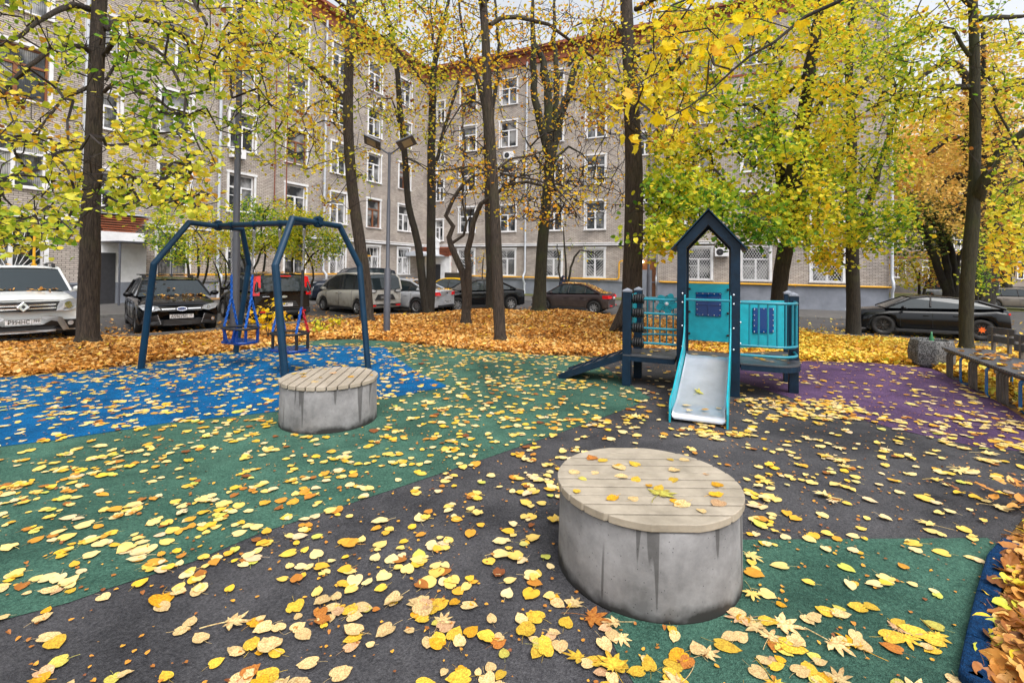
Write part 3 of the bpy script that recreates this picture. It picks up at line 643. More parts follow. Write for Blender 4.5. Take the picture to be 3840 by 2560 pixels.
# left entrance beside the big trunk
s = u2s('L', 262); q = MB(); q.box((-s, -.3, 1.1), (1.9, .6, 2.9), mi=0); q.box((-s, -.32, .2), (1.94, .62, 1.3), mi=1); 
for k in range(7): q.box((-s, -.1 - .03 * k, 3.05 + .1 * k), (1.2 + .14 * k, .6, .06), mi=2)
q.box((-s, -.3, 3.78), (2.3, .7, .06), mi=3); q.box((-s, -.3, 2.75), (1.7, .7, .5), mi=0)
o = q.build('entrance_surround', [M['plaster'], M['plinth'], M['red_brick'], M['gutter']], bld); o.matrix_local = wl
q = MB(); q.box((-s - .65, -.66, .95), (.75, .08, 2.3)); o = q.build('entrance_door', M['dark_metal'], bld); o.matrix_local = wl
q = MB(); q.box((-s + .3, -1.2, 2.55), (2.2, 1.6, .05)); q.tube([(-s + 1.3, -1.9, -.3), (-s + 1.3, -1.9, 2.5)], .04, 6); q.tube([(-s - .7, -1.9, -.3), (-s - .7, -1.9, 2.5)], .04, 6); o = q.build('canopy', M['lamp_grey'], bld); o.matrix_local = wl
# small red notice by the corner entrance
q = MB(); s = u2s('R', 1031); q.box((s, -.03, 1.95), (.48, .03, .3)); sg = q.build('wall_notice', M['sign_red']); sg.matrix_world = Matrix.Translation((CX, CYW, 0)) @ wr; tag(sg, 'small red notice with white lines on the wall beside the corner entrance', 'sign')
q = MB()
for k, (wd, z) in enumerate(((.3, 2.04), (.36, 1.98), (.3, 1.92), (.24, 1.86))): q.box((s, -.05, z), (wd, .008, .022))
q.build('notice_lines', M['white'], sg)

# building beyond the courtyard on the right
far = empty('distant_apartment_building', (64, 58, -.8), math.radians(-3), 'tan brick apartment building with white framed windows beyond the courtyard behind the orange trees', 'building')
fx0, fx1 = -34., 60.; ops = []; cols = np.arange(-32, 40, 3.6)
vis = 0
for xc in cols:
    for fl in range(5):
        z = 1.9 + 3.35 * fl; ops.append((xc - .75, xc + .75, z, z + 1.9))
        px = (64 + xc) / 58
        if px < 1.12: place_window(Matrix.Identity(4), xc, z, 1.5, 1.9, 0, far, grille=None); vis += 1
_b = bld; bld = far
wallmesh('wall', fx0, fx1, -1, 18.2, ops, 0, M['brick_dim'])
bld = _b
q = MB(); q.box((13, 6.4, 8.6), (94, 12, 19.2)); q.build('rear_wall', M['brick_dim'], far)
q = MB(); q.box((13, 6, 18.5), (95, 13.4, .5)); q.build('roof', M['roof'], far)
q = MB()
for z in (4.3, 7.7, 14.6): q.box((13, -.03, z), (94, .1, .16))
q.build('red_course', M['red_brick'], far)
q = MB(); q.tube([(fx0, -.2, 4.9), (fx1, -.2, 4.9)], .06, 6); q.build('gas_pipe', M['gas'], far)
q = MB(); q.box((13, -.05, .2), (94, .2, 1.6)); q.build('plinth', M['pavement'], far)
# low verge in front of it
b = MB(); 
flat('lawn', [(26, 33), (30, 57), (110, 57), (110, 45), (40, 30)], -.72, M['lawn'])
# ================================================================ stools
def stool(loc, ang, gap_n, mat, label):
    r = empty('round_stool', (*loc, 0), 0, label, 'stool', 'round concrete stools with slatted lids')
    R, H, T = .5, .4659, .04
    b = MB(); b.lathe([(R * .55, 0), (R - .002, 0), (R - .002, .01), (R - .008, H - T - .012), (R - .02, H - T - .004), (R - .08, H - T - .004), (R - .09, .1), (.0001, .1)], 72); b.build('concrete_ring', M['concrete'], r)
    n = gap_n; wd = 2 * R / n; ca, sa = math.cos(ang), math.sin(ang)
    for i in range(n):
        y0, y1 = -R + wd * i + .007, -R + wd * (i + 1) - .007
        ys = np.linspace(y0, y1, 7); rr = R + .006
        right = [(math.sqrt(max(0, rr * rr - y * y)), y) for y in ys]; left = [(-x, y) for x, y in reversed(right)]
        poly = [(x * ca - y * sa, x * sa + y * ca) for x, y in right + left]
        pb = MB(); pb.prism(poly, T - .002 + .0015 * (i % 3), z0=H - T + .001); pb.build('plank', mat, r, bev=.004)
    c = MB()
    for s in (-.25, .25): c.bar((s * ca - R * .7 * -sa * -1, s * sa - R * .7 * ca, H - T - .012), (s * ca + R * .7 * -sa, s * sa + R * .7 * ca, H - T - .012), .05, .016)
    c.build('bearer', M['zinc'], r)
    return r
st1 = stool((.7829, 2.8126), 0., 10, M['plank'], 'large grey concrete stool with pale slatted lid in the foreground')
st2 = stool((-1.959, 5.3346), math.radians(95), 10, M['plank2'], 'smaller looking concrete stool with weathered slatted lid by the swing')
# ================================================================ swing
SC = np.array([-4.045, 7.859]); SY = -.409; sb = np.array([math.cos(SY), math.sin(SY)]); se = np.array([-math.sin(SY), math.cos(SY)])
def sp(l, w_, z): return (SC[0] + sb[0] * l + se[0] * w_, SC[1] + sb[1] * l + se[1] * w_, z)
swing = empty('playground_swing', (SC[0], SC[1], 0), 0, 'dark blue steel swing support with two angular arched ends and one top beam', 'swing frame')
def bld_local(b, name, mat, parent, **k):
    o = b.build(name, mat, parent, **k); o.matrix_parent_inverse = Matrix.Translation(-Vector(parent.location)); return o
def sq_tube(b, pts, wd):
    for a, c in zip(pts[:-1], pts[1:]): b.bar(a, c, wd, wd)
for sgn, nm in ((-1, 1), (1, 2)):
    b = MB(); L0, L1, L2 = sgn * (1.60 if sgn < 0 else 1.52), sgn * 1.30, sgn * 1.13
    pts = [sp(L0, -.80, -.02), sp(L1, -.82, 1.655), sp(L2, -.40, 2.33), sp(L2, .55, 2.30), sp(L1, .84, 1.66), sp(L0, .83, -.02)]
    b.tube(pts, .052, 8, smooth=False); bld_local(b, 'end_arch', M['navy'], swing, bev=.008)
    for wv in (-.8, .83): 
        c = MB(); p = sp(L0, wv, 0); c.tube([(p[0], p[1], 0.0), (p[0], p[1], .012)], .075, 10); bld_local(c, 'foot_plate', M['navy'], swing)
b = MB(); J1, J2 = sp(-1.2, .10, 2.325), sp(1.2, .08, 2.325); b.tube([J1, J2], .046, 12); bld_local(b, 'top_beam', M['navy'], swing)
for J, d in ((J1, -1), (J2, 1)):
    c = MB(); M0 = Vector(J); a = M0 + Vector((sb[0], sb[1], 0)) * .05 * -d; e = M0 + Vector((sb[0], sb[1], 0)) * .02 * d
    for k in range(2): 
        q0_ = M0 + Vector((sb[0], sb[1], 0)) * (-d * (.05 + .03 * k)); q1_ = q0_ + Vector((sb[0], sb[1], 0)) * .014; c.tube([q0_, q1_], .09, 16)
    for k in range(4):
        an = math.pi / 4 + math.pi / 2 * k; o = Vector((se[0] * math.cos(an), se[1] * math.cos(an), math.sin(an))) * .07; c.tube([M0 + o - Vector((sb[0], sb[1], 0)) * .1 * d, M0 + o], .012, 6)
    bld_local(c, 'joint_flange', M['navy'], swing)
for l in (-.784, -.25, .33, .85):
    c = MB(); p = Vector(sp(l, .09, 2.325)); c.tube([p - Vector((sb[0] * .03, sb[1] * .03, 0)), p + Vector((sb[0] * .03, sb[1] * .03, 0))], .056, 12); c.box(p + Vector((0, 0, -.075)), (.045, .02, .08), rz=SY); bld_local(c, 'beam_clamp', M['navy'], swing)
    c = MB(); c.box(p + Vector((0, 0, -.15)), (.03, .035, .10), rz=SY); c.ball(p + Vector((0, 0, -.11)), .026); c.box(p + Vector((0, 0, -.20)), (.02, .03, .05), rz=SY); bld_local(c, 'swivel_hanger', M['chain'], swing)
def chainline(b, a, c, r=.011, link_len=.042, mi=0, fat=1.):
    a, c = Vector(a), Vector(c); L = (c - a).length; n = max(2, int(L / link_len)); d = (c - a) / L; u = d.cross(Vector((sb[0], sb[1], 0))).normalized(); v = d.cross(u)
    for i in range(n):
        p = a + d * L * (i + .5) / n; s = u if i % 2 else v; h = link_len * .66; rr = []
        for k in range(8): an = 2 * math.pi * k / 8; rr.append(p + d * h * math.cos(an) + s * r * 1.1 * fat * math.sin(an))
        b.tube(rr, .0042 * fat, 4, mi, closed=True)
def seat(lA, lB, zr, zs, blk, label):
    c = (lA + lB) / 2; r = empty('toddler_swing', sp(c, .09, zs), 0, label, 'swing seat', 'toddler swing seats hanging from the beam'); PI_ = Matrix.Translation(-Vector(r.location))
    hw, hd = .26, .2
    b = MB(); b.prism([(-.28, -.1), (-.2, -.2), (.2, -.2), (.28, -.1), (.28, .1), (.2, .2), (-.2, .2), (-.28, .1)], .045, z0=-.045); o = b.build('seat_plate', M['blue_plastic'], r, bev=.012); o.rotation_euler = (0, 0, SY)
    ring = [(-.27, -.08), (-.2, -.19), (0, -.215), (.2, -.19), (.27, -.08), (.27, .08), (.2, .19), (0, .2), (-.2, .19), (-.27, .08)]
    b = MB(); b.tube([(x, y, zr - zs) for x, y in ring], .021, 8, closed=True); o = b.build('guard_ring', M['black_rubber'], r); o.rotation_euler = (0, 0, SY)
    h = zr - zs
    for x, y in ((-.25, -.1), (.25, -.1), (-.25, .12), (.25, .12)): b = MB(); b.bar((x, y, 0), (x, y, h), .03, .035); o = b.build('corner_bar', M['black_rubber'] if blk else M['blue_plastic'], r); o.rotation_euler = (0, 0, SY)
    if not blk:
        for s in (-1, 1):
            b = MB(); b.bar((s * .06, -.2, .0), (s * .14, -.2, h), .035, .03); b.bar((s * .1, -.2, .0), (s * .11, -.2, h), .02, .03); o = b.build('lap_strut', M['blue_plastic'], r); o.rotation_euler = (0, 0, SY)
    for l, s in ((lA, -1), (lB, 1)):
        top = sp(l, .09, 2.11); ym = sp(c + s * .235, .09, zr + .50 - (.08 if blk else 0)); 
        mid = Vector(top).lerp(Vector(ym), .48 if s > 0 else .6)
        if not blk: mid = Vector(top).lerp(Vector(ym), .62 if s < 0 else .72) if s < 0 else Vector(top).lerp(Vector(ym), .62)
        bb = MB(); chainline(bb, top, mid); o = bb.build('chain', M['chain'], r); o.matrix_parent_inverse = PI_
        bb = MB()
        if blk and s > 0: bb.tube([mid, ym], .022, 8); o = bb.build('chain_sleeve', M['black_rubber'], r)
        else: chainline(bb, mid, ym, fat=1.7, link_len=.045); bb.tube([mid, ym], .010, 6); o = bb.build('chain_sleeve', M['blue_sleeve'], r)
        o.matrix_parent_inverse = PI_
        for k, w_ in enumerate((-.11, .13)):
            e = sp(c + s * .25, .09 + w_, zr + .02); bb = MB(); chainline(bb, ym, e, fat=1.7, link_len=.045); bb.tube([ym, e], .009, 6)
            o = bb.build('chain_sleeve', M['red_sleeve'] if (blk and s > 0 and k == 1) else M['blue_sleeve'], r); o.matrix_parent_inverse = PI_
seat(-.784, -.25, .615, .41, False, 'blue toddler swing seat with blue struts, the farther one beside the tall lamp post')
seat(.33, .85, .60, .36, True, 'toddler swing seat with black corner bars and one black chain sleeve')
# ================================================================ play tower
TO = np.array([2.97, 6.52]); TY = -.392
tow = empty('play_tower', (*TO, 0), TY, 'turquoise and navy play tower with gabled arch, short steel slide and two side decks', 'play tower')
def P_(a, b, z=0.): return (a, b, z)
def part(b, name, mat, **k): return b.build(name, mat, tow, **k)
PW = .118
posts = {'TR': (0, 0, 2.02), 'TL': (-.673, 0, 2.02), 'TBR': (0, .7, 2.02), 'TBL': (-.673, .7, 2.02), 'RF': (.75, .55, 1.34), 'RB': (.77, 1.27, 1.34), 'LF': (-1.41, -.01, 1.36), 'LB': (-1.34, .6, 1.36)}
for k, (a, b_, h) in posts.items():
    b = MB(); b.box((a, b_, h / 2), (PW, PW, h)); o = part(b, 'post', M['navy_wood'], bev=.006)
    if h < 2:
        c = MB(); s = PW / 2 + .003; c.add([(a - s, b_ - s, h), (a + s, b_ - s, h), (a + s, b_ + s, h), (a - s, b_ + s, h), (a, b_, h + .035), (a - s, b_ - s, h - .02), (a + s, b_ - s, h - .02), (a + s, b_ + s, h - .02), (a - s, b_ + s, h - .02)],
              [(0, 1, 4), (1, 2, 4), (2, 3, 4), (3, 0, 4), (5, 6, 1, 0), (6, 7, 2, 1), (7, 8, 3, 2), (8, 5, 0, 3)]); c.build('post_cap', M['plinth'], o)
# gable arches
for bb in (0, .7):
    g = MB(); m_ = -.3365; g.prism([(-.735, 2.0), (m_, 2.46), (.062, 2.0), (.062, 1.96), (-.056, 1.96), (m_, 2.27), (-.617, 1.96), (-.735, 1.96)], PW + .004, axes='xz', z0=bb - PW / 2 - .002); part(g, 'gable_beam', M['navy_wood'], bev=.004)
g = MB()
for s in (-1, 1):
    e = (m_ + s * .47, 1.925); t = (m_ + s * .0, 2.47)
    nx, nz = s * .76, .65
    g.add([(t[0], -.12, t[1] + .004), (e[0], -.12, e[1] + .004), (e[0], .82, e[1] + .004), (t[0], .82, t[1] + .004), (t[0], -.12, t[1] + .022), (e[0] + nx * .014, -.12, e[1] + .02), (e[0] + nx * .014, .82, e[1] + .02), (t[0], .82, t[1] + .022)],
          [(0, 1, 2, 3), (7, 6, 5, 4), (0, 4, 5, 1), (1, 5, 6, 2), (2, 6, 7, 3)])
part(g, 'roof_sheet', M['navy'])
# decks
DZ = .45
def deck(poly, name='deck'):
    b = MB(); b.prism(poly, .018, z0=DZ - .018); o = part(b, name, M['deck']); c = MB(); c.prism([(x * .985 + q[0] * .015, y * .985 + q[1] * .015) for (x, y) in poly for q in [(sum(p[0] for p in poly) / len(poly), sum(p[1] for p in poly) / len(poly))]], .07, z0=DZ - .09); c.build('deck_rim', M['navy_wood'], o); return o
deck([(-.73, -.05), (.05, -.05), (.05, .75), (-.73, .75)])
deck([(-1.46, -.07), (-.75, -.07), (-.75, .74), (-1.0, .74), (-1.38, .66), (-1.46, .6)])
arc = [(.46 + .34 * math.sin(t), .29 - .34 * math.cos(t)) for t in np.linspace(0, math.pi / 2, 9)]
deck([(.062, -.05)] + arc + [(.83, .6), (.83, 1.32), (.7, 1.32), (.062, .8)])
# back panels
def bolts(b, pts, r=.016, y0=0., ax='b'):
    for a, bq, z in pts: b.ball((a, bq, z), r, n=8, k=4)
p = MB(); p.box((m_, .64, 1.04), (.55, .02, .84)); pb = part(p, 'back_panel', M['teal'], bev=.004)
w = MB(); w.box((m_ - .0, .62, 1.16), (.35, .02, .35)); w.box((m_, .606, 1.16), (.02, .012, .33)); w.box((m_, .606, 1.16), (.33, .011, .02)); wo = w.build('bubble_window', M['window_blue'], pb, bev=.003)
w = MB()
for i in range(5):
    t = -.155 + .31 * i / 4
    for a, z in ((m_ + t, 1.315), (m_ + t, 1.005), (m_ - .155, 1.16 + t), (m_ + .155, 1.16 + t)): w.ball((a, .606, z), .010, n=6, k=4)
w.build('window_screws', M['zinc'], pb)
w = MB()
for z in (.72, 1.04, 1.38):
    for s in (-1, 1): w.ball((m_ + s * .262, .615, z), .018)
w.build('panel_bolts', M['black_rubber'], pb)
# window panel of the right deck
A = Vector((.0, .74, 0)); B = Vector((.77, 1.23, 0)); dv = (B - A).normalized(); an = math.atan2(dv.y, dv.x); mid = (A + B) / 2
w = MB(); w.M = Matrix.Translation((mid.x, mid.y, 0)) @ Matrix.Rotation(an, 4, 'Z'); w.box((0, 0, .875), (.76, .02, .69)); pb = part(w, 'back_panel', M['teal'], bev=.004)
w = MB(); w.M = Matrix.Translation((mid.x, mid.y, 0)) @ Matrix.Rotation(an, 4, 'Z'); w.box((.02, -.02, .93), (.34, .02, .37)); w.build('bubble_window', M['window_blue'], pb, bev=.003)
w = MB(); w.M = Matrix.Translation((mid.x, mid.y, 0)) @ Matrix.Rotation(an, 4, 'Z')
for i in range(5):
    t = -.155 + .31 * i / 4
    for a, z in ((.02 + t, 1.10), (.02 + t, .76), (-.135, .93 + t), (.175, .93 + t)): w.ball((a, -.032, z), .010, n=6, k=4)
w.build('window_screws', M['zinc'], pb)
# curved railing of the right deck
path = [(.065, -.02), (.46, -.02)] + [(.46 + .29 * math.sin(t), .27 - .29 * math.cos(t)) for t in np.linspace(0.15, math.pi / 2, 8)] + [(.75, .49)]
def resample(pts, n):
    P = [Vector((*p, 0)) for p in pts]; L = [0]
    for a, b in zip(P[:-1], P[1:]): L.append(L[-1] + (b - a).length)
    o = []
    for i in range(n):
        t = L[-1] * i / (n - 1); k = min(len(P) - 2, max(j for j in range(len(L)) if L[j] <= t + 1e-9)); f = (t - L[k]) / max(1e-9, L[k + 1] - L[k]); o.append(P[k].lerp(P[k + 1], min(1, f)))
    return o
for z in (1.24, .68, .555):
    b = MB(); b.tube([(x, y, z) for x, y in path], .019, 8); part(b, 'curved_rail', M['teal_metal'])
for p in resample(path, 11)[1:-1]:
    b = MB(); b.tube([(p.x, p.y, .68), (p.x, p.y, 1.24)], .0135, 6); part(b, 'baluster', M['teal_metal'])
# abacus bars of the left deck
for z in (1.24, 1.04, .83, .62):
    b = MB(); b.tube([(-1.36, 0.02, z), (-.73, .02, z)], .0175, 8); bar_ = part(b, 'abacus_bar', M['teal_metal'])
    for k in range(5):
        c = MB(); x = -1.325 + .033 * k; c.lathe([(.02, -.013), (.062, -.013), (.07, -.007), (.07, .007), (.062, .013), (.02, .013)], 16, axis='x', c=(x, .02, z)); c.build('bead', M['black_rubber'], bar_)
# rounded rail at the back of the left deck with the star shaped panel
path = [(-1.29, .62), (-1.15, .74), (-.95, .79), (-.74, .74)]
for z in (1.22, .66):
    b = MB(); b.tube([(x, y, z) for x, y in path], .018, 8); part(b, 'rear_rail', M['teal_metal'])
for p in resample(path, 7)[0:]:
    b = MB(); b.tube([(p.x, p.y, .50), (p.x, p.y, 1.22)], .0125, 6); part(b, 'baluster', M['teal_metal'])
b = MB(); b.M = Matrix.Translation((-.93, .70, 1.14)) @ Matrix.Rotation(.15, 4, 'Y'); out_ = []
for k in range(60): a = 2 * math.pi * k / 60; r = .145 + .03 * math.cos(5 * a); out_.append((r * math.cos(a), r * math.sin(a)))
b.prism(out_, .014, axes='xz', z0=0); fp = part(b, 'star_panel', M['teal'])
b = MB(); b.M = Matrix.Translation((-.93, .70, 1.14)); b.ball((0, -.02, 0), .03)
for k in range(5): a = 2 * math.pi * k / 5 + .3; b.tube([(.09 * math.cos(a) + .035 * math.cos(t) * math.cos(a) - .018 * math.sin(t) * math.sin(a), -.004, .09 * math.sin(a) + .035 * math.cos(t) * math.sin(a) + .018 * math.sin(t) * math.cos(a)) for t in np.linspace(0, 6.28, 13)[:-1]], .003, 4, 1, closed=True)
b.build('star_hub', [M['white'], M['black_rubber']], fp)
# small side panel between the left posts
b = MB(); b.box((-1.36, .3, 1.08), (.016, .42, .44)); part(b, 'side_panel', M['teal'])
# ramp with cleats
b = MB(); b.add([(-1.46, -.0, DZ - .005), (-1.46, .56, DZ - .005), (-2.47, .56, .012), (-2.47, 0, .012), (-1.46, 0, DZ - .06), (-1.46, .56, DZ - .06), (-2.43, .56, .003), (-2.43, 0, .003)], [(0, 3, 2, 1), (4, 5, 6, 7), (0, 4, 7, 3), (1, 2, 6, 5), (2, 3, 7, 6)]); rp = part(b, 'ramp', M['deck'])
for yy in (0., .56):
    b = MB(); b.bar((-1.44, yy, DZ - .03), (-2.42, yy, .02), .03, .09); b.build('ramp_rail', M['navy_wood'], rp)
b = MB()
for k in range(5): t = .12 + .19 * k; b.box((-1.46 - 1.01 * t, .28, DZ - .005 + (.017 - DZ) * t + .012), (.05, .5, .02), R=Matrix.Rotation(-.40, 3, 'Y'))
b.build('ramp_cleat', M['navy_wood'], rp)
# slide
x0, x1 = -.645, -.03
xl, xr = -.69, -.13; 
prof = [(.02, .50), (-.08, .498), (-.16, .47), (-.25, .42), (-1.02, .135), (-1.13, .105), (-1.25, .098), (-1.42, .096), (-1.47, .088), (-1.50, .06), (-1.50, .035)]
def sx(bv, lft): t = min(1, max(0, (-bv) / 1.3)); return (-.615 * (1 - t) + xl * t) if lft else (-.06 * (1 - t) + xr * t)
V = []; 
for bv, z in prof: V += [(sx(bv, 1) + .012, bv, z + .02), (sx(bv, 1) + .04, bv, z), (sx(bv, 0) - .04, bv, z), (sx(bv, 0) - .012, bv, z + .02)]
b = MB(); b.add(V, [(i * 4 + j, i * 4 + j + 1, i * 4 + j + 5, i * 4 + j + 4) for i in range(len(prof) - 1) for j in range(3)], smooth=True); sl = part(b, 'slide_chute', M['steel'])
sides = [(.05, 1.37), (-.03, 1.37), (-.075, 1.30), (-.085, .9), (-.13, .80), (-.3, .62), (-1.15, .28), (-1.25, .26), (-1.38, .25), (-1.5, .22), (-1.53, .15), (-1.53, .0), (-1.44, .0), (-1.3, .05), (-1.1, .07), (-.3, .34), (-.1, .42), (.05, .42)]
for lft in (1, 0):
    b = MB(); n = len(sides); vs = [(sx(bv, lft) + (0 if lft else 0), bv, z) for bv, z in sides]; tk = -.018 if lft else .018
    vs2 = [(x + tk, y, z) for x, y, z in vs]; b.add(vs + vs2, [tuple(range(n)), tuple(range(n, 2 * n))[::-1]] + [(i, n + i, n + (i + 1) % n, (i + 1) % n) for i in range(n)]); part(b, 'slide_side', M['teal'])
b = MB(); b.tube([(-.62, -.05, 1.26), (-.06, -.05, 1.26)], .018, 8); part(b, 'sit_bar', M['teal_metal'])
b = MB()
for a in (-.62, -.06):
    for z in (1.34, 1.22, .9, .62): b.ball((a + (.04 if a > -.3 else -.04), -.066, z), .014, n=6, k=4)
for a in (-.0, ):
    for z in (1.24, .98, .7): b.ball((.062, -.02, z), .015, n=6, k=4)
part(b, 'post_bolts', M['steel'])
# ================================================================ benches on the right
BA = np.array([7.0, 8.0]); bd = np.array([-.41, -.912]); bn = np.array([.912, -.41]); bn = np.array([.918, -.396])
bench = empty('slatted_bench', (BA[0], BA[1], 0), 0, 'long dark slatted bench on grey timber and blue steel loops at the right edge', 'bench')
def bp_(l, w_, z): return Vector((bd[0] * l + bn[0] * w_, bd[1] * l + bn[1] * w_, z))
b = MB(); L = 3.6; k = 0
nsl = int(L / .065)
for i in range(nsl):
    l = .03 + .065 * i; pa = bp_(l, 0, .45); pc = bp_(l, .62, .45); b.bar(pa, pc, .048, .03)
b.build('seat', M['bench_wood'], bench, bev=.004)
b = MB(); b.bar(bp_(.02, .06, .415), bp_(L, .06, .415), .05, .03); b.bar(bp_(.02, .56, .415), bp_(L, .56, .415), .05, .03); b.build('seat_rail', M['dark_metal'], bench)
def loop(l, wd, mat, nm, th=.022):
    b = MB(); P = arcpath([bp_(l, .3, .40), bp_(l, .02, .40), bp_(l, .02, .012), bp_(l, .60, .012), bp_(l, .60, .40), bp_(l, .3, .40)], .05, 4)
    for a, c in zip(P[:-1], P[1:]): b.bar(a, c, wd if abs((c - a).normalized().z) < .99 else wd, th, up=(bn[0], bn[1], 0.01) if abs((c - a).normalized().z) > .5 else (0, 0, 1))
    b.build(nm, mat, bench)
def onl(X):  # distance along the bench front edge at picture column X
    u = ray(X, 800)[0]; return (u * BA[1] - BA[0]) / (bd[0] - u * bd[1])
for x0_, x1_, n in ((2170, 2185, 3), (2220, 2240, 4), (2283, 2311, 4)):
    for k in range(n):
        l = onl(x0_ + (x1_ - x0_) * (k + .5) / n); loop(l, .03, M['grey_wood'], 'timber_leg')
for X in (2202, 2261, 2338): loop(onl(X), .06, M['bench_blue'], 'steel_leg', .012)
for k, (Xl, ) in enumerate(((2300,), (2368,))):
    br = None
    c = aty(Xl, 775, 7.9 if k == 0 else 6.9); o = MB(); R_ = Matrix.Rotation(math.atan2(bd[1], bd[0]) + .35, 3, 'Z'); z0_ = .62 if k == 0 else .62
    u = R_ @ Vector((1, 0, 0)); cc = Vector((c[0] - bench.location.x, c[1] - bench.location.y, 0))
    for z in (.60, .74): q = MB(); q.box(cc + Vector((0, 0, z)), (.48, .03, .105), R=R_); q.build('backrest_board', M['bench_wood'], bench, bev=.006)
    q = MB()
    for s in (-1, 1): q.bar(cc + u * s * .14 + Vector((0, 0, .4)), cc + u * s * .14 + Vector((0, 0, .78)), .05, .03)
    q.build('backrest_support', M['grey_wood'], bench)
# granite litter planter with a bottle on it
g0 = gnd(2166, 850)
pl = MB(); pl.lathe([(.0001, 0), (.29, 0), (.33, .06), (.345, .25), (.325, .40), (.305, .475), (.29, .48), (.25, .48), (.245, .36), (.0001, .36)], 8, smooth=False)
po = pl.build('litter_bin', M['granite'], bev=.012); po.location = (g0[0] + .1, g0[1] + .35, 0); po.rotation_euler = (0, 0, .3); tag(po, 'speckled grey granite litter bin beside the far end of the bench', 'litter bin')
bo = MB(); bo.lathe([(.0001, 0), (.033, 0), (.035, .02), (.035, .15), (.014, .2), (.013, .26), (.0001, .26)], 14); bo_ = bo.build('bottle', M['bottle']); bo_.location = (po.location.x - .04, po.location.y - .05, .36); tag(bo_, 'green glass bottle standing in the granite litter bin', 'bottle')
# ================================================================ lamp posts
def lamppost(name, p, z0, segs, lab, grp=None):
    r = empty(name, (p[0], p[1], z0), 0, lab, 'lamp post', grp); b = MB()
    b.tube([(0, 0, h) for _, h in segs], [a for a, _ in segs], 14); b.build('pole', M['lamp_grey'], r); return r
g = aty(538, 757, 13.2); z = hz(g[0], g[1]); lp = lamppost('tall_lamp_post', g, z, [(.115, -.1), (.108, 2.5), (.085, 2.55), (.075, 6), (.05, 11)], 'tall tapering grey lamp post rising out of the picture behind the swing')
b = MB(); b.tube([(0, 0, 10.9), (.3, -.3, 11.3), (1.1, -.9, 11.45)], .035, 6); b.box((1.3, -1.05, 11.45), (.6, .28, .09), rz=-.69); b.build('lamp_head', M['lamp_grey'], lp)
g = aty(888, 768, 12.4); z = hz(g[0], g[1]); lp = lamppost('double_lamp_post', g, z, [(.085, -.15), (.082, 1.6), (.05, 1.64), (.045, 3.35), (.036, 3.38), (.034, 4.55 - z)], 'grey lamp post with two flat heads set in a V')
for s, dx in ((-1, -1), (1, 1)):
    T = 4.50 - z; b = MB(); b.tube([(0, 0, T), (s * .14, 0, T + .09), (s * .3, 0, T + .22)], .022, 6); arm = b.build('arm', M['lamp_grey'], lp)
    R_ = Matrix.Rotation(-s * .42, 3, 'Y') @ Matrix.Rotation(-.5, 3, 'X'); c = Vector((s * .43, -.02, T + .30)); b = MB(); b.box(c, (.46, .34, .05), R=R_); hd = b.build('lamp_head', M['lamp_grey'], lp, bev=.012)
    b = MB(); b.box(c - R_ @ Vector((-s * .02, 0, .029)), (.24, .21, .012), R=R_); b.build('lens', M['lens'], hd)
g = aty(1489, 690, 24.); z = hz(g[0], g[1]); lp = lamppost('thin_lamp_post', g, z, [(.09, -.1), (.085, 2), (.06, 2.1), (.04, 9)], 'thin grey lamp post standing in front of the doorway by the thick trunk')
b = MB(); b.tube([(0, 0, 9), (-.1, -.5, 9.2), (-.1, -1.0, 9.25)], .03, 6); b.box((-.1, -1.3, 9.25), (.25, .6, .08)); b.build('lamp_head', M['lamp_grey'], lp)
# ================================================================ leaves as vectorised quads
def rotmats(yaw, pitch, roll):
    cy, sy, cp, sp_, cr_, sr_ = np.cos(yaw), np.sin(yaw), np.cos(pitch), np.sin(pitch), np.cos(roll), np.sin(roll)
    R = np.empty((len(yaw), 3, 3))
    R[:, 0, 0] = cy * cp; R[:, 0, 1] = cy * sp_ * sr_ - sy * cr_; R[:, 0, 2] = cy * sp_ * cr_ + sy * sr_
    R[:, 1, 0] = sy * cp; R[:, 1, 1] = sy * sp_ * sr_ + cy * cr_; R[:, 1, 2] = sy * sp_ * cr_ - cy * sr_
    R[:, 2, 0] = -sp_; R[:, 2, 1] = cp * sr_; R[:, 2, 2] = cp * cr_
    return R
LINDEN = np.array([(0.06, 0), (.5, 0), (1.02, 0), (.02, .34), (.42, .5), (.80, .30), (.02, -.34), (.42, -.5), (.80, -.30)]); LQ = np.array([(0, 1, 4, 3), (1, 2, 5, 4), (0, 6, 7, 1), (1, 7, 8, 2)])
_mo = [(0, 0), (-.08, .38), (.12, .34), (.2, .72), (.38, .5), (.55, .82), (.62, .36), (1, .0)]
MAPLE = np.array(_mo + [(x, -y) for x, y in _mo[1:-1]][::-1]); MQ = np.array([(0, 1, 2, 3), (0, 3, 4, 5), (0, 5, 6, 7), (0, 7, 8, 9), (0, 9, 10, 11), (0, 11, 12, 13)])
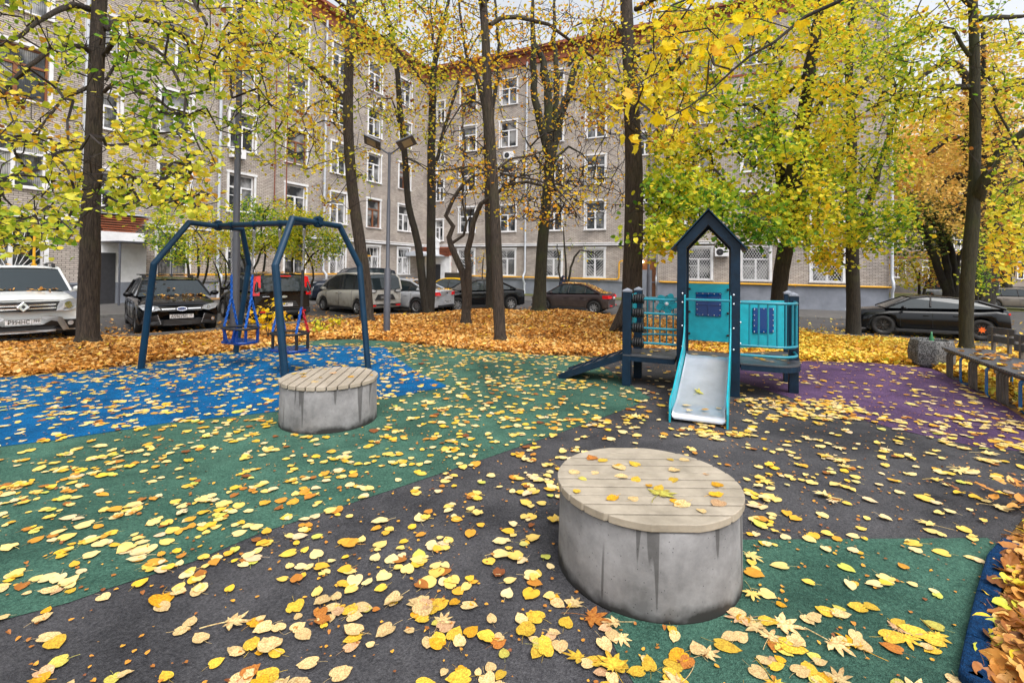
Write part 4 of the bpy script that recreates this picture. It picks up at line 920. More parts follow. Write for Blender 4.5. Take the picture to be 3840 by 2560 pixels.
def leafgeo(pos, size, yaw, pitch, roll, c, shape='linden', fold=.25, curl=.12):
    T, Q = (LINDEN, LQ) if shape == 'linden' else (MAPLE, MQ); n = len(pos); k = len(T)
    X = np.repeat(T[None], n, 0) * size[:, None, None]; fo = rng.uniform(.2, 1.6, n) * fold; cu = rng.normal(0, 1, n) * curl
    wr_ = rng.uniform(.78, 1.1, n); X[:, :, 1] *= wr_[:, None]
    Z = np.abs(X[:, :, 1]) * fo[:, None] + (T[None, :, 0] ** 2) * cu[:, None] * size[:, None] + rng.normal(0, .04, (n, k)) * size[:, None]
    L_ = np.concatenate([X - np.array([.45, 0]) * size[:, None, None], Z[:, :, None]], 2)
    R = rotmats(yaw, pitch, roll); V = np.einsum('nij,nkj->nki', R, L_) + pos[:, None, :]
    Fq = (Q[None] + (np.arange(n) * k)[:, None, None]).reshape(-1, 4)
    return V.reshape(-1, 3), Fq, np.repeat(c, len(Q))
def leafmesh(name, pos, size, yaw, pitch, roll, c, mat, parent=None, shape='linden', fold=.25, curl=.12):
    V, Fq, cc = leafgeo(pos, size, yaw, pitch, roll, c, shape, fold, curl); return fastmesh(name, V, Fq, mat, parent, cc)
Y_ = (.86, .58, .03); YG = (.60, .62, .04); GR = (.22, .38, .03); OR_ = (.72, .30, .03); BR = (.30, .11, .03); CRM = (.82, .62, .28)
M['leaf_yg'] = leafmat('leaf_yellow_green', [(0, (.14, .30, .02)), (.2, (.36, .48, .03)), (.45, (.74, .70, .07)), (.75, (.88, .66, .05)), (.92, (.80, .40, .03)), (1, (.34, .12, .04))], .45)
M['leaf_green'] = leafmat('leaf_green_yellow', [(0, (.06, .19, .02)), (.22, (.22, .40, .03)), (.45, (.56, .62, .04)), (.7, (.84, .74, .05)), (1, (.86, .54, .03))], .45)
M['leaf_gold'] = leafmat('leaf_gold', [(0, (.65, .60, .05)), (.35, (.86, .56, .02)), (.7, (.82, .36, .02)), (1, (.34, .12, .035))], .45)
M['leaf_maple'] = leafmat('leaf_maple', [(0, (.85, .72, .05)), (.6, (.92, .68, .01)), (1, (.88, .50, .05))], .5)
M['leaf_evergreen'] = leafmat('leaf_dark', [(0, (.03, .07, .02)), (.6, (.09, .15, .03)), (1, (.40, .34, .05))], .3)
M['leaf_larch'] = leafmat('needles_gold', [(0, (.72, .58, .10)), (.5, (.82, .56, .14)), (1, (.74, .38, .08))], .4)
M['litter'] = leafmat('fallen_leaf', [(0, (.13, .05, .015)), (.14, (.38, .15, .03)), (.38, (.66, .29, .05)), (.66, (.80, .46, .13)), (.86, (.88, .62, .28)), (1, (.9, .62, .03))], .15, .45)
M['litter_yellow'] = leafmat('fallen_leaf_yellow', [(0, (.22, .10, .02)), (.2, (.62, .28, .03)), (.5, (.82, .50, .04)), (.8, (.86, .66, .12)), (1, (.5, .52, .05))], .15, .45)
M['heap'] = leafmat('heap_leaf', [(0, (.10, .035, .01)), (.25, (.34, .12, .03)), (.5, (.62, .27, .05)), (.75, (.74, .44, .14)), (.92, (.85, .55, .03)), (1, (.55, .55, .05))], .15, .45)
M['leaf_play'] = leafmat('fallen_leaf_playground', [(0, (.20, .06, .02)), (.1, (.48, .18, .03)), (.25, (.74, .36, .04)), (.42, (.80, .50, .04)), (.58, (.80, .56, .15)), (.78, (.80, .62, .29)), (.93, (.72, .52, .32)), (1, (.56, .56, .10))], .05, .5)

# ================================================================ trees
class Tree:
    def __init__(s, name, label, base, bark_='bark', group='linden trees of the courtyard', cat='tree'):
        s.base = Vector(base); s.r = empty(name, base, 0, label, cat, group); s.bark = M[bark_]; s.tb = MB(); s.lb = MB()
        s.P = []; s.par = []; s.rad = []; s.fix = []; s.leaves = []; s.name = name; s.tr = random.Random(hash(label) % 1000 if 0 else sum(map(ord, label)))
    def node(s, p, par, r=0, fix=False): s.P.append(np.array(p, float)); s.par.append(par); s.rad.append(r); s.fix.append(fix); return len(s.P) - 1
    def limb(s, pts, r, start=None, trunk=False, n=8, step=.35, wob=.03):
        """pts world points, r radii; adds nodes every ~step m"""
        P = [np.array(p, float) for p in pts]; R = list(r) if hasattr(r, '__len__') else list(np.linspace(r, r * .35, len(P)))
        if len(R) == 2 and len(P) > 2: R = list(np.linspace(R[0], R[1], len(P)))
        Q = []; RR = []
        for i in range(len(P) - 1):
            p0, p1, p2, p3 = P[max(0, i - 1)], P[i], P[i + 1], P[min(len(P) - 1, i + 2)]; k = max(1, int(np.linalg.norm(p2 - p1) / step))
            for j in range(k):
                t = j / k; q = .5 * (2 * p1 + (p2 - p0) * t + (2 * p0 - 5 * p1 + 4 * p2 - p3) * t * t + (3 * p1 - p0 - 3 * p2 + p3) * t ** 3)
                if Q and not trunk: q = q + np.array([s.tr.gauss(0, wob) for _ in range(3)])
                Q.append(q); RR.append(R[i] * (1 - t) + R[i + 1] * t)
        Q.append(P[-1]); RR.append(R[-1])
        par = start if start is not None else (s.near(Q[0]) if s.P else -1)
        for q, rr in zip(Q, RR): par = s.node(q, par, rr, True)
        b = s.tb if trunk else s.lb
        loc = [Vector(q) - s.base for q in Q]
        b.tube(loc, RR, 14 if trunk else n, 0)
        return Q
    def near(s, p):
        A = np.array(s.P); return int(((A - p) ** 2).sum(1).argmin())
    def px(s, pts, d0, d1=None, **k):
        """limb from picture columns/rows with depth running d0..d1"""
        d1 = d0 if d1 is None else d1; n = len(pts); return [aty(x, y, d0 + (d1 - d0) * i / max(1, n - 1)) for i, (x, y) in enumerate(pts)]
    def twigs(s, tips, nleaf, lsize, spread=.16, droop=.12, seg=.4, maxlen=3.0):
        A0 = np.array(s.P); T = np.array(tips); d = np.array([np.sqrt(((A0 - t) ** 2).sum(1).min()) for t in T]); order = np.argsort(d)
        cap = len(s.P) + len(T) * 9 + 10; A = np.empty((cap, 3)); A[:len(s.P)] = A0; n = len(s.P)
        for ti in order:
            t = T[ti]; D2 = ((A[:n] - t) ** 2).sum(1); k = int(D2.argmin()); p = A[k]; L = math.sqrt(D2[k])
            if L > maxlen * 2.2: continue
            m_ = max(1, min(7, int(L / seg))); par = k; side = rng.normal(0, 1, 3); side[2] = abs(side[2]) * .8; off = side * L * .10
            for j in range(1, m_ + 1):
                f = j / m_; q = p * (1 - f) + t * f + off * 4 * f * (1 - f) + rng.normal(0, .035, 3) * (1 if j < m_ else 0)
                par = s.node(q, par); A[n] = q; n += 1
                if j >= m_ - 2 and nleaf:
                    c = nleaf if j == m_ else nleaf // 2; prev = A[n - 2] if j > 1 else p; fr = rng.random((c, 1))
                    s.leaves.append(q * fr + prev * (1 - fr) + rng.normal(0, spread, (c, 3)) * np.array([1, 1, .8]) - np.array([0, 0, spread * .3]))
    def finish(s, mat, lsize, cmean=.45, cvar=.22, twr=.0048, shape='linden', cfun=None, leafpart='crown', gust=.7, clear=()):
        n = len(s.P); cnt = np.zeros(n)
        for i in range(n - 1, -1, -1):
            if not s.fix[i]: cnt[i] += 1
            if s.par[i] >= 0 and not s.fix[i]: cnt[s.par[i]] += cnt[i]
        # twigs as three sided prisms
        idx = [i for i in range(n) if not s.fix[i]]
        if idx:
            A = np.array(s.P); I = np.array(idx); PI_ = np.array([s.par[i] for i in idx]); a = A[PI_]; b = A[I]; d = b - a; L = np.linalg.norm(d, axis=1, keepdims=True) + 1e-9; d = d / L
            ref = np.where(np.abs(d[:, 2:3]) > .9, np.array([[1., 0, 0]]), np.array([[0, 0, 1.]])); e1 = np.cross(d, ref); e1 /= np.linalg.norm(e1, axis=1, keepdims=True); e2 = np.cross(d, e1)
            def rad(ii): 
                r = twr * np.maximum(1, cnt[ii]) ** .42; return np.minimum(r, .05)
            rb = rad(I); ra = np.array([rad(np.array([p]))[0] if not s.fix[p] else r_ for p, r_ in zip(PI_, rb)]); ra = np.minimum(ra, rb * 1.6)
            V = []
            for j in range(3):
                an = 2 * math.pi * j / 3; o = e1 * math.cos(an) + e2 * math.sin(an); V.append(a + o * ra[:, None]); V.append(b + o * rb[:, None])
            V = np.stack(V, 1) - np.array(s.base); k = np.arange(len(I)) * 6
            Fq = np.concatenate([np.stack([k + 2 * j, k + 2 * ((j + 1) % 3), k + 2 * ((j + 1) % 3) + 1, k + 2 * j + 1], 1) for j in range(3)])
            TV, TF = V.reshape(-1, 3), Fq
        else: TV, TF = np.zeros((0, 3)), np.zeros((0, 4), int)
        if s.lb.v: s.tb.add(s.lb.v, s.lb.f, 0, True)
        s.tb.build('trunk', s.bark, s.r)
        if s.leaves:
            P = np.concatenate(s.leaves); px_ = 1176 + 1127 * P[:, 0] / P[:, 1]; py_ = 616 - 1127 * (P[:, 2] - EYE) / P[:, 1]
            for x0, x1, y0, y1, dm, pr in clear:
                k_ = (px_ > x0) & (px_ < x1) & (py_ > y0) & (py_ < y1) & (P[:, 1] < dm) & (rng.random(len(P)) < pr); P = P[~k_]; px_ = px_[~k_]; py_ = py_[~k_]
            m_ = len(P); c = rng.normal(cmean, cvar, m_)
            # clumps of neighbouring leaves share a tint
            c += .18 * np.sin(P[:, 0] * 1.9 + 1) * np.sin(P[:, 1] * 1.3) + .16 * np.sin(P[:, 2] * 2.3 + P[:, 0])
            if cfun is not None: c = cfun(P, c)
            c = np.clip(c, 0, 1); sz = lsize * rng.uniform(.6, 1.25, m_)
            LV, LF, lc = leafgeo(P - np.array(s.base), sz, rng.uniform(0, 6.283, m_), rng.uniform(-.2, 1.3, m_) * gust, rng.normal(0, .7, m_), c, shape)
            fastmesh(leafpart, np.concatenate([LV, TV]), np.concatenate([LF, TF + len(LV)]), [mat, M['twig']], s.r, np.concatenate([lc, np.zeros(len(TF))]), mi=np.concatenate([np.zeros(len(LF)), np.ones(len(TF))]))
        elif len(TF): fastmesh(leafpart, TV, TF, M['twig'], s.r)
        s.r['n'] = 0; del s.r['n']
def blob(n, X, Y, rx, ry, d0, d1):
    """n world points in a soft picture ellipse and a depth range"""
    n = int(n * 1.35)
    a = rng.uniform(0, 2 * math.pi, n); r = np.sqrt(rng.random(n)); d = rng.uniform(d0, d1, n)
    return [aty(X + rx * ri * math.cos(ai), Y + ry * ri * math.sin(ai), di) for ai, ri, di in zip(a, r, d)]
def rect(n, x0, y0, x1, y1, d0, d1):
    n = int(n * 1.45)
    return [aty(rng.uniform(x0, x1), rng.uniform(y0, y1), rng.uniform(d0, d1)) for _ in range(n)]
def basept(X, Y, d): p = aty(X, Y, d); return (p[0], p[1], hz(p[0], p[1]))
def trunk_px(t, pts, d, widths, top=None):
    """axis through picture points at depth d; widths in picture px; starts at the base"""
    P = []; R = []
    for (x, y), w_ in zip(pts, widths): P.append(aty(x, y, d)); R.append(w_ / 2 * d / 1127. / math.sqrt(1 + ((x - 1176) / 1127) ** 2))
    b = np.array(t.base); P[0] = np.array([b[0], b[1], b[2] - .05])
    # root flare
    P.insert(1, P[0] + (P[1] - P[0]) * min(.35, .22 / max(.1, np.linalg.norm(P[1] - P[0])))); R.insert(1, R[0] * .84); R[0] *= 1.18
    if top: P.append(P[-1] + np.array(top)); R.append(R[-1] * .25)
    return t.limb(P, R, trunk=True, step=.5)
D = lambda z: [(x * .3516, y * .3516) for x, y in z]                       # zoom of the left third
E2 = lambda z: [((1200 + x / 1.742) / 1.63265, y * .3516) for x, y in z]   # zoom of the middle
E3 = lambda z: [((2500 + x / 1.742) / 1.63265, y * .3516) for x, y in z]   # zoom of the right

# --- 1: big trunk at left
d = 10.2; t = Tree('linden_tree', 'thick grooved trunk between the white SUV and the swing with spreading yellow green branches', basept(202, 783, d))
trunk_px(t, [(202, 783), (203, 690), (207, 600), (208, 500), (213, 380), (217, 250), (223, 120), (229, 0), (238, -130)], d, [68, 54, 52, 48, 44, 40, 39, 37, 26], (.3, 0, 2.5))
for pts, dd, r in ((D([(600, 65), (500, 35), (430, 50), (350, 100), (250, 160), (130, 230), (0, 300)]), -2.2, .05), (D([(590, 340), (540, 300), (430, 290), (330, 330), (240, 390), (150, 450), (60, 560), (0, 640)]), -2.4, .045),
    (D([(580, 570), (480, 610), (400, 640), (340, 710), (290, 800), (250, 880)]), -1.5, .03), (D([(690, 190), (780, 150), (870, 125), (980, 140), (1100, 180), (1200, 240), (1290, 310), (1400, 370), (1460, 400)]), 1.5, .05),
    (D([(680, 360), (760, 280), (800, 245), (900, 260), (1000, 300), (1070, 370), (1130, 470), (1180, 600), (1200, 760)]), -1.6, .04), (D([(680, 600), (740, 565), (830, 560), (920, 590), (1030, 650), (1100, 710), (1180, 780), (1260, 850), (1320, 1000)]), -1.2, .03),
    (D([(690, 530), (770, 430), (830, 340), (890, 330), (820, 200), (770, 160)]), .4, .025), (D([(610, -200), (480, -180), (300, -100), (100, -60), (-80, 40)]), -3, .06), (D([(690, -150), (850, -200), (1050, -120), (1250, 0), (1350, 160)]), -2.5, .05)):
    t.limb(t.px(pts, d, d + dd), r * 1.35)
T = blob(90, 560, 200, 140, 160, 9, 13) + blob(170, 90, 160, 230, 190, 7.0, 10.5) + blob(130, 330, 150, 190, 170, 7.5, 11) + blob(110, 100, 420, 150, 120, 6.6, 9.5) + blob(150, 330, 380, 170, 105, 7, 10) + blob(90, 470, 90, 170, 110, 8.5, 12.5) + blob(70, 300, -140, 400, 130, 7, 12) + blob(45, 330, 455, 180, 45, 6.6, 8) + blob(60, 60, 530, 130, 45, 6, 7.6)
t.twigs(T, 6, .07, 0.095); t.finish(M['leaf_yg'], .094, .37, .2, clear=[(180, 245, 40, 760, 10.2, .95), (0, 110, 30, 600, 20, .35)])
# --- 2
d = 16.0; t = Tree('linden_tree', 'slightly leaning slim trunk right behind the swing and beige minivan', basept(843, 738, d))
trunk_px(t, [(843, 738), (838, 650), (827, 560), (815, 480), (806, 400), (800, 300), (800, 200), (803, 100), (806, 0), (812, -130)], d, [40, 30, 27, 26, 25, 24, 23, 22, 20, 12], (.2, 0, 3))
for pts, dd, r in ((D([(2240, 640), (2150, 530), (2040, 440), (1960, 370), (1850, 310), (1740, 290), (1640, 300), (1570, 350), (1510, 480), (1515, 640)]), -3, .09), (E2([(220, 330), (320, 265), (430, 270), (520, 330), (600, 430), (700, 570)]), 1, .07), (D([(2240, 680), (2120, 650), (2020, 700), (1950, 800), (1800, 900)]), -1.5, .04),
    (D([(2280, 80), (2200, 0), (2050, -80), (1850, -90), (1600, 0)]), -3, .07), (E2([(190, 120), (300, 20), (450, -60), (600, 0), (700, 100)]), 2, .06), (E2([(170, 900), (90, 800), (-60, 820), (-200, 920)]), -1.5, .03)):
    t.limb(t.px(pts, d, d + dd), r)
T = blob(150, 690, 130, 190, 160, 12, 17) + blob(90, 820, 200, 150, 190, 14, 19) + blob(50, 700, 330, 160, 70, 12, 16) + blob(50, 700, -110, 260, 90, 12, 18) + blob(24, 790, 430, 80, 60, 14, 17) + blob(90, 900, 60, 120, 90, 13, 18) + blob(60, 620, 60, 120, 90, 10, 13)
t.twigs(T, 10, .07, 0.150); t.finish(M['leaf_yg'], .095, .58, .2, clear=[(780, 860, 150, 760, 16, .8)])
# --- 3 twin trunks
d = 19.2; t = Tree('linden_tree', 'pair of thin trunks rising from one foot in front of the silver sedan', basept(985, 726, d), 'bark_dark')
trunk_px(t, [(985, 726), (972, 660), (960, 560), (938, 470), (932, 387), (926, 316), (918, 246), (914, 176), (907, 123), (897, 63), (876, 0)], d, [30, 19, 17, 15, 14, 14, 13, 12, 11, 9, 7], (-.6, 0, 2))
t.limb(t.px([(985, 724), (990, 650), (990, 551), (991, 440), (991, 352), (993, 264), (995, 176), (1006, 105), (1023, 35), (1040, -40)], d, d + .5), [.2, .19, .17, .17, .16, .15, .12, .10, .07, .04], trunk=True)
t.limb(t.px(E2([(735, 1180), (800, 900), (870, 650), (930, 450), (1000, 300), (1090, 150)]), d, d + 1), .08); t.limb(t.px(E2([(740, 700), (745, 400), (730, 200), (725, 0)]), d, d), .08)
t.limb(t.px(E2([(545, 900), (470, 650), (400, 640), (330, 780)]), d, d - 1), .04); t.limb(t.px(E2([(560, 1030), (700, 1110), (830, 1200)]), d, d - 1), .03)
T = blob(90, 950, 40, 150, 110, 15, 20) + blob(130, 930, 150, 120, 170, 16, 21) + blob(100, 1020, 160, 90, 170, 17, 22) + blob(26, 960, 330, 70, 70, 17, 21) + blob(30, 980, -80, 160, 80, 16, 22)
t.twigs(T, 6, .07, 0.163); t.finish(M['leaf_yg'], .10, .68, .25)
# --- 4 crooked pair
d = 15.2; t = Tree('crooked_tree', 'crooked forked brown trunk with bare twigs in the middle of the leaf bed', basept(1070, 743, d), 'bark', None)
trunk_px(t, [(1070, 743), (1071, 693), (1067, 653), (1063, 626), (1048, 592), (1036, 565), (1031, 545), (1041, 520), (1024, 496), (1041, 457), (1062, 425), (1090, 404), (1121, 397)], d, [28, 19, 17, 16, 15, 14, 12, 11, 10, 9, 8, 7, 5])
t.limb(t.px([(1074, 710), (1076, 660), (1076, 612), (1073, 578), (1082, 545), (1087, 510), (1105, 468), (1135, 448), (1165, 425), (1210, 418), (1260, 430), (1290, 460), (1325, 500)], d, d - 1), [.12, .11, .10, .10, .09, .085, .07, .06, .05, .045, .035, .025, .015], trunk=True, n=10)
t.limb(t.px([(1036, 560), (1068, 540), (1072, 510), (1062, 470), (1068, 380), (1065, 300), (1072, 230)], d, d), .05); t.limb(t.px([(1105, 468), (1140, 440), (1190, 405), (1240, 400), (1300, 430)], d, d - 1), .035)
T = blob(260, 1100, 420, 120, 90, 13.5, 17) + blob(150, 1060, 330, 90, 100, 14, 17) + blob(320, 1230, 430, 130, 80, 13, 16)
t.twigs(T, 1, .07, 0.136, seg=.25); t.finish(M['leaf_gold'], .08, .35, .25, twr=.0045, clear=[(900, 1400, 0, 700, 99, .45)])
# --- 5 centre trunk
d = 11.4; t = Tree('linden_tree', 'straight dark trunk in the centre, nearest to the green rubber', basept(1150, 780, d), 'bark')
trunk_px(t, [(1150, 780), (1145, 700), (1143, 640), (1140, 560), (1136, 480), (1131, 400), (1125, 300), (1120, 220), (1116, 100), (1109, 0), (1100, -120)], d, [33, 27, 25, 25, 24, 24, 24, 23, 20, 19, 12], (-.2, 0, 2))
for pts, dd, r in ((E2([(1110, 165), (1180, 125), (1280, 108), (1400, 120), (1500, 165), (1600, 230), (1700, 310), (1780, 380), (1850, 430), (1960, 560)]), 1.5, .06), (E2([(1070, 690), (1000, 660), (930, 690), (850, 790), (800, 900)]), .5, .03), (E2([(1165, 1100), (1250, 1040), (1370, 1020), (1470, 960), (1540, 940)]), 1, .03), (E2([(1175, 1130), (1280, 1160), (1400, 1180), (1550, 1230), (1640, 1340), (1700, 1430)]), -1, .028),
    (E2([(1100, 1130), (1000, 1080), (880, 1100), (760, 1110), (580, 1030)]), 1, .03), (E2([(1080, 60), (1000, -80), (850, -100), (700, -20)]), -1.5, .05), (E2([(1090, 0), (1250, -120), (1450, -100), (1650, 0)]), 1.5, .05), (E2([(1060, 560), (980, 430), (880, 360), (780, 400)]), 1, .022)):
    t.limb(t.px(pts, d, d + dd), r)
T = blob(60, 1130, 60, 120, 90, 10, 14) + blob(120, 1230, 110, 190, 120, 10, 14.5) + blob(80, 1240, 430, 160, 90, 10, 13) + blob(60, 1060, 130, 120, 120, 10, 13) + blob(50, 1060, 380, 90, 60, 10.5, 12.5) + blob(40, 1150, -90, 260, 70, 10, 14)
t.twigs(T, 4, .07, 0.136, seg=.3); t.finish(M['leaf_gold'], .072, .3, .25, twr=.0032)
# --- 5b trunk behind
d = 19.8; t = Tree('linden_tree', 'trunk half hidden behind the straight centre trunk', basept(1126, 706, d), 'bark_dark')
trunk_px(t, [(1126, 706), (1127, 620), (1124, 560), (1121, 400), (1118, 320), (1113, 250), (1094, 176), (1075, 140), (1060, 60), (1050, -40)], d, [26, 20, 19, 17, 15, 12, 10, 8, 6, 4])
t.limb(t.px([(1118, 320), (1140, 200), (1145, 100), (1135, 0), (1130, -60)], d, d + 1), .1)
T = blob(90, 1100, 130, 110, 150, 18, 23) + blob(30, 1110, 300, 60, 80, 18, 22)
t.twigs(T, 4, .07, 0.150); t.finish(M['leaf_gold'], .09, .5, .25)
# --- 6 vase shaped
d = 19.4; t = Tree('vase_shaped_tree', 'tree forking into several upright mossy stems by the front of the brown sedan', basept(1238, 718, d), 'bark_moss', None)
trunk_px(t, [(1238, 718), (1241, 650), (1246, 560), (1254, 474), (1261, 404), (1265, 352)], d, [40, 28, 26, 24, 24, 26])
for pts, r in ((E2([(1490, 1000), (1450, 850), (1410, 650), (1400, 450), (1392, 250), (1390, 0)]), [.2, .17, .15, .13, .11, .06]), (E2([(1500, 1000), (1490, 850), (1480, 650), (1465, 480), (1440, 350), (1380, 250)]), [.2, .2, .17, .16, .12, .07]), (E2([(1515, 1000), (1560, 800), (1620, 600), (1680, 400), (1730, 280), (1800, 160)]), [.2, .18, .16, .14, .1, .06]), (E2([(1530, 900), (1540, 700), (1540, 400), (1530, 200), (1530, 0)]), [.12, .12, .1, .08, .05]),
    (E2([(1600, 650), (1690, 650), (1760, 720), (1830, 830)]), [.05, .04, .03, .02]), (E2([(1480, 1150), (1400, 1000), (1340, 900)]), [.06, .04, .02]), (E2([(1510, 1080), (1620, 960), (1720, 1000), (1800, 1100)]), [.07, .05, .03, .02]), (E2([(1620, 430), (1720, 300), (1850, 180)]), [.08, .06, .03])):
    t.limb(t.px(pts, d, d + rng.uniform(-1, 1)), r)
T = blob(330, 1270, 160, 160, 170, 16.5, 22) + blob(330, 1330, 330, 130, 130, 16.5, 22) + blob(420, 1290, 440, 170, 85, 16.5, 21) + blob(40, 1380, 200, 70, 120, 17, 21) + blob(50, 1360, 450, 80, 60, 17, 20)
t.twigs(T, 2, .07, 0.136, seg=.3); t.finish(M['leaf_gold'], .085, .42, .25, twr=.0052, clear=[(1100, 1480, 300, 600, 99, .5)])
# --- 7 thick trunk
d = 13.6; t = Tree('thick_trunk_tree', 'thickest trunk with a wide root flare left of the play tower', basept(1452, 757, d), 'bark', None)
trunk_px(t, [(1447, 757), (1452, 650), (1455, 551), (1456, 450), (1456, 387), (1452, 281), (1448, 176), (1441, 70), (1438, 0), (1436, -120)], d, [66, 46, 44, 42, 41, 37, 33, 30, 28, 22], (0, 0, 3))
t.limb([aty(1452, 690, d), aty(1430, 730, d - .1), aty(1402, 760, d - .25)], [.26, .2, .05], trunk=True)
for pts, dd, r in ((E3([(-200, 60), (-100, 0), (60, -60), (260, -60)]), -2, .08), (E2([(1990, 250), (1900, 150), (1760, 120), (1650, 180)]), 1.5, .06), (E2([(2020, 400), (2150, 330), (2300, 330), (2450, 400)]), -3, .05), (E2([(1990, 0), (1850, -140), (1650, -160)]), 2, .07), (E2([(2050, 1330), (2150, 1260), (2260, 1230), (2400, 1300)]), -2.5, .025)):
    t.limb(t.px(pts, d, d + dd), r)
T = blob(150, 1440, 120, 130, 150, 10, 15) + blob(60, 1400, 210, 90, 90, 11, 15) + blob(70, 1500, 250, 80, 100, 9.5, 13) + blob(40, 1440, -90, 200, 70, 10, 15)
t.twigs(T, 10, .07, 0.122); t.finish(M['leaf_yg'], .085, .68, .2, clear=[(1425, 1485, 240, 760, 13.4, .9)])
# --- 8 twin stem behind the tower
d = 14.6; t = Tree('twin_stem_tree', 'dark twin stemmed tree with dense green and yellow leaves behind the play tower', basept(1782, 800, d), 'bark_dark', None)
trunk_px(t, [(1784, 790), (1787, 700), (1795, 620), (1806, 560)], d, [44, 38, 38, 40])
b0 = t.P[-1]
for pts, r in ((E3([(800, 1568), (770, 1450), (745, 1200), (718, 950), (690, 750), (685, 600), (740, 500), (735, 380)]), [.2, .18, .15, .14, .12, .10, .06, .03]), (E3([(810, 1568), (850, 1430), (830, 1150), (870, 900), (905, 700), (930, 450), (960, 300), (1000, 60), (1020, -80)]), [.24, .24, .21, .19, .18, .16, .14, .1, .06]),
    (E3([(860, 1440), (890, 1250), (960, 1050), (1050, 900)]), [.16, .13, .08, .04]), (E3([(800, 1110), (740, 1080), (650, 1070)]), [.05, .04, .02]), (E3([(670, 760), (560, 690), (440, 690), (300, 760)]), [.07, .05, .04, .02]), (E3([(680, 800), (520, 860), (340, 960), (120, 1120)]), [.05, .04, .03, .015]), (E3([(700, 660), (800, 590), (900, 480)]), [.06, .05, .03]), (E3([(950, 350), (850, 330), (700, 300), (560, 330)]), [.07, .05, .04, .02]), (E3([(900, 800), (1050, 640), (1200, 620), (1330, 660)]), [.08, .06, .04, .02])):
    t.limb(t.px(pts, d, d + rng.uniform(-1.5, .3)), r)
T = rect(330, 1500, -20, 1980, 330, 10.5, 16) + rect(180, 1480, 300, 1930, 500, 10, 15) + blob(100, 1850, 430, 150, 120, 11.5, 15.5) + blob(90, 1560, 470, 120, 75, 9.5, 12) + blob(60, 1780, 530, 150, 55, 10.5, 13) + blob(30, 1500, 550, 70, 40, 9.5, 11)
def cf(P, c): return c + np.clip((P[:, 2] - 4.2) * .06, -.22, .22)
t.twigs(T, 18, .07, 0.156); t.finish(M['leaf_green'], .105, .46, .22, cfun=cf, clear=[(1760, 1850, 560, 800, 15, .9), (1427, 1480, 320, 760, 99, .9)])
# --- 9
d = 17.6; t = Tree('linden_tree', 'dark upright trunk at the corner of the bay beside the front of the black SUV', basept(1960, 753, d), 'bark_dark')
trunk_px(t, [(1960, 753), (1960, 690), (1958, 620), (1957, 528), (1954, 422), (1957, 316), (1950, 176), (1953, 70), (1963, 0), (1970, -100)], d, [44, 34, 33, 30, 27, 24, 20, 17, 14, 8])
for pts, r in ((E3([(1280, 1568), (1300, 1450), (1335, 1300), (1390, 1100), (1450, 900), (1510, 650), (1560, 500)]), [.16, .15, .13, .11, .10, .08, .05]), (E3([(1230, 620), (1330, 500), (1420, 380), (1550, 250)]), [.1, .08, .06, .03]), (E3([(1190, 500), (1080, 400), (1030, 320)]), [.06, .05, .03]), (E3([(1200, 900), (1060, 1000), (980, 940)]), [.05, .04, .02])):
    t.limb(t.px(pts, d, d + rng.uniform(-1, .5)), r)
T = rect(190, 1830, 20, 2120, 420, 13, 19) + blob(90, 1970, 440, 130, 110, 13.5, 18) + blob(60, 2030, 520, 90, 60, 12.5, 16) + blob(60, 1930, 580, 60, 50, 13.5, 16) + blob(60, 1980, 20, 170, 80, 14, 19)
t.twigs(T, 14, .07, 0.177); t.finish(M['leaf_green'], .105, .50, .2, clear=[(1935, 1985, 560, 760, 18, .9)])
# --- 10 right trunk
d = 12.3; t = Tree('linden_tree', 'mossy trunk in front of the black SUV with a thick limb rising to the right', basept(2220, 800, d), 'bark_moss')
trunk_px(t, [(2220, 800), (2219, 720), (2222, 640), (2229, 560), (2235, 500), (2238, 420), (2240, 316), (2239, 211), (2238, 105), (2234, 0), (2230, -120)], d, [42, 36, 36, 37, 36, 30, 29, 28, 26, 24, 16], (0, 0, 2.5))
for pts, dd, r in ((E3([(2030, 1300), (2060, 1220), (2130, 1100), (2200, 980), (2335, 860), (2450, 780)]), -1, [.16, .14, .12, .10, .08, .05]), (E3([(1970, 570), (1800, 570), (1650, 620), (1500, 650), (1380, 690), (1250, 760)]), -.5, [.07, .06, .05, .04, .03, .015]), (E3([(2040, 130), (2150, 110), (2250, 110), (2400, 90)]), .5, [.08, .07, .06, .03]), (E3([(2030, 420), (2150, 520), (2150, 680), (2230, 860), (2320, 1050)]), -.8, [.04, .035, .03, .025, .015]), (E3([(1980, 370), (1880, 210), (1750, 180), (1600, 260), (1440, 320)]), 0, [.05, .045, .04, .03, .015]), (E3([(2030, 570), (2200, 590), (2400, 640)]), 1, [.05, .04, .03]), (E3([(2010, 60), (1900, -60), (1700, -80)]), -1, [.06, .05, .03])):
    t.limb(t.px(pts, d, d + dd), r)
T = blob(230, 2200, 170, 190, 180, 10, 14) + blob(60, 2060, 230, 110, 130, 10.5, 13.5) + blob(70, 2310, 420, 70, 110, 9, 12.5) + blob(50, 2320, 560, 50, 80, 8.5, 11) + blob(50, 2200, -90, 220, 70, 10, 14)
t.twigs(T, 11, .07, 0.129); t.finish(M['leaf_yg'], .085, .45, .2, clear=[(2195, 2265, 60, 800, 12.3, .95), (2240, 2400, 260, 440, 99, .55)])
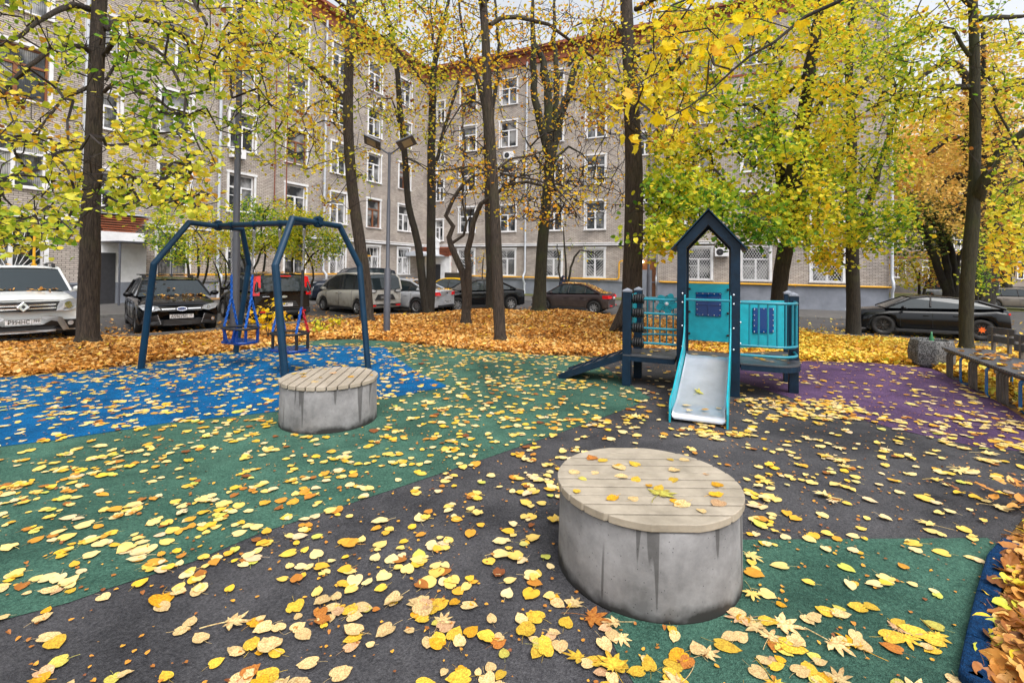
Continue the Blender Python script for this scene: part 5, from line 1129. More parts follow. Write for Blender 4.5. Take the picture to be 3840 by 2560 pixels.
# --- maple whose trunk stands outside the frame at right
t = Tree('maple_tree', 'bright yellow maple branch with large pointed leaves hanging above the play tower', (7.2, 2.6, 0), 'bark_dark', None)
t.limb([(7.2, 2.6, -.05), (7.15, 2.7, 1.5), (7.0, 2.9, 3.5), (6.7, 3.2, 5.6), (6.4, 3.6, 8)], [.24, .19, .16, .12, .06], trunk=True)
A1 = aty(1928, 0, 5.6); t.limb([(6.75, 3.1, 5.3), (5.4, 4.2, 5.4), A1, aty(1780, 95, 5.5), aty(1640, 205, 5.4), aty(1531, 274, 5.3)], [.05, .035, .022, .016, .010, .006], step=.3)
t.limb([(6.85, 3.0, 4.9), (5.6, 4.6, 5.5), aty(1800, -60, 6.2), aty(1600, -20, 6.3), aty(1500, 60, 6.2)], [.05, .035, .02, .014, .008])
T = blob(15, 1475, 240, 60, 85, 5, 6.2) + blob(12, 1590, 170, 100, 80, 5, 6.6) + blob(12, 1640, 50, 160, 60, 5, 7) + blob(7, 1720, 110, 100, 60, 5, 6.6) + blob(3, 1600, 270, 40, 20, 5, 5.6)
t.twigs(T, 2, .15, 0.116, seg=.3); t.finish(M['leaf_maple'], .112, .4, .3, shape='maple', gust=1.1)
# --- saplings, shrubs, background trees
def bush(name, label, X, Y, d, tops, T, mat, lsize, cm, nl=10, group=None, cat='shrub', bark_='bark_dark', r=.05, spread=.16, shape='linden', cvar=.22, leafpart='foliage', seg=.35):
    t = Tree(name, label, basept(X, Y, d), bark_, group, cat)
    for i, pts in enumerate(tops):
        P = t.px(pts, d, d + rng.uniform(-.4, .4)); P[0] = np.array([t.base[0] + rng.normal(0, .04), t.base[1], t.base[2] - .05]); t.limb(P, [r, r * .3], trunk=(i == 0), n=6)
    t.twigs(T, nl, lsize, spread, seg=seg); t.finish(mat, lsize, cm, cvar, leafpart=leafpart); return t
G1 = 'shrubs along the left wing'
bush('lilac_shrub', 'yellow green shrub behind the black hatchback roof', 440, 690, 18.5, [[(450, 690), (430, 600), (400, 560), (360, 520)], [(450, 690), (455, 600), (448, 540), (470, 500)], [(460, 690), (480, 590), (440, 520)]], blob(90, 430, 535, 100, 70, 17.5, 20), M['leaf_green'], .08, .48, 30, G1)
bush('lilac_shrub', 'multi stemmed shrub with yellowing leaves behind the tall lamp post', 560, 700, 18.2, [[(560, 700), (565, 620), (540, 560), (520, 500)], [(565, 700), (590, 600), (640, 540), (690, 500)], [(560, 700), (610, 610), (600, 520), (620, 470)], [(570, 700), (530, 620), (500, 570)]], blob(150, 610, 520, 110, 65, 17, 20), M['leaf_green'], .08, .48, 30, G1)
bush('lilac_shrub', 'arching shrub between the swing end and the dark blue SUV', 690, 680, 19.5, [[(690, 680), (700, 610), (740, 570), (780, 540)], [(690, 680), (670, 600), (700, 540), (720, 500)], [(690, 680), (720, 620), (690, 560)]], blob(90, 720, 545, 75, 60, 18.5, 21), M['leaf_green'], .08, .52, 30, G1)
bush('lilac_shrub', 'small low shrub against the plinth beside the tall lamp post', 508, 690, 18.8, [[(508, 690), (505, 640), (490, 600)], [(508, 690), (520, 640), (515, 590)]], blob(25, 505, 620, 28, 45, 18.2, 19.4), M['leaf_green'], .06, .4, 8, G1)
bush('yellow_sapling', 'low sapling with bright yellow leaves between the two swing seats', 620, 770, 11.3, [[(625, 772), (618, 740), (612, 715)], [(625, 772), (640, 735), (655, 705)], [(622, 772), (600, 740), (590, 720)]], blob(22, 618, 722, 44, 32, 11, 11.7), M['leaf_maple'], .10, .5, 4, None, 'sapling', r=.012, spread=.1)
bush('sapling', 'thin sapling with golden leaves against the wall left of the centre trunk', 1128 - 20, 660, 31, [[(1105, 670), (1108, 620), (1112, 580)], [(1105, 670), (1120, 610), (1135, 585)]], blob(30, 1115, 600, 28, 38, 30, 32), M['leaf_gold'], .11, .4, 3, 'saplings in front of the right wing', 'sapling', r=.06)
bush('sapling', 'slender bare sapling behind the brown sedan', 1295, 690, 27.5, [[(1309, 690), (1300, 620), (1296, 560), (1294, 520)], [(1300, 640), (1320, 590), (1345, 575), (1375, 590)], [(1298, 600), (1280, 560)]], blob(26, 1320, 590, 50, 45, 26.5, 28.5), M['leaf_green'], .09, .7, 2, 'saplings in front of the right wing', 'sapling', r=.08)
G2 = 'trees beyond the end of the building'
bush('dark_evergreen_tree', 'dark green broad tree right of the building corner', 2190, 690, 33, [[(2187, 700), (2190, 620), (2180, 560), (2150, 520), (2120, 490)], [(2187, 660), (2200, 600), (2230, 560)], [(2190, 600), (2160, 540), (2130, 460)], [(2150, 520), (2110, 510), (2070, 500)]], blob(110, 2110, 510, 80, 65, 30, 36) + blob(30, 2190, 500, 50, 50, 30, 35), M['leaf_evergreen'], .17, .55, 11, G2, 'tree', r=.28, spread=.5, leafpart='crown')
bush('larch_tree', 'golden larch with straight trunk behind the mossy right trunk', 2265, 690, 31, [[(2265, 692), (2263, 560), (2262, 420), (2260, 250), (2258, 60)]] + [[(2262, y), (2262 + s * 45, y - 12), (2262 + s * (80 + 10 * k), y + 5)] for k, (y, s) in enumerate([(540, 1), (500, -1), (460, 1), (430, -1), (390, 1), (350, -1), (310, 1), (270, -1), (230, 1), (190, -1)])], blob(300, 2250, 380, 135, 180, 28, 34) + blob(60, 2262, 180, 70, 120, 29, 33), M['leaf_larch'], .16, .5, 18, G2, 'tree', r=.36, spread=.4, leafpart='crown')
bush('yellow_larch_tree', 'tall feathery orange crown in front of the far building roof', 2150, 665, 50, [[(2160, 640), (2160, 500), (2160, 350)], [(2160, 500), (2120, 430), (2100, 380)], [(2160, 480), (2200, 420), (2230, 360)]], blob(420, 2140, 370, 130, 120, 44, 52), M['leaf_larch'], .26, .5, 15, G2, 'tree', r=.4, spread=.9, leafpart='crown')
bush('maple_shrub', 'pale yellow shrub under the far building windows', 2110, 680, 36, [[(2115, 695), (2110, 640), (2090, 600)], [(2115, 695), (2140, 630), (2160, 590)], [(2112, 695), (2112, 620)]], blob(110, 2115, 615, 75, 48, 34, 38), M['leaf_yg'], .17, .6, 8, G2, 'shrub', r=.12, spread=.35)
bush('bent_tree', 'bent brown tree with thin yellow foliage at the right picture edge', 2315, 685, 37, [[(2318, 690), (2312, 600), (2310, 540), (2330, 440)], [(2312, 600), (2290, 560), (2275, 520)]], blob(110, 2320, 480, 60, 110, 34, 40), M['leaf_yg'], .17, .4, 9, G2, 'tree', r=.3, spread=.4, leafpart='crown')
bush('leafy_shrub', 'dark yellow shrub directly right of the mossy trunk behind the SUV', 2248, 660, 28, [[(2248, 690), (2240, 620), (2240, 560)], [(2248, 690), (2270, 620)]], blob(60, 2245, 600, 28, 80, 27, 29), M['leaf_yg'], .13, .35, 9, G2, 'shrub', r=.1, spread=.3)
# herbs in the leaf bed
for X, Y, d_, lab in ((735, 765, 12, 'pale green herb tuft in the leaf bed beyond the right swing seat'), (770, 757, 13, 'light green seedling in the leaf bed right of the swing')):
    b = basept(X, Y, d_); tt = Tree('herb_tuft', lab, b, 'bark', 'green herbs in the leaf bed', 'herb'); 
    for k in range(5): tt.limb([np.array(b), np.array(b) + np.array([rng.normal(0, .06), rng.normal(0, .06), .16]), np.array(b) + np.array([rng.normal(0, .12), rng.normal(0, .12), .32])], .006, n=4, start=-1 if k == 0 else 0)
    tt.twigs([np.array(b) + np.array([rng.normal(0, .16), rng.normal(0, .12), rng.uniform(.1, .4)]) for _ in range(16)], 3, .07, .05); tt.finish(M['leaf_green'], .08, .45, .15, leafpart='foliage')
# ================================================================ cars
def lerpf(xs, ys, x): return float(np.interp(x, xs, ys))
def make_car(name, label, L, W, H, pos, fwd, pt, P, group='cars parked along the courtyard road'):
    """x forward, y left. P: profile dictionary, heights in metres, stations as fractions of the length from the tail (0) to the nose (1)"""
    yaw = math.atan2(fwd[1], fwd[0]); z = hz(pos[0], pos[1]) + .022; r = empty(name, (pos[0], pos[1], z), yaw, label, 'car', group)
    hw = W / 2; X = lambda f: (f - .5) * L
    wr_ = P.get('wr', .33); wx = [X(P.get('rw', .19)), X(P.get('fw', .80))]; tk = P.get('arch', .07)
    top = P['top']; tx = [X(a) for a, _ in top]; tz = [b for _, b in top]
    def sw(x):  # half width in plan
        f = (x + L / 2) / L; e = min(1, max(0, (f - .86) / .14)); g = min(1, max(0, (.10 - f) / .10))
        return hw * (1 - P.get('nose', .06) * e ** 2.2 - P.get('tail', .04) * g ** 2.2)
    st = set(np.linspace(-L / 2, L / 2, 25)); 
    for c in wx: st |= set(c + (wr_ + tk) * math.cos(a) for a in np.linspace(0, math.pi, 9))
    st |= {-L / 2 + .03, -L / 2 + .09, L / 2 - .03, L / 2 - .1}; st = sorted(s for s in st if -L / 2 <= s <= L / 2); st = [s for i, s in enumerate(st) if i == 0 or s - st[i - 1] > .012]
    def zbot(x):
        f = (x + L / 2) / L; zb = .22 + .06 * max(0, (f - .85) / .15) + .08 * max(0, (.1 - f) / .1)
        for c in wx:
            dd = (wr_ + tk) ** 2 - (x - c) ** 2
            if dd > 0: zb = max(zb, wr_ + math.sqrt(dd) * .98)
        return zb
    def ztop(x): return lerpf(tx, tz, x)
    rows = []
    for x in st:
        w_ = sw(x); zt = ztop(x); zb = min(zbot(x), zt - .12); zs = zt - P.get('sh', .10); 
        endf = 1 - .5 * max(0, (abs(x) - (L / 2 - .1)) / .1) ** 2 * .25
        zm = max(zb + .02, .55 * zs + .1)
        prof = [(0, zt + .025), (w_ * .45, zt + .018), (w_ * .8, zt - .012), (w_ * .93, zs + .02), (w_ * .985, zs - .06), (w_, min(zm, zs - .08)), (w_ * .985, max(zb + .01, min(zm - .15, .36))), (w_ * .965, zb)]
        rows.append([(x, y, zz) for y, zz in prof])
    b = MB(); n = len(rows[0]); V = []
    for row in rows: V += row + [(x, -y, zz) for x, y, zz in reversed(row[1:])]
    m_ = 2 * n - 1; F_ = []
    for i in range(len(rows) - 1):
        for j in range(m_): a = i * m_ + j; a2 = i * m_ + (j + 1) % m_; F_.append((a, a + m_, a2 + m_, a2))
    def warp(v):
        x, y, zz = v; e = max(0, (x - (L / 2 - .7)) / .7) ** 2; g_ = max(0, (-x - (L / 2 - .45)) / .45) ** 2; q4 = (min(abs(y), hw) / hw) ** 4
        return (x - e * (P.get('rb', .30) * q4 + P.get('rake', .10) * max(0, zz - .55)) + g_ * (P.get('rbt', .16) * q4 + P.get('raket', .12) * max(0, zz - .55)), y, zz)
    V = [warp(v) for v in V]
    b.add(V, F_, 0, True); b.add(V[:m_], [tuple(range(m_))], 0); b.add(V[-m_:], [tuple(range(m_))[::-1]], 0)
    body = b.build('body', pt, r)
    # dark floor and wheel wells
    b = MB(); b.box((0, 0, .32), (L * .93, W * .86, .14)); 
    for c in wx: b.box((c, 0, .45), (wr_ * 2.2, W * .9, .5))
    b.build('underbody', M['trim'], r)
    # greenhouse
    g = [(X(a), zz) for a, zz in P['gh']]; zb0 = g[0][1]; zr = max(q[1] for q in g); wb = hw * P.get('wb', .93); wt = hw * P.get('wt', .73)
    def gw(zz): return wb + (wt - wb) * min(1, max(0, (zz - zb0) / (zr - zb0))) ** 1.15
    k0, k1 = P['roof']  # index of the rear and front roof corners in gh
    def side(i, s, o=0.): return (g[i][0], s * (gw(g[i][1]) + o), g[i][1])
    ng = len(g)
    b = MB(); vs = [side(i, 1) for i in range(k0, k1 + 1)] + [side(i, -1) for i in range(k0, k1 + 1)]; kk = k1 - k0 + 1
    rp = []
    for i in range(k0, k1 + 1):
        x, zz = g[i]; w_ = gw(zz) + .012
        rp += [(x, w_, zz - .035), (x, w_ * .97, zz + .012), (x, w_ * .6, zz + .035), (x, 0, zz + .045), (x, -w_ * .6, zz + .035), (x, -w_ * .97, zz + .012), (x, -w_, zz - .035)]
    b.add(rp, [(i * 7 + j, i * 7 + j + 1, i * 7 + j + 8, i * 7 + j + 7) for i in range(kk - 1) for j in range(6)], 0, True)
    roofm = P.get('roofmat', pt); roof = b.build('roof', roofm, r)
    def panel(nm, i, j):
        b = MB(); s = 1
        q = [(g[i][0], gw(g[i][1]), g[i][1]), (g[i][0], -gw(g[i][1]), g[i][1]), (g[j][0], -gw(g[j][1]), g[j][1]), (g[j][0], gw(g[j][1]), g[j][1])]
        mid = [((q[0][0] + q[1][0]) / 2 + (.05 if nm == 'windshield' else -.04), 0, q[0][2] + .01), ((q[2][0] + q[3][0]) / 2 + (.04 if nm == 'windshield' else -.03), 0, q[2][2] + .03)]
        b.add([q[0], mid[0], q[1], q[2], mid[1], q[3]], [(0, 1, 4, 5), (1, 2, 3, 4)], 0, True); return b.build(nm, M['glass_car'], r)
    panel('rear_window', 0, k0) if k0 == 1 else [panel('rear_window', i, i + 1) for i in range(k0)]
    for i in range(k1, ng - 1): panel('windshield', i, i + 1)
    for s in (1, -1):
        poly = [side(i, s) for i in range(ng)]; b = MB(); b.add(poly, [tuple(range(ng)) if s < 0 else tuple(range(ng))[::-1]]); b.build('side_window', M['glass_car'], r)
        # pillars and window surround
        def strip_(pts, rad, mat, nm): q = MB(); q.tube(pts, rad, 6, smooth=True); q.build(nm, mat, r)
        strip_([side(i, s, .005) for i in range(k1, ng)], .028, pt, 'windshield_pillar')
        strip_([side(i, s, .005) for i in range(0, k0 + 1)], P.get('cp', .045), pt, 'rear_pillar')
        strip_([side(i, s, .004) for i in range(k0, k1 + 1)], .03, roofm, 'roof_edge')
        for f in P.get('pill', (.47,)):
            x = X(f); zt_ = lerpf([q[0] for q in g], [q[1] for q in g], x); strip_([(x, s * (gw(zb0) + .002), zb0), (x - .05, s * (gw(zt_) + .004), zt_ - .02)], .03, M['trim'], 'door_pillar')
        q = MB(); zc = P.get('cfill')
        if zc:  # solid quarter behind the rear door
            xq = X(zc); zt_ = lerpf([p_[0] for p_ in g], [p_[1] for p_ in g], xq); pl = [side(i, s, .008) for i in range(0, ng) if g[i][0] < xq] + [(xq - .05, s * (gw(zt_) + .008), zt_), (xq, s * (gw(zb0) + .008), zb0)]
            q.add(pl, [tuple(range(len(pl)))]); q.build('quarter_panel', pt, r)
        # door seams, handles, mirror
        q = MB()
        for f in P.get('doors', (.30, .48, .68)):
            x = X(f); zt_ = ztop(x) - P.get('sh', .1); w_ = sw(x); q.bar((x, s * (w_ * .99 + .003), zt_ - .03), (x, s * (w_ + .002), .36), .012, .006, up=(1, 0, 0))
        q.build('door_seam', M['trim'], r)
        for f in P.get('handles', (.34, .52)):
            x = X(f); q = MB(); zh = ztop(x) - P.get('sh', .1) - .12; q.box((x, s * (sw(x) + .012), zh), (.17, .03, .03)); q.build('door_handle', P.get('handle_mat', pt), r, bev=.008)
        x = X(P.get('mir', .665)); zt_ = ztop(x); q = MB(); q.ball((x, s * (sw(x) + .10), zt_ + .045), .1, n=10, k=6, sq=(.75, 1.15, .72)); q.bar((x, s * (sw(x) - .05), zt_ - .02), (x, s * (sw(x) + .08), zt_ + .02), .07, .03); q.build('mirror', P.get('mirmat', pt), r)
        q = MB(); q.box((0, s * (hw * .985), .235), (wx[1] - wx[0] - 2 * wr_ - .12, .05, .1)); q.build('sill', M['trim'], r, bev=.01)
    # wheels
    for c in wx:
        for s in (1, -1):
            q = MB(); q.M = Matrix.Translation((c, s * (hw - .105), wr_)); q.lathe([(wr_ * .62, -.10), (wr_ * .93, -.105), (wr_, -.07), (wr_, .07), (wr_ * .93, .105), (wr_ * .62, .10), (wr_ * .6, 0), (wr_ * .62, -.10)], 28, axis='y'); wh = q.build('wheel', M['tyre'], r)
            q = MB(); q.M = Matrix.Translation((c, s * (hw - .105), wr_)); R_ = wr_ * .62; yo = s * .075
            q.lathe([(R_, yo * 1.15), (R_ * .93, yo * 1.0), (R_ * .92, yo * .2)], 24, axis='y'); ns = P.get('spokes', 8); q.lathe([(.001, yo), (.045, yo), (.05, yo * .8)], 12, axis='y')
            for k in range(ns):
                a = 2 * math.pi * k / ns + .2
                if P.get('split'):
                    for da in (-.17, .17): q.bar((.04 * math.cos(a), yo, .04 * math.sin(a)), (R_ * .95 * math.cos(a + da), yo, R_ * .95 * math.sin(a + da)), .018, .016)
                else: q.bar((.03 * math.cos(a), yo * .95, .03 * math.sin(a)), (R_ * .95 * math.cos(a), yo * .95, R_ * .95 * math.sin(a)), P.get('spw', .05), .02, up=(0, 1, 0))
            q.build('rim', P.get('rim', M['alloy']), wh)
            q = MB(); q.M = Matrix.Translation((c, s * (hw - .105), wr_)); q.lathe([(.001, s * .01), (R_ * .95, s * .01)], 20, axis='y'); q.build('brake_backing', M['trim'], wh)
    # seen from the ends: plates of a given outline laid on the nose or tail
    def patch(outline, mat, nm, end=1, out_=.012, parent=r, depth=.06, bev=0.):
        b = MB(); n_ = len(outline); vs = []
        for lay in (0, 1):
            for y, zz in outline:
                # nose plan curve: corners lie back
                yy = min(abs(y), hw * .999); f = (yy / hw); back = (P.get('rb', .30) if end > 0 else P.get('rbt', .16)) * f ** 4
                bz = (P.get('rake', .10) if end > 0 else P.get('raket', .12)) * max(0, (zz - .55)) 
                x = L / 2 - back - bz + out_
                vs.append((end * (x - (depth if lay else 0)), y, zz))
        b.add(vs, [tuple(range(n_)), tuple(range(n_, 2 * n_))[::-1]] + [(i, n_ + i, n_ + (i + 1) % n_, (i + 1) % n_) for i in range(n_)]); return b.build(nm, mat, parent, bev=bev)
    r['_'] = 1; del r['_']
    return r, patch, X, sw, ztop, side, pt
def mir(o): return [(-y, z) for y, z in reversed(o)]
def rectp(y0, y1, z0, z1): return [(y0, z0), (y1, z0), (y1, z1), (y0, z1)]
def ell(cy, cz, a, b, n=16): return [(cy + a * math.cos(t), cz + b * math.sin(t)) for t in np.linspace(0, 2 * math.pi, n + 1)[:-1]]
def subdiv(o, k=6):
    R_ = []
    for i in range(len(o)):
        a, b = o[i], o[(i + 1) % len(o)]
        for j in range(k): R_.append((a[0] + (b[0] - a[0]) * j / k, a[1] + (b[1] - a[1]) * j / k))
    return R_
def text_mesh(name, body, size, mat, parent, mtx, sx=1., shear=0.):
    cu = bpy.data.curves.new(name, 'FONT'); cu.body = body; cu.size = size; cu.align_x = 'CENTER'; cu.align_y = 'CENTER'; cu.extrude = .0015; cu.shear = shear; cu.resolution_u = 3
    t_ = bpy.data.objects.new(name, cu); COL.objects.link(t_); bpy.context.view_layer.update()
    me = bpy.data.meshes.new_from_object(t_.evaluated_get(bpy.context.evaluated_depsgraph_get())); bpy.data.objects.remove(t_); bpy.data.curves.remove(cu)
    me.materials.clear(); me.materials.append(mat); o = link(name, me, parent); o.matrix_local = mtx @ Matrix.Diagonal((sx, 1, 1, 1)); return o
def plate(car, patchf, L, end, zc, txt, reg, rake=0., yc=0., w_=.52, h_=.112, xo=.03, tint=None):
    pl = patchf(rectp(yc - w_ / 2, yc + w_ / 2, zc - h_ / 2, zc + h_ / 2), tint or M['plate'], 'licence_plate', end, xo, depth=.02)
    x = end * (L / 2 + xo + .004 - (.10 if end > 0 else .12) * max(0, zc - .55))
    b = MB(); fx = x - end * .002
    for (y0, y1, z0, z1) in ((yc - w_ / 2, yc + w_ / 2, zc + h_ / 2 - .006, zc + h_ / 2), (yc - w_ / 2, yc + w_ / 2, zc - h_ / 2, zc - h_ / 2 + .006)): b.box((fx, (y0 + y1) / 2, (z0 + z1) / 2), (.004, y1 - y0, z1 - z0))
    dv_ = -end * 1. * (w_ * .235); b.box((fx, yc + end * -0 + (-.125 * w_ / .52 if False else (-.24 * w_ if end < 0 else .24 * w_) * -1 * -1), zc), (.004, .005, h_)); b.build('plate_border', M['ink'], pl)
    Rz = Matrix.Rotation(math.pi / 2 * end, 4, 'Z') @ Matrix.Rotation(math.pi / 2, 4, 'X')
    for t_, f0, f1, hh in ((txt, .03, .72, .095), (reg, .76, .98, .07)):
        if not t_: continue
        fy = (f0 + f1) / 2 - .5
        text_mesh('plate_text', t_, hh * 1.2, M['ink'], pl, Matrix.Translation((x + end * .003, yc + end * fy * w_, zc + (.008 if hh < .08 else -.002))) @ Rz, .80 if len(t_) > 3 else .78)
    return pl
Pblack = paint('paint_black', (.004, .005, .007), .0, .14); Pblack2 = paint('paint_dark_brown_black', (.007, .006, .006), .12, .2); Pwhite = paint('paint_white', (.80, .82, .82), .04, .25); Pblue = paint('paint_dark_blue', (.006, .012, .026), .05, .18)
Psand = paint('paint_pearl_beige', (.62, .60, .56), .6, .3); Psilver = paint('paint_silver', (.52, .54, .58), .25, .28); Pbrown = paint('paint_brown', (.028, .018, .022), .3, .25); Ptaxi = paint('paint_taxi_yellow', (.85, .48, .01), .1, .3); Pchamp = paint('paint_champagne', (.22, .20, .18), .4, .3); Pgrey = paint('paint_grey', (.3, .32, .35), .4, .3)
def carpos(X, d, L, fwd, end):
    """world xy of a car whose nose (end=1) or tail (-1) centre shows at picture column X, depth d"""
    p = aty(X, 700, d); f = np.array(fwd, float); f /= np.linalg.norm(f); return (p[0] - end * f[0] * L / 2, p[1] - end * f[1] * L / 2), f
HATCH = dict(top=[(0, .92), (.03, .95), (.1, .96), (.66, .96), (.75, .94), (.92, .86), (.985, .78), (1, .74)], gh=[(.035, .94), (.12, 1.32), (.32, 1.40), (.50, 1.41), (.57, 1.35), (.735, .95)], roof=(1, 4))
# 1 white SUV ---------------------------------------------------------------
L = 4.32; pos, f = carpos(54, 10.1, L, (.74, -.67), 1)
c, pa, X, sw, zt, sd, pt = make_car('parked_car', 'white SUV with roof rails facing the leaf bed at the left edge', L, 1.82, 1.66, pos, f, Pwhite, dict(
    top=[(0, 1.0), (.02, 1.03), (.1, 1.05), (.64, 1.07), (.76, 1.06), (.93, 1.01), (.985, .96), (1, .925)], gh=[(.02, 1.05), (.06, 1.50), (.2, 1.60), (.52, 1.61), (.585, 1.56), (.735, 1.07)], roof=(1, 4), wr=.345, sh=.12, pill=(.30, .47), rake=.22, rb=.2, cfill=.2))
hl = [(.50, .70), (.52, .80), (.56, .90), (.70, .945), (.85, .94), (.87, .82), (.82, .73), (.66, .69)]
for o in (hl, mir(hl)):
    h_ = pa(subdiv(o, 3), M['headlamp'], 'headlight', 1, .03); s = 1 if o is hl else -1
    pa([(s * y, z) for y, z in ell(.70, .82, .075, .075)], M['chrome'], 'reflector', 1, .042, h_, .02); pa([(s * .50, .70), (s * .60, .70), (s * .66, .80), (s * .62, .88), (s * .60, .80)], M['clear_lamp'], 'indicator', 1, .04, h_, .02)
gl = pa(subdiv([(-.52, .70), (.52, .70), (.56, .90), (-.56, .90)], 6), M['trim'], 'grille', 1, .018)
for z in (.765, .835): pa(subdiv(rectp(-.50, .50, z - .016, z + .016), 8), M['chrome'], 'grille_bar', 1, .035, gl, .03)
em = pa([(0, .70), (.105, .80), (.0, .915), (-.105, .80)], M['chrome'], 'emblem', 1, .075, gl, .05, bev=.01); pa([(0, .765), (.035, .805), (.0, .85), (-.035, .805)], M['trim'], 'emblem_core', 1, .082, em, .03)
pa(subdiv([(-.86, .30), (.86, .30), (.84, .50), (.45, .52), (.3, .42), (-.3, .42), (-.45, .52), (-.84, .50)], 4), M['trim'], 'lower_bumper', 1, .02)
pa(subdiv([(.30, .60), (.48, .60), (.60, .56), (.72, .30), (.62, .28), (.52, .48), (.34, .53), (.28, .53), (.28, .6)], 2), M['alloy'], 'skid_trim', 1, .035); pa(subdiv(mir([(.30, .60), (.48, .60), (.60, .56), (.72, .30), (.62, .28), (.52, .48), (.34, .53), (.28, .53), (.28, .6)]), 2), M['alloy'], 'skid_trim', 1, .035)
pa(subdiv(rectp(-.5, .5, .27, .315), 6), M['alloy'], 'skid_trim', 1, .04)
for s in (1, -1): fo = pa([(s * a, b) for a, b in ell(.74, .43, .05, .05)], M['clear_lamp'], 'fog_lamp', 1, .03, depth=.04)
plate(c, pa, L, 1, .50, 'Р994НС', '799', xo=.06)
for s in (1, -1):
    b = MB(); b.tube(arcpath([(X(.12), s * .60, 1.60), (X(.15), s * .60, 1.70), (X(.5), s * .60, 1.71), (X(.545), s * .60, 1.60)], .06), .022, 6); 
    for x in (.14, .52): b.box((X(x), s * .60, 1.645), (.24, .06, .1))
    b.build('roof_rail', M['trim'], c, bev=.01)
b = MB(); b.tube([(X(.50), .0, 1.64), (X(.43), 0, 1.98)], .004, 4); b.tube([(X(.52), 0, 1.63), (X(.50), 0, 1.68)], .02, 6); b.build('aerial', M['trim'], c)
# 2 black hatchback ---------------------------------------------------------
L = 4.36; pos, f = carpos(418, 12.75, L, (.67, -.743), 1)
H2 = dict(HATCH); H2.update(wr=.32, sh=.11, wt=.70, pill=(.28, .47), rake=.35, rb=.32, cfill=.16, spokes=10)
c, pa, X, sw, zt, sd, pt = make_car('parked_car', 'black hatchback with roof bars facing the camera behind the left swing leg', L, 1.82, 1.48, pos, f, Pblack, H2)
hl = [(.44, .66), (.50, .74), (.78, .80), (.88, .76), (.80, .66), (.62, .62)]
for o in (hl, mir(hl)):
    h_ = pa(subdiv(o, 3), M['headlamp'], 'headlight', 1, .03); s = 1 if o is hl else -1; pa([(s * y, z) for y, z in ell(.62, .70, .05, .045)], M['chrome'], 'reflector', 1, .042, h_, .02)
pa(subdiv([(-.46, .62), (.46, .62), (.5, .735), (-.5, .735)], 5), M['trim'], 'grille', 1, .02)
for s in (1, -1): pa([(s * .14, .665), (s * .42, .665), (s * .43, .69), (s * .14, .69)], M['chrome'], 'grille_bar', 1, .035, depth=.02)
em = pa(ell(0, .675, .115, .05, 20), M['chrome'], 'emblem', 1, .06, depth=.03); e2 = pa(ell(0, .675, .10, .038, 20), M['blue_plastic'], 'emblem_field', 1, .066, em, .02)
text_mesh('emblem_script', 'Ford', .075, M['chrome'], e2, Matrix.Translation((L / 2 + .066 - .35 * .125 + .006, 0, .675)) @ Matrix.Rotation(math.pi / 2, 4, 'Z') @ Matrix.Rotation(math.pi / 2, 4, 'X'), 1., .3)
pa(subdiv([(-.40, .26), (.40, .26), (.36, .40), (-.36, .40)], 4), M['trim'], 'lower_grille', 1, .025)
for s in (1, -1):
    pa(subdiv([(s * .46, .28), (s * .84, .30), (s * .80, .46), (s * .5, .54)], 3), M['trim'], 'bumper_intake', 1, .02)
    fo = pa([(s * a, b_) for a, b_ in ell(.72, .38, .05, .05)], M['chrome'], 'fog_lamp', 1, .035, depth=.03); pa([(s * a, b_) for a, b_ in ell(.72, .38, .03, .03)], M['clear_lamp'], 'fog_lens', 1, .04, fo, .02)
    for k in range(6): pa(ell(s * (.505 - .012 * k), .52 - .04 * k, .009, .014, 6), M['clear_lamp'], 'running_light', 1, .035, depth=.02)
    b = MB(); b.box((X(.42), s * .58, 1.455), (.07, .1, .09)); b.build('rack_foot', M['trim'], c)
b = MB(); b.box((X(.42), 0, 1.50), (.08, 1.36, .03)); b.box((X(.22), 0, 1.50), (.08, 1.36, .03)); b.build('roof_bars', M['trim'], c)
plate(c, pa, L, 1, .485, 'А596УМ', '77', xo=.03)
# 3 black compact van seen from behind --------------------------------------
L = 4.02; pos, f = carpos(652, 15.2, L, (-.707, .707), -1)
V3 = dict(top=[(0, .97), (.005, .99), (.04, 1.02), (.7, .98), (.8, .93), (.95, .78), (1, .6)], gh=[(.005, 1.0), (.045, 1.40), (.10, 1.49), (.45, 1.52), (.56, 1.46), (.78, .98)], roof=(2, 4), wr=.31, sh=.10, raket=.10, rbt=.08, wt=.80, cp=.05, cfill=.13, pill=(.32, .52), doors=(.26, .50, .72))
c, pa, X, sw, zt, sd, pt = make_car('parked_car', 'black compact van seen from behind with tall red tail lights, behind the swing seats', L, 1.72, 1.54, pos, f, Pblack2, V3)
for s in (1, -1):
    tl = pa([(s * .70, .88), (s * .87, .88), (s * .86, 1.12), (s * .77, 1.46), (s * .66, 1.48), (s * .66, 1.15)], M['red_lamp'], 'taillight', -1, .03, depth=.2); pa(rectp(min(s * .73, s * .80), max(s * .73, s * .80), .96, 1.10), M['clear_lamp'], 'reversing_light', -1, .038, tl, .05)
    pa(rectp(min(s * .5, s * .68), max(s * .5, s * .68), .37, .41), M['red_lamp'], 'reflector', -1, .03)
pa(rectp(-.22, .22, 1.455, 1.49), M['red_lamp'], 'brake_light', -1, .02); pa(ell(0, .84, .10, .035), M['chrome'], 'emblem', -1, .04, depth=.02); pa(rectp(.42, .62, .845, .86), M['chrome'], 'name_badge', -1, .035, depth=.01)
pa([(-.45, .52), (.45, .52), (.36, .70), (-.36, .70)], M['trim'], 'plate_recess', -1, .015); plate(c, pa, L, -1, .60, 'М164ХА', '177', xo=.04); pa(subdiv([(-.83, .32), (.83, .32), (.84, .48), (-.84, .48)], 5), M['trim'], 'rear_bumper', -1, .05, bev=.015)
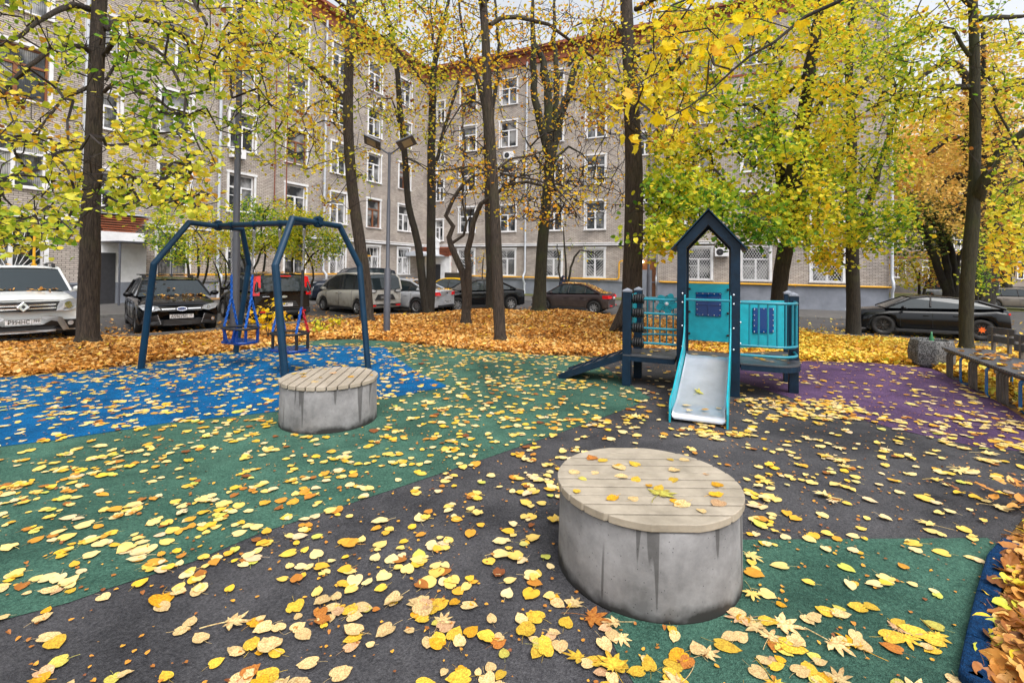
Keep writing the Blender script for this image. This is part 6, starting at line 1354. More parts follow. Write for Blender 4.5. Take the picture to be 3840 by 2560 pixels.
# 4 dark blue SUV -----------------------------------------------------------
L = 4.8; pos, f = carpos(700, 25.6, L, (-.86, -.51), 1)
c, pa, X, sw, zt, sd, pt = make_car('parked_car', 'dark blue SUV behind the beige minivan with its nose pointing left', L, 1.86, 1.83, pos, f, Pblue, dict(top=[(0, 1.05), (.02, 1.12), (.64, 1.18), (.76, 1.17), (.94, 1.12), (.985, 1.06), (1, 1.02)], gh=[(.03, 1.15), (.07, 1.68), (.2, 1.80), (.5, 1.82), (.57, 1.74), (.70, 1.18)], roof=(1, 4), wr=.38, sh=.14, rake=.25, rb=.3, pill=(.25, .45), spokes=6))
for s in (1, -1):
    pa(subdiv([(s * .34, .93), (s * .86, 1.03), (s * .90, 1.10), (s * .80, 1.12), (s * .40, 1.01)], 3), M['headlamp'], 'headlight', 1, .03); pa(subdiv([(s * .62, .55), (s * .86, .60), (s * .86, .85), (s * .76, .80), (s * .74, .66)], 2), M['chrome'], 'fog_trim', 1, .03)
gl = pa(subdiv([(-.36, .70), (.36, .70), (.34, 1.0), (-.34, 1.0)], 3), M['trim'], 'grille', 1, .02)
for z in (.78, .86, .94): pa(rectp(-.32, .32, z - .012, z + .012), M['chrome'], 'grille_bar', 1, .035, gl, .02)
# 5 beige minivan -----------------------------------------------------------
L = 4.24; pos, f = carpos(886, 20.3, L, (-.779, .627), -1)
c, pa, X, sw, zt, sd, pt = make_car('parked_car', 'dusty pearl beige minivan with sliding door parked behind the right swing arch', L, 1.70, 1.68, pos, f, Psand, dict(top=[(0, 1.0), (.005, 1.02), (.04, 1.05), (.25, 1.06), (.6, 1.0), (.8, .93), (.93, .82), (1, .62)], gh=[(.008, 1.03), (.03, 1.50), (.07, 1.62), (.40, 1.68), (.58, 1.60), (.70, 1.42), (.86, .98)], roof=(2, 4), wr=.30, sh=.06, raket=.05, rbt=.06, wt=.86, wb=.95, cp=.04, pill=(.26, .49, .74), doors=(.28, .50, .74), handles=(.46, .53), mir=.74, cfill=.10, handle_mat=M['chrome'], spokes=7))
for s in (1, -1): tl = pa(subdiv([(s * .42, .98), (s * .56, .90), (s * .82, .92), (s * .83, 1.08), (s * .56, 1.06)], 2), M['trim'], 'taillight', -1, .03); pa([(s * .46, .98), (s * .58, .925), (s * .78, .94), (s * .78, 1.05), (s * .58, 1.035)], M['clear_lamp'], 'tail_lens', -1, .038, tl, .05); pa(rectp(min(s * .5, s * .74), max(s * .5, s * .74), .36, .42), M['red_lamp'], 'reflector', -1, .05)
pa([(-.5, .62), (.5, .62), (.36, .84), (-.36, .84)], M['trim'], 'plate_recess', -1, .012); plate(c, pa, L, -1, .72, 'О541АЕ', '77', xo=.03, tint=M['concrete'])
pa(subdiv(rectp(-.80, .80, .40, .45), 6), M['trim'], 'bumper_strip', -1, .045); b = MB(); b.tube([(X(.12), .3, 1.66), (X(.06), .3, 1.84)], .006, 4); b.build('aerial', M['trim'], c)
b = MB(); b.tube([(-L / 2 - .0, -.1, 1.04), (-L / 2 - .02, .28, 1.10)], .014, 5); b.build('rear_wiper', M['trim'], c)
# 6 silver sedan ------------------------------------------------------------
SED = dict(top=[(0, .96), (.01, .99), (.14, 1.03), (.2, 1.02), (.66, .97), (.76, .95), (.93, .85), (.985, .77), (1, .72)], gh=[(.13, 1.02), (.30, 1.38), (.42, 1.45), (.55, 1.45), (.61, 1.38), (.77, .96)], roof=(1, 4), sh=.09, rbt=.14, raket=.03, pill=(.30, .50), doors=(.27, .50, .70), handles=(.33, .53), mir=.70)
L = 4.69; pos, f = carpos(1026, 21.6, L, (-.92, .39), -1)
S6 = dict(SED); S6.update(wr=.33, spokes=12, cfill=.22, spw=.03, wt=.70, rw=.21)
c, pa, X, sw, zt, sd, pt = make_car('parked_car', 'silver sedan seen from its rear corner behind the twin thin trunks', L, 1.81, 1.51, pos, f, Psilver, S6)
for s in (1, -1): pa(subdiv([(s * .48, .80), (s * .86, .80), (s * .86, .95), (s * .55, .93)], 2), M['red_lamp'], 'taillight', -1, .03)
plate(c, pa, L, -1, .52, 'Т343СЕ', '199', xo=.05); pa([(-.07, .88), (.0, .84), (.07, .88), (.03, .95), (-.03, .95)], M['chrome'], 'emblem', -1, .03, depth=.02); pa(subdiv(rectp(-.62, .62, .30, .38), 4), M['trim'], 'bumper_insert', -1, .04)
# 7 taxi --------------------------------------------------------------------
L = 4.4; p = aty(1036, 690, 26.8); f = np.array([-.93, .1])
T7 = dict(SED); T7.update(wr=.32, cfill=.2)
c, pa, X, sw, zt, sd, pt = make_car('parked_car', 'yellow taxi with a dark roof board, mostly hidden behind the silver and the dark sedan', L, 1.72, 1.5, (p[0], p[1]), f, Ptaxi, T7)
b = MB(); b.box((X(.47), 0, 1.63), (1.0, .14, .28)); b.build('roof_board', M['trim'], c, bev=.02); b = MB(); b.box((X(.30), 0, 1.50), (.24, .30, .1)); b.build('taxi_light', M['orange'], c, bev=.03)
# 8 dark sedan --------------------------------------------------------------
L = 4.5; p = aty(1098, 700, 24.2); f = np.array([-.9, -.42])
c, pa, X, sw, zt, sd, pt = make_car('parked_car', 'black sedan between the crooked forked tree and the straight centre trunk', L, 1.78, 1.47, (p[0], p[1]), f, Pblack, dict(SED, wr=.32, cfill=.2))
for s in (1, -1): pa(subdiv([(s * .5, .66), (s * .84, .70), (s * .8, .80), (s * .5, .76)], 2), M['headlamp'], 'headlight', 1, .03)
# 9 brown sedan -------------------------------------------------------------
L = 4.37; pos, f = carpos(1410, 25.0, L, (-.917, .40), -1)
c, pa, X, sw, zt, sd, pt = make_car('parked_car', 'dark brown sedan covered with leaves between the vase shaped tree and the thick trunk', L, 1.70, 1.47, pos, f, Pbrown, dict(SED, wr=.32, cfill=.2, wt=.68))
BROWN = (c, L)
for s in (1, -1): pa(subdiv([(s * .42, .80), (s * .84, .76), (s * .86, .93), (s * .60, .92)], 2), M['red_lamp'], 'taillight', -1, .04, depth=.3)
plate(c, pa, L, -1, .80, 'Н752', '777', xo=.03, w_=.4); b = MB(); b.tube([(X(.30), 0, 1.40), (X(.22), 0, 1.66)], .006, 4); b.build('aerial', M['trim'], c)
for s in (1, -1): pa(rectp(min(s * .5, s * .66), max(s * .5, s * .66), .38, .43), M['red_lamp'], 'reflector', -1, .05)
# 10 black coupe-like SUV ---------------------------------------------------
L = 4.79; f = np.array([-.9, .435]); a = aty(2042, 700, 18.8); b2 = aty(2264, 700, 17.5); mid = (a + b2) / 2; mid -= np.array([f[0], f[1], 0]) * 0
c, pa, X, sw, zt, sd, pt = make_car('parked_car', 'long black coupe shaped SUV side on behind the mossy right trunk', L, 1.88, 1.56, (mid[0] + .1, mid[1] + .75), f, Pblack, dict(top=[(0, 1.02), (.01, 1.08), (.10, 1.14), (.2, 1.08), (.66, 1.03), (.76, 1.01), (.93, .92), (.985, .84), (1, .78)], gh=[(.055, 1.13), (.20, 1.37), (.36, 1.475), (.50, 1.495), (.60, 1.42), (.77, 1.03)], roof=(1, 4), wr=.37, sh=.12, rw=.195, fw=.79, wt=.70, pill=(.31, .49), spokes=7, split=True, rim=M['dark_alloy'], cfill=.14, cp=.05))
for s in (1, -1): pa(subdiv([(s * .52, .80), (s * .88, .74), (s * .9, .80), (s * .6, .88)], 2), M['headlamp'], 'headlight', 1, .03); pa(subdiv([(s * .3, .96), (s * .88, .93), (s * .88, .98), (s * .3, 1.0)], 2), M['red_lamp'], 'taillight', -1, .03)
lg = MB(); R_ = .12
o = [(R_ * (.55 + .45 * (k % 2)) * math.cos(k * math.pi / 7), R_ * (.55 + .45 * (k % 2)) * math.sin(k * math.pi / 7)) for k in range(14)]
lg.prism(o, .006, axes='xz'); lf = lg.build('fallen_leaf', M['orange'], None); lf.matrix_world = Matrix.Translation(c.location) @ Matrix.Rotation(math.atan2(f[1], f[0]), 4, 'Z') @ Matrix.Translation((X(.195), .94 + .02, .38)); tag(lf, 'orange maple leaf stuck on the rear wheel of the long black SUV', 'fallen leaf')
# 11-13 far cars ------------------------------------------------------------
p = aty(2340, 700, 33); L = 4.2
c, pa, X, sw, zt, sd, pt = make_car('parked_car', 'champagne hatchback at the right edge beyond the black SUV tail', L, 1.8, 1.5, (p[0], p[1]), np.array([.80, -.6]), Pchamp, dict(H2))
for s in (1, -1): pa(subdiv([(s * .5, .68), (s * .84, .72), (s * .84, .84), (s * .5, .78)], 2), M['headlamp'], 'headlight', 1, .03)
p = aty(2185, 690, 44)
make_car('parked_car', 'grey van far back seen over the roof of the long black SUV', 4.4, 1.8, 1.9, (p[0], p[1]), np.array([.6, -.8]), Pgrey, dict(V3, gh=[(.005, 1.0), (.03, 1.7), (.10, 1.85), (.45, 1.88), (.56, 1.8), (.78, 1.0)]))
p = aty(2275, 690, 42)
make_car('parked_car', 'silver hatchback far back between the mossy trunk and the golden larch', 4.2, 1.8, 1.5, (p[0], p[1]), np.array([-.8, -.6]), Psilver, dict(H2))
# ================================================================ person behind the brown sedan
def person(x, y, label):
    z = hz(x, y) + .03; r = empty('person', (x, y, z), math.radians(200), label, 'person')
    J = {'pel': (0, 0, .93), 'ch': (0, .01, 1.28), 'nk': (0, .0, 1.46), 'hd': (0, .02, 1.58), 'ls': (.18, 0, 1.40), 'le': (.23, .02, 1.13), 'lh': (.22, .1, .90), 'rs': (-.18, 0, 1.40), 're': (-.23, .03, 1.13), 'rh': (-.22, .12, .90),
         'lhp': (.09, 0, .88), 'lk': (.10, .04, .48), 'la': (.10, -.02, .08), 'lt': (.10, .14, .04), 'rhp': (-.09, 0, .88), 'rk': (-.10, -.02, .48), 'ra': (-.10, -.1, .08), 'rt': (-.10, .06, .04)}
    E_ = [('pel', 'ch'), ('ch', 'nk'), ('nk', 'hd'), ('ch', 'ls'), ('ls', 'le'), ('le', 'lh'), ('ch', 'rs'), ('rs', 're'), ('re', 'rh'), ('pel', 'lhp'), ('lhp', 'lk'), ('lk', 'la'), ('la', 'lt'), ('pel', 'rhp'), ('rhp', 'rk'), ('rk', 'ra'), ('ra', 'rt')]
    Rr = dict(pel=.15, ch=.16, nk=.07, hd=.06, ls=.085, le=.06, lh=.035, rs=.085, re=.06, rh=.035, lhp=.1, lk=.07, la=.05, lt=.04, rhp=.1, rk=.07, ra=.05, rt=.04)
    ks = list(J); me = bpy.data.meshes.new('body'); me.from_pydata([J[k] for k in ks], [(ks.index(a), ks.index(b)) for a, b in E_], []); o = link('body', me, r); me.materials.append(M['coat'])
    o.modifiers.new('skin', 'SKIN'); sv = me.skin_vertices[0].data
    for i, k in enumerate(ks): sv[i].radius = (Rr[k], Rr[k] * .8)
    sv[0].use_root = True; q = o.modifiers.new('s', 'SUBSURF'); q.levels = q.render_levels = 2
    b = MB(); b.ball((0, .035, 1.62), .1, n=16, k=10, sq=(.82, .95, 1.15)); b.ball((0, .135, 1.61), .018); b.build('face', M['skin'], r)
    b = MB(); b.ball((0, .005, 1.635), .125, n=16, k=10, sq=(.95, .95, 1.12)); b.tube([(0, 0, 1.42), (0, 0, 1.5), (0, 0, 1.56)], [.13, .12, .11], 12); b.build('hood', M['coat'], r)
p = aty(1293, 690, 27.4); person(p[0], p[1], 'person in a dark navy hood walking behind the brown sedan')
# ================================================================ fallen leaves
def litter(name, P, z, size, c, mat, label, tilt=.25, shape='linden', fold=.3, curl=.25, parent=None, cat='fallen leaves'):
    n = len(P); pos = np.stack([P[:, 0], P[:, 1], z], 1)
    o = leafmesh(name, pos, size, rng.uniform(0, 6.283, n), rng.normal(0, tilt, n), rng.normal(0, tilt, n), c, mat, parent, shape, fold, curl)
    if not parent: tag(o, label, cat, None, 'stuff')
    return o
LC = {'pale cream': (.82, .64, .30), 'yellow': (.82, .58, .06), 'deep yellow': (.80, .44, .02), 'orange brown': (.56, .22, .04), 'pinkish tan': (.70, .47, .26), 'greenish yellow': (.64, .62, .12)}
def leafsurf(nm, col):
    m, nt, b = newmat(nm); L_ = nt.links.new; tc = N(nt, 'ShaderNodeTexCoord'); n1 = N(nt, 'ShaderNodeTexNoise', Scale=14, Detail=6); L_(tc.outputs['Object'], n1.inputs['Vector'])
    oi = N(nt, 'ShaderNodeObjectInfo'); hs_ = N(nt, 'ShaderNodeHueSaturation'); mp_ = N(nt, 'ShaderNodeMapRange'); L_(oi.outputs['Random'], mp_.inputs[0]); mp_.inputs[3].default_value = .72; mp_.inputs[4].default_value = 1.1; L_(mp_.outputs[0], hs_.inputs['Value'])
    cr = N(nt, 'ShaderNodeValToRGB'); e = cr.color_ramp.elements; e[0].position = .38; e[1].position = .62; e[0].color = (col[0] * .62, col[1] * .45, col[2] * .4, 1); e[1].color = (*col, 1)
    L_(n1.outputs[0], cr.inputs[0])
    # veins: fine lines fanning from the stalk
    sx = N(nt, 'ShaderNodeSeparateXYZ'); L_(tc.outputs['Object'], sx.inputs[0]); ab = N(nt, 'ShaderNodeMath', operation='ABSOLUTE'); L_(sx.outputs[1], ab.inputs[0])
    ma = N(nt, 'ShaderNodeMath', operation='MULTIPLY_ADD'); L_(ab.outputs[0], ma.inputs[0]); ma.inputs[1].default_value = -.9; L_(sx.outputs[0], ma.inputs[2])
    sn = N(nt, 'ShaderNodeMath', operation='MULTIPLY'); L_(ma.outputs[0], sn.inputs[0]); sn.inputs[1].default_value = 38.; s2_ = N(nt, 'ShaderNodeMath', operation='SINE'); L_(sn.outputs[0], s2_.inputs[0])
    vr = N(nt, 'ShaderNodeMapRange'); L_(s2_.outputs[0], vr.inputs[0]); vr.inputs[1].default_value = .86; vr.inputs[2].default_value = 1; vr.inputs[4].default_value = .35
    mx = N(nt, 'ShaderNodeMixRGB'); L_(vr.outputs[0], mx.inputs[0]); L_(cr.outputs[0], mx.inputs[1]); mx.inputs[2].default_value = (col[0] * .75, col[1] * .68, col[2] * .55, 1)
    L_(mx.outputs[0], hs_.inputs['Color']); L_(hs_.outputs[0], b.inputs['Base Color']); b.inputs['Roughness'].default_value = .42; b.inputs['Specular IOR Level'].default_value = .35
    bp = N(nt, 'ShaderNodeBump', Strength=.35, Distance=.03); L_(vr.outputs[0], bp.inputs['Height']); L_(bp.outputs[0], b.inputs['Normal']); return m
LM = {k: leafsurf('leaf_' + k.replace(' ', '_'), v) for k, v in LC.items()}
SHP = {}
def leafshape(kind, var, colr):
    key = (kind, var, colr)
    if key in SHP: return SHP[key]
    rr = random.Random(hash((kind == 'maple', var)) % 99 + var * 7); V = []; F_ = []; curl = rr.uniform(-.1, .14); fold = rr.uniform(.0, .2); tw = rr.uniform(-.3, .3)
    if kind == 'linden':
        ang = np.linspace(-math.pi, math.pi, 23); ring = []
        for a in ang[:-1]:
            r_ = .5 * (1 + .10 * math.cos(a) + .05 * math.cos(3 * a)) ; x = r_ * math.cos(a) * 1.02; y = r_ * math.sin(a) * 1.0
            if abs(a) > 2.75: x += .14 * (abs(a) - 2.75) / .39
            if abs(a) < .3: x += .13 * (1 - abs(a) / .3)
            x += rr.uniform(-.012, .012); y += rr.uniform(-.012, .012); ring.append((x, y))
    else:
        pts = [(180, .10), (150, .42), (138, .30), (122, .55), (112, .36), (92, .62), (80, .84), (66, .56), (58, .38), (46, .66), (38, .98), (26, .70), (17, .48), (8, .86), (0, 1.12)]
        pts = pts + [(-a, r_) for a, r_ in pts[1:-1]][::-1]; ring = [(r_ * .5 * math.cos(math.radians(a)), r_ * .5 * math.sin(math.radians(a))) for a, r_ in pts]
        # lobes drawn at base offset
    def zz(x, y): return fold * abs(y) * .8 + curl * (x * x) * 1.4 + tw * x * y * .8 + .03 * math.sin(9 * x + var) * math.cos(8 * y)
    mids = [(x * .5, y * .5) for x, y in ring]; n_ = len(ring); V = [(x, y, zz(x, y) + rr.uniform(0, .02)) for x, y in ring] + [(x, y, zz(x, y)) for x, y in mids] + [(0, 0, 0)]
    F_ = [(i, (i + 1) % n_, n_ + (i + 1) % n_, n_ + i) for i in range(n_)] + [(n_ + i, n_ + (i + 1) % n_, 2 * n_) for i in range(n_)]
    x0 = -.36 if kind == 'linden' else -.05; k0 = len(V); sl = .55 if kind == 'linden' else .7; cv = rr.uniform(-.2, .2)
    for i in range(5):
        t = i / 4; x = x0 - sl * t; y = cv * t * t; z_ = zz(x0, 0) * (1 - t) + .008; V += [(x, y - .011, z_), (x, y + .011, z_), (x, y, z_ + .02)]
    for i in range(4):
        a = k0 + 3 * i; F_ += [(a, a + 3, a + 5, a + 2), (a + 2, a + 5, a + 4, a + 1), (a + 1, a + 4, a + 3, a)]
    zm = min(v[2] for v in V); V = [(x, y, z - zm) for x, y, z in V]
    me = bpy.data.meshes.new('fallen_leaf'); me.from_pydata(V, [], F_); me.materials.append(LM[colr]); me.polygons.foreach_set('use_smooth', [True] * len(F_)); me.update(); SHP[key] = me; return me

def template(kind, var):
    me = leafshape(kind, var, 'yellow'); V = np.array([v.co[:] for v in me.vertices]); T_ = []
    me.calc_loop_triangles(); T_ = np.array([t.vertices[:] for t in me.loop_triangles]); return V, T_
def bulk(name, P, z, size, c, mat, label, kind='linden', tilt=.08, bend=1., cat='fallen leaves', nv=7):
    """many detailed fallen leaves in one mesh"""
    n = len(P); which = rng.integers(0, nv, n); AV = []; AF = []; AC = []; off = 0; yaw = rng.uniform(0, 6.283, n); R = rotmats(yaw, rng.normal(0, tilt, n), rng.normal(0, tilt, n)); asp = rng.uniform(.75, 1.05, n)
    for k in range(nv):
        I = np.nonzero(which == k)[0]
        if not len(I): continue
        V, T_ = template(kind, k); X = V[None] * size[I][:, None, None]; X[:, :, 1] *= asp[I][:, None]; X[:, :, 2] *= (rng.uniform(.12, .8, len(I)) * np.where(rng.random(len(I)) < .15, 2.6, 1))[:, None] * bend
        X = np.einsum('nij,nkj->nki', R[I], X); X[:, :, 0] += P[I, 0][:, None]; X[:, :, 1] += P[I, 1][:, None]; X[:, :, 2] += z[I][:, None]
        Fq = T_[None] + (np.arange(len(I)) * len(V))[:, None, None] + off; off += len(I) * len(V); AV.append(X.reshape(-1, 3)); AF.append(Fq.reshape(-1, 3)); AC.append(np.repeat(c[I], len(T_)))
    o = fastmesh(name, np.concatenate(AV), np.concatenate(AF), mat, None, np.concatenate(AC), smooth=True); return tag(o, label, cat, None, 'stuff')
# leaf bed: dense, thinning onto the road and lawn
n = 310000
u = rng.uniform(-1.65, 1.45, n); d = 6.5 + (27 - 6.5) * rng.random(n) ** 1.15; P = np.stack([u * d, d], 1)
ins = inpoly(P, PL); bedpoly = np.array([(-40, 4)] + [(-22, 8)] + BED + [(30, 4)]); inb = inpoly(P, bedpoly); dist = polydist(P, PL); dr = polydist(P, np.array(BED), False)
keep = ~ins & inb; keep |= ~ins & ~inb & (rng.random(n) < np.clip(.22 * np.exp(-dr / 1.6), .012, 1)) & (d > 9)
P = P[keep]; d = d[keep]; inb = inb[keep]; dist = dist[keep]; u = u[keep]
thin = (np.sin(P[:, 0] * 1.3 + 2 * np.sin(P[:, 1] * .7)) * np.sin(P[:, 1] * 1.6 + np.sin(P[:, 0] * .9)) > .62) & (rng.random(len(P)) < .72) & (dist > .6)
P = P[~thin]; d = d[~thin]; inb = inb[~thin]; dist = dist[~thin]; u = u[~thin]
z = height(P[:, 0], P[:, 1]) + rng.random(len(P)) ** 1.3 * .04 + .008; z[~inb] += .03
right = P[:, 0] > P[:, 1] * .42 + rng.normal(0, .8, len(P))
c = np.clip(rng.normal(.47, .23, len(P)) + .13 * np.sin(P[:, 0] * 1.1 + P[:, 1]) * np.cos(P[:, 1] * 1.3 - P[:, 0] * .6), 0, 1); sz = rng.uniform(.035, .095, len(P)) * (1 + .025 * (d - 8))
litter('leaf_litter', P[~right], z[~right], sz[~right], c[~right], M['litter'], 'thick carpet of orange brown fallen leaves around the tree trunks', .30)
litter('leaf_litter', P[right], z[right], sz[right], np.clip(c[right] + .1 * rng.random(right.sum()), 0, 1), M['litter_yellow'], 'yellow fallen leaves covering the ground behind the play tower and bench', .38)
# heap beyond the blue kerb, lower right corner, and behind the bench
K = np.array([(e[0] + .09, e[1]) for e in edge_right] + [(q0[0] + .15, .6)])
hp = np.array([tuple(K[i]) for i in range(len(K))] + [(4.5, .6), (4.6, 4.4), (edge_back[-1][0] + .2, 4.3), (2.95, 3.55)]); mn, mx_ = hp.min(0), hp.max(0)
n = 16000; P = rng.uniform(mn, mx_, (n, 2)); P = P[inpoly(P, hp)]; dk = polydist(P, K, False)
P = P[(~inpoly(P, PL)) | (rng.random(len(P)) < .10)]; dk = polydist(P, K, False)
z = .01 + np.clip(dk * .3, 0, .08) + rng.random(len(P)) * .04
bulk('leaf_heap', P, z, rng.uniform(.05, .10, len(P)), np.clip(rng.normal(.55, .27, len(P)), 0, 1), M['heap'], 'heap of curled orange leaves beyond the blue kerb in the lower right corner', tilt=.34, bend=2.2)
n = 2600; P = rng.uniform((5.9, 4.4), (10, 9), (n, 2)); P = P[~inpoly(P, PL)]
litter('leaf_litter', P, np.full(len(P), .05) + rng.random(len(P)) * .05, rng.uniform(.07, .12, len(P)), rng.random(len(P)), M['litter_yellow'], 'golden leaves lying under and behind the slatted bench', .4)
# playground leaves: near ones are objects, the rest one mesh
surf = [('blue', np.array(blue)), ('green', np.array(green))]
def dens(P):
    """relative amount of leaves on the rubber"""
    x, y = P[:, 0], P[:, 1]; r_ = np.where(x < .2 * y, 1., .58); r_ = np.where((x > 2.2) & (y > 5), r_ * .62, r_); r_ *= 1 + .5 * np.sin(x * 2.3 + y) * np.sin(y * 2.9 - x) 
    r_ = np.where((np.abs(x - (3.55 + .2 * (y - 5.9))) < .75) & (np.abs(y - 5.95) < .45), 4.5, r_)          # drift right of the slide
    r_ = np.where((np.abs(x - 4.9) < .8) & (np.abs(y - 5.2) < .5), 1.6, r_)
    r_ *= np.where((x > 3.0) & (y < 3.6), 1.5, 1.); r_ = np.where((np.abs(x - 2.1) < .4) & (np.abs(y - 5.0) < .22), 2.5, r_)
    db = polydist(P, np.array(edge_back), False); return r_ * (1 + 2.5 * np.exp(-db / .35))
stools = [(.7829, 2.8126), (-1.959, 5.3346)]
n = 34000; d = .9 + 9.6 * rng.random(n) ** .8; u = rng.uniform(-1.75, 1.4, n); P = np.stack([u * d, d], 1); P = P[inpoly(P, PL)]
w_ = dens(P) * np.clip(P[:, 1] / 9, .1, 1) * np.interp(P[:, 1], [1.8, 3, 5, 8], [1.2, .62, .36, .25]); P = P[rng.random(len(P)) < w_]
mate = P[rng.random(len(P)) < .38]; an = rng.uniform(0, 6.28, len(mate)); rd = rng.uniform(.025, .075, len(mate)); P = np.concatenate([P, mate + np.stack([np.cos(an), np.sin(an)], 1) * rd[:, None]]); P = P[inpoly(P, PL)]
for s in stools: P = P[((P - np.array(s)) ** 2).sum(1) > .54 ** 2]
order = np.argsort(P[:, 1]); P = P[order]
vis = [i for i in range(len(P)) if abs(P[i, 0]) < 1.08 * P[i, 1] + .1 and P[i, 1] > 1.85]
near = set(vis[:290]); far_ = np.array([i for i in range(len(P)) if i not in near])
Q = P[far_]; c = np.clip(rng.normal(.60, .20, len(Q)), 0, 1); c = np.where(rng.random(len(Q)) < .14, rng.random(len(Q)) * .3, c)
ism = (rng.random(len(Q)) < .07) & (Q[:, 0] > .15 * Q[:, 1])
bulk('scattered_leaves', Q[~ism], .010 + rng.random((~ism).sum()) * .006, np.clip(rng.normal(.061, .015, (~ism).sum()), .03, .11), c[~ism], M['leaf_play'], 'pale yellow fallen linden leaves scattered over the coloured rubber', tilt=.05)
bulk('scattered_leaves', Q[ism], .012 + rng.random(ism.sum()) * .006, rng.uniform(.10, .17, ism.sum()), np.clip(c[ism] * .5 + .4, 0, 1), M['leaf_play'], 'pointed maple leaves scattered on the right half of the playground', 'maple', .05)
# crumbs, stalks and leaf bits on the rubber
n = 4200; d = 1.6 + 7.5 * rng.random(n) ** .8; u = rng.uniform(-1.12, 1.08, n); Pb = np.stack([u * d, d], 1); Pb = Pb[inpoly(Pb, PL)]
for s in stools: Pb = Pb[((Pb - np.array(s)) ** 2).sum(1) > .52 ** 2]
litter('leaf_crumbs', Pb, np.full(len(Pb), .012), rng.uniform(.006, .024, len(Pb)), rng.random(len(Pb)) * .28, M['leaf_play'], 'tiny brown leaf crumbs and stalk bits strewn over the rubber surface', .05)
cols = list(LC); wts = [.38, .29, .13, .07, .07, .06]
def lay(x, y, z, where, maple=None, size=None, tilt=.05, colr=None, group='fallen leaves near the camera'):
    colr = colr or str(rng.choice(cols, p=wts)); mp_ = (rng.random() < (.13 if x > .2 else .04)) if maple is None else maple; kind = 'maple' if mp_ else 'linden'
    o = link('fallen_leaf', leafshape(kind, int(rng.integers(0, 7)), colr)); s = size or (rng.uniform(.12, .18) if mp_ else float(np.clip(rng.normal(.065, .015), .035, .11)))
    o.scale = (s * rng.uniform(.9, 1.1), s * rng.uniform(.75, 1.05), s * rng.choice([.35, .55, .9, 1.3], p=[.4, .3, .2, .1])); o.location = (x, y, z); o.rotation_euler = (rng.normal(0, tilt), rng.normal(0, tilt), rng.uniform(0, 6.28))
    return tag(o, f"{colr} {'pointed maple' if mp_ else 'heart shaped linden'} leaf lying {where}", 'fallen leaf', group)
G2P = np.array(G([(1386, 1420), (1440, 1380), (1640, 1239), (2268, 1236), (2198, 1568), (2190, 1640), (1500, 1640)]))
for i in sorted(near):
    x, y = P[i]; q_ = np.array([[x, y]])
    wh = 'on blue rubber' if inpoly(q_, surf[0][1])[0] else 'on the long green rubber strip' if inpoly(q_, surf[1][1])[0] else 'on the green corner patch' if inpoly(q_, G2P)[0] else 'on dark grey rubber'
    lay(x, y, .009 + .004 * rng.random(), wh)
# leaves lying on the stools, deck, slide and cars
def lay_on_stool(st, k, where, grp):
    done = 0
    while done < k:
        a, r_ = rng.uniform(0, 6.28), .45 * math.sqrt(rng.random()); lay(st[0] + r_ * math.cos(a), st[1] + r_ * math.sin(a), .468, where, maple=False, group=grp); done += 1
lay_on_stool(stools[0], 27, 'on the lid of the large near stool', 'leaves on the near stool'); lay_on_stool(stools[1], 9, 'on the stool by the swing', 'leaves on the farther stool')
lay(.80, 2.62, .47, 'across the planks of the near stool', maple=True, colr='greenish yellow', size=.2, group=None)
Mt = Matrix.Translation((*TO, 0)) @ Matrix.Rotation(TY, 4, 'Z')
p_ = Mt @ Vector((-.42, -.86, .205)); ml = lay(p_.x, p_.y, p_.z, 'in the middle of the steel slide', maple=True, colr='greenish yellow', size=.2, group=None); ml.rotation_euler = (math.atan2(.285, .77), 0, 1.1 + TY)
for a, b_ in ((-.55, -1.2), (-.35, -1.3), (-.2, -1.18), (-.5, -1.4), (-.25, .0), (-.5, .04)):
    p_ = Mt @ Vector((a, b_, .12 if b_ < -.5 else .51)); lay(p_.x, p_.y, p_.z, 'on the slide outrun' if b_ < -.5 else 'on the top platform of the slide', maple=False, group='leaves on the slide')
for _ in range(26):
    a, b_ = (rng.uniform(-1.35, -.8), rng.uniform(.0, .6)) if rng.random() < .35 else (rng.uniform(.1, .7), rng.uniform(.1, 1.0)); p_ = Mt @ Vector((a, b_, .456)); lay(p_.x, p_.y, p_.z, 'on the side decks of the play tower', maple=False, group='leaves on the play tower decks')
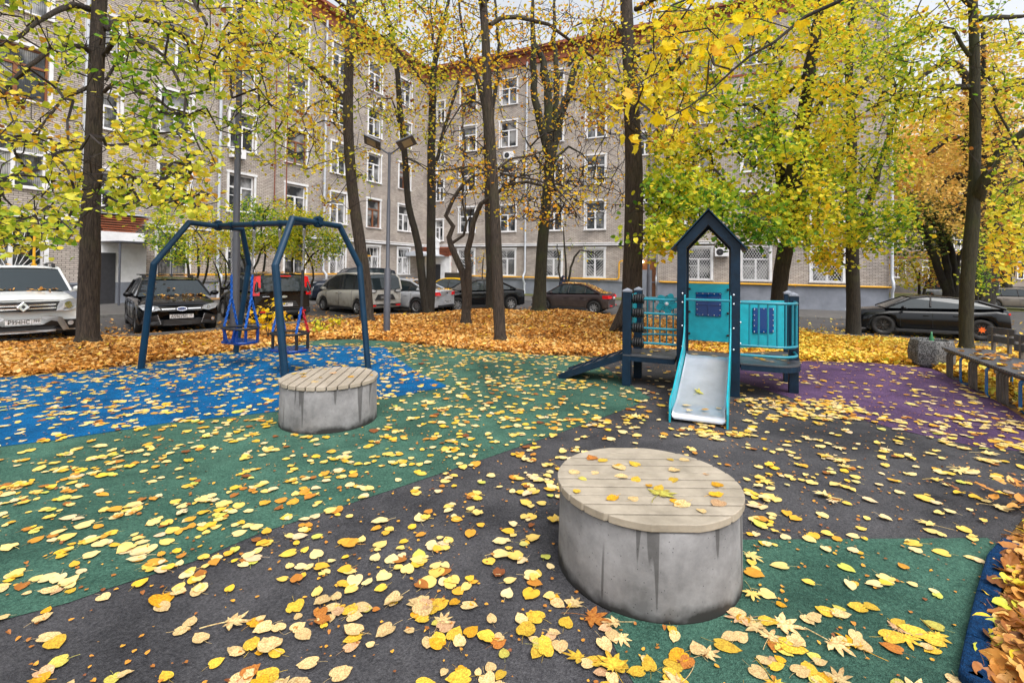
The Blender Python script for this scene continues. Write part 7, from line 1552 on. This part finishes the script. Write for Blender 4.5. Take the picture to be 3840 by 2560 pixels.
# on bench and cars (one mesh each)
n = 60; P = np.array([[*(BA + bd * rng.uniform(0, 3) + bn * rng.uniform(.05, .6))] for _ in range(n)]); litter('bench_leaves', P, np.full(n, .475), rng.uniform(.06, .11, n), rng.random(n), M['litter'], 'orange leaves lying on the slatted bench seat', .12)
def carleaves(car, L, spots, label, mat='litter'):
    V = []
    for (f0, f1, yw, z0, z1, k) in spots:
        for _ in range(k): t = rng.random(); V.append(((f0 + (f1 - f0) * t - .5) * L, rng.uniform(-yw, yw), z0 + (z1 - z0) * t + .03))
    V = np.array(V); W_ = np.array([list(car.matrix_basis @ Vector(v)) for v in V]); k = len(V)
    litter('car_leaves', W_[:, :2], W_[:, 2], rng.uniform(.06, .10, k), np.clip(rng.normal(.6, .25, k), 0, 1), M[mat], label, .15)
cars = [o for o in bpy.data.objects if o.get('category') == 'car']
by = {o['label']: o for o in cars}
def findcar(s): return next(o for o in cars if s in o['label'])
carleaves(findcar('brown sedan'), 4.37, [(.05, .13, .7, .99, 1.02, 60), (.13, .32, .6, 1.04, 1.40, 260), (.32, .60, .6, 1.45, 1.47, 220), (.62, .75, .6, 1.36, 1.0, 20), (.8, .95, .6, .93, .82, 15)], 'layer of orange leaves on the boot, rear window and roof of the brown sedan')
carleaves(findcar('black hatchback'), 4.36, [(.3, .55, .55, 1.46, 1.47, 16), (.72, .78, .7, .96, .95, 34), (.76, .93, .65, .955, .83, 26), (.6, .7, .5, 1.36, 1.08, 5)], 'orange leaves on the bonnet and roof of the black hatchback')
carleaves(findcar('white SUV'), 4.32, [(.72, .76, .65, 1.10, 1.085, 26), (.78, .93, .6, 1.075, 1.01, 8), (.3, .55, .5, 1.64, 1.64, 4)], 'leaves along the wiper line of the white SUV')
carleaves(findcar('compact van'), 4.02, [(.08, .4, .6, 1.52, 1.54, 40)], 'leaves on the roof of the black compact van')
carleaves(findcar('silver sedan'), 4.69, [(.03, .14, .7, 1.02, 1.05, 40), (.14, .3, .6, 1.05, 1.38, 50), (.3, .5, .5, 1.45, 1.47, 14)], 'leaves on the boot and rear window of the silver sedan')
# petal flat leaf drift on pavements
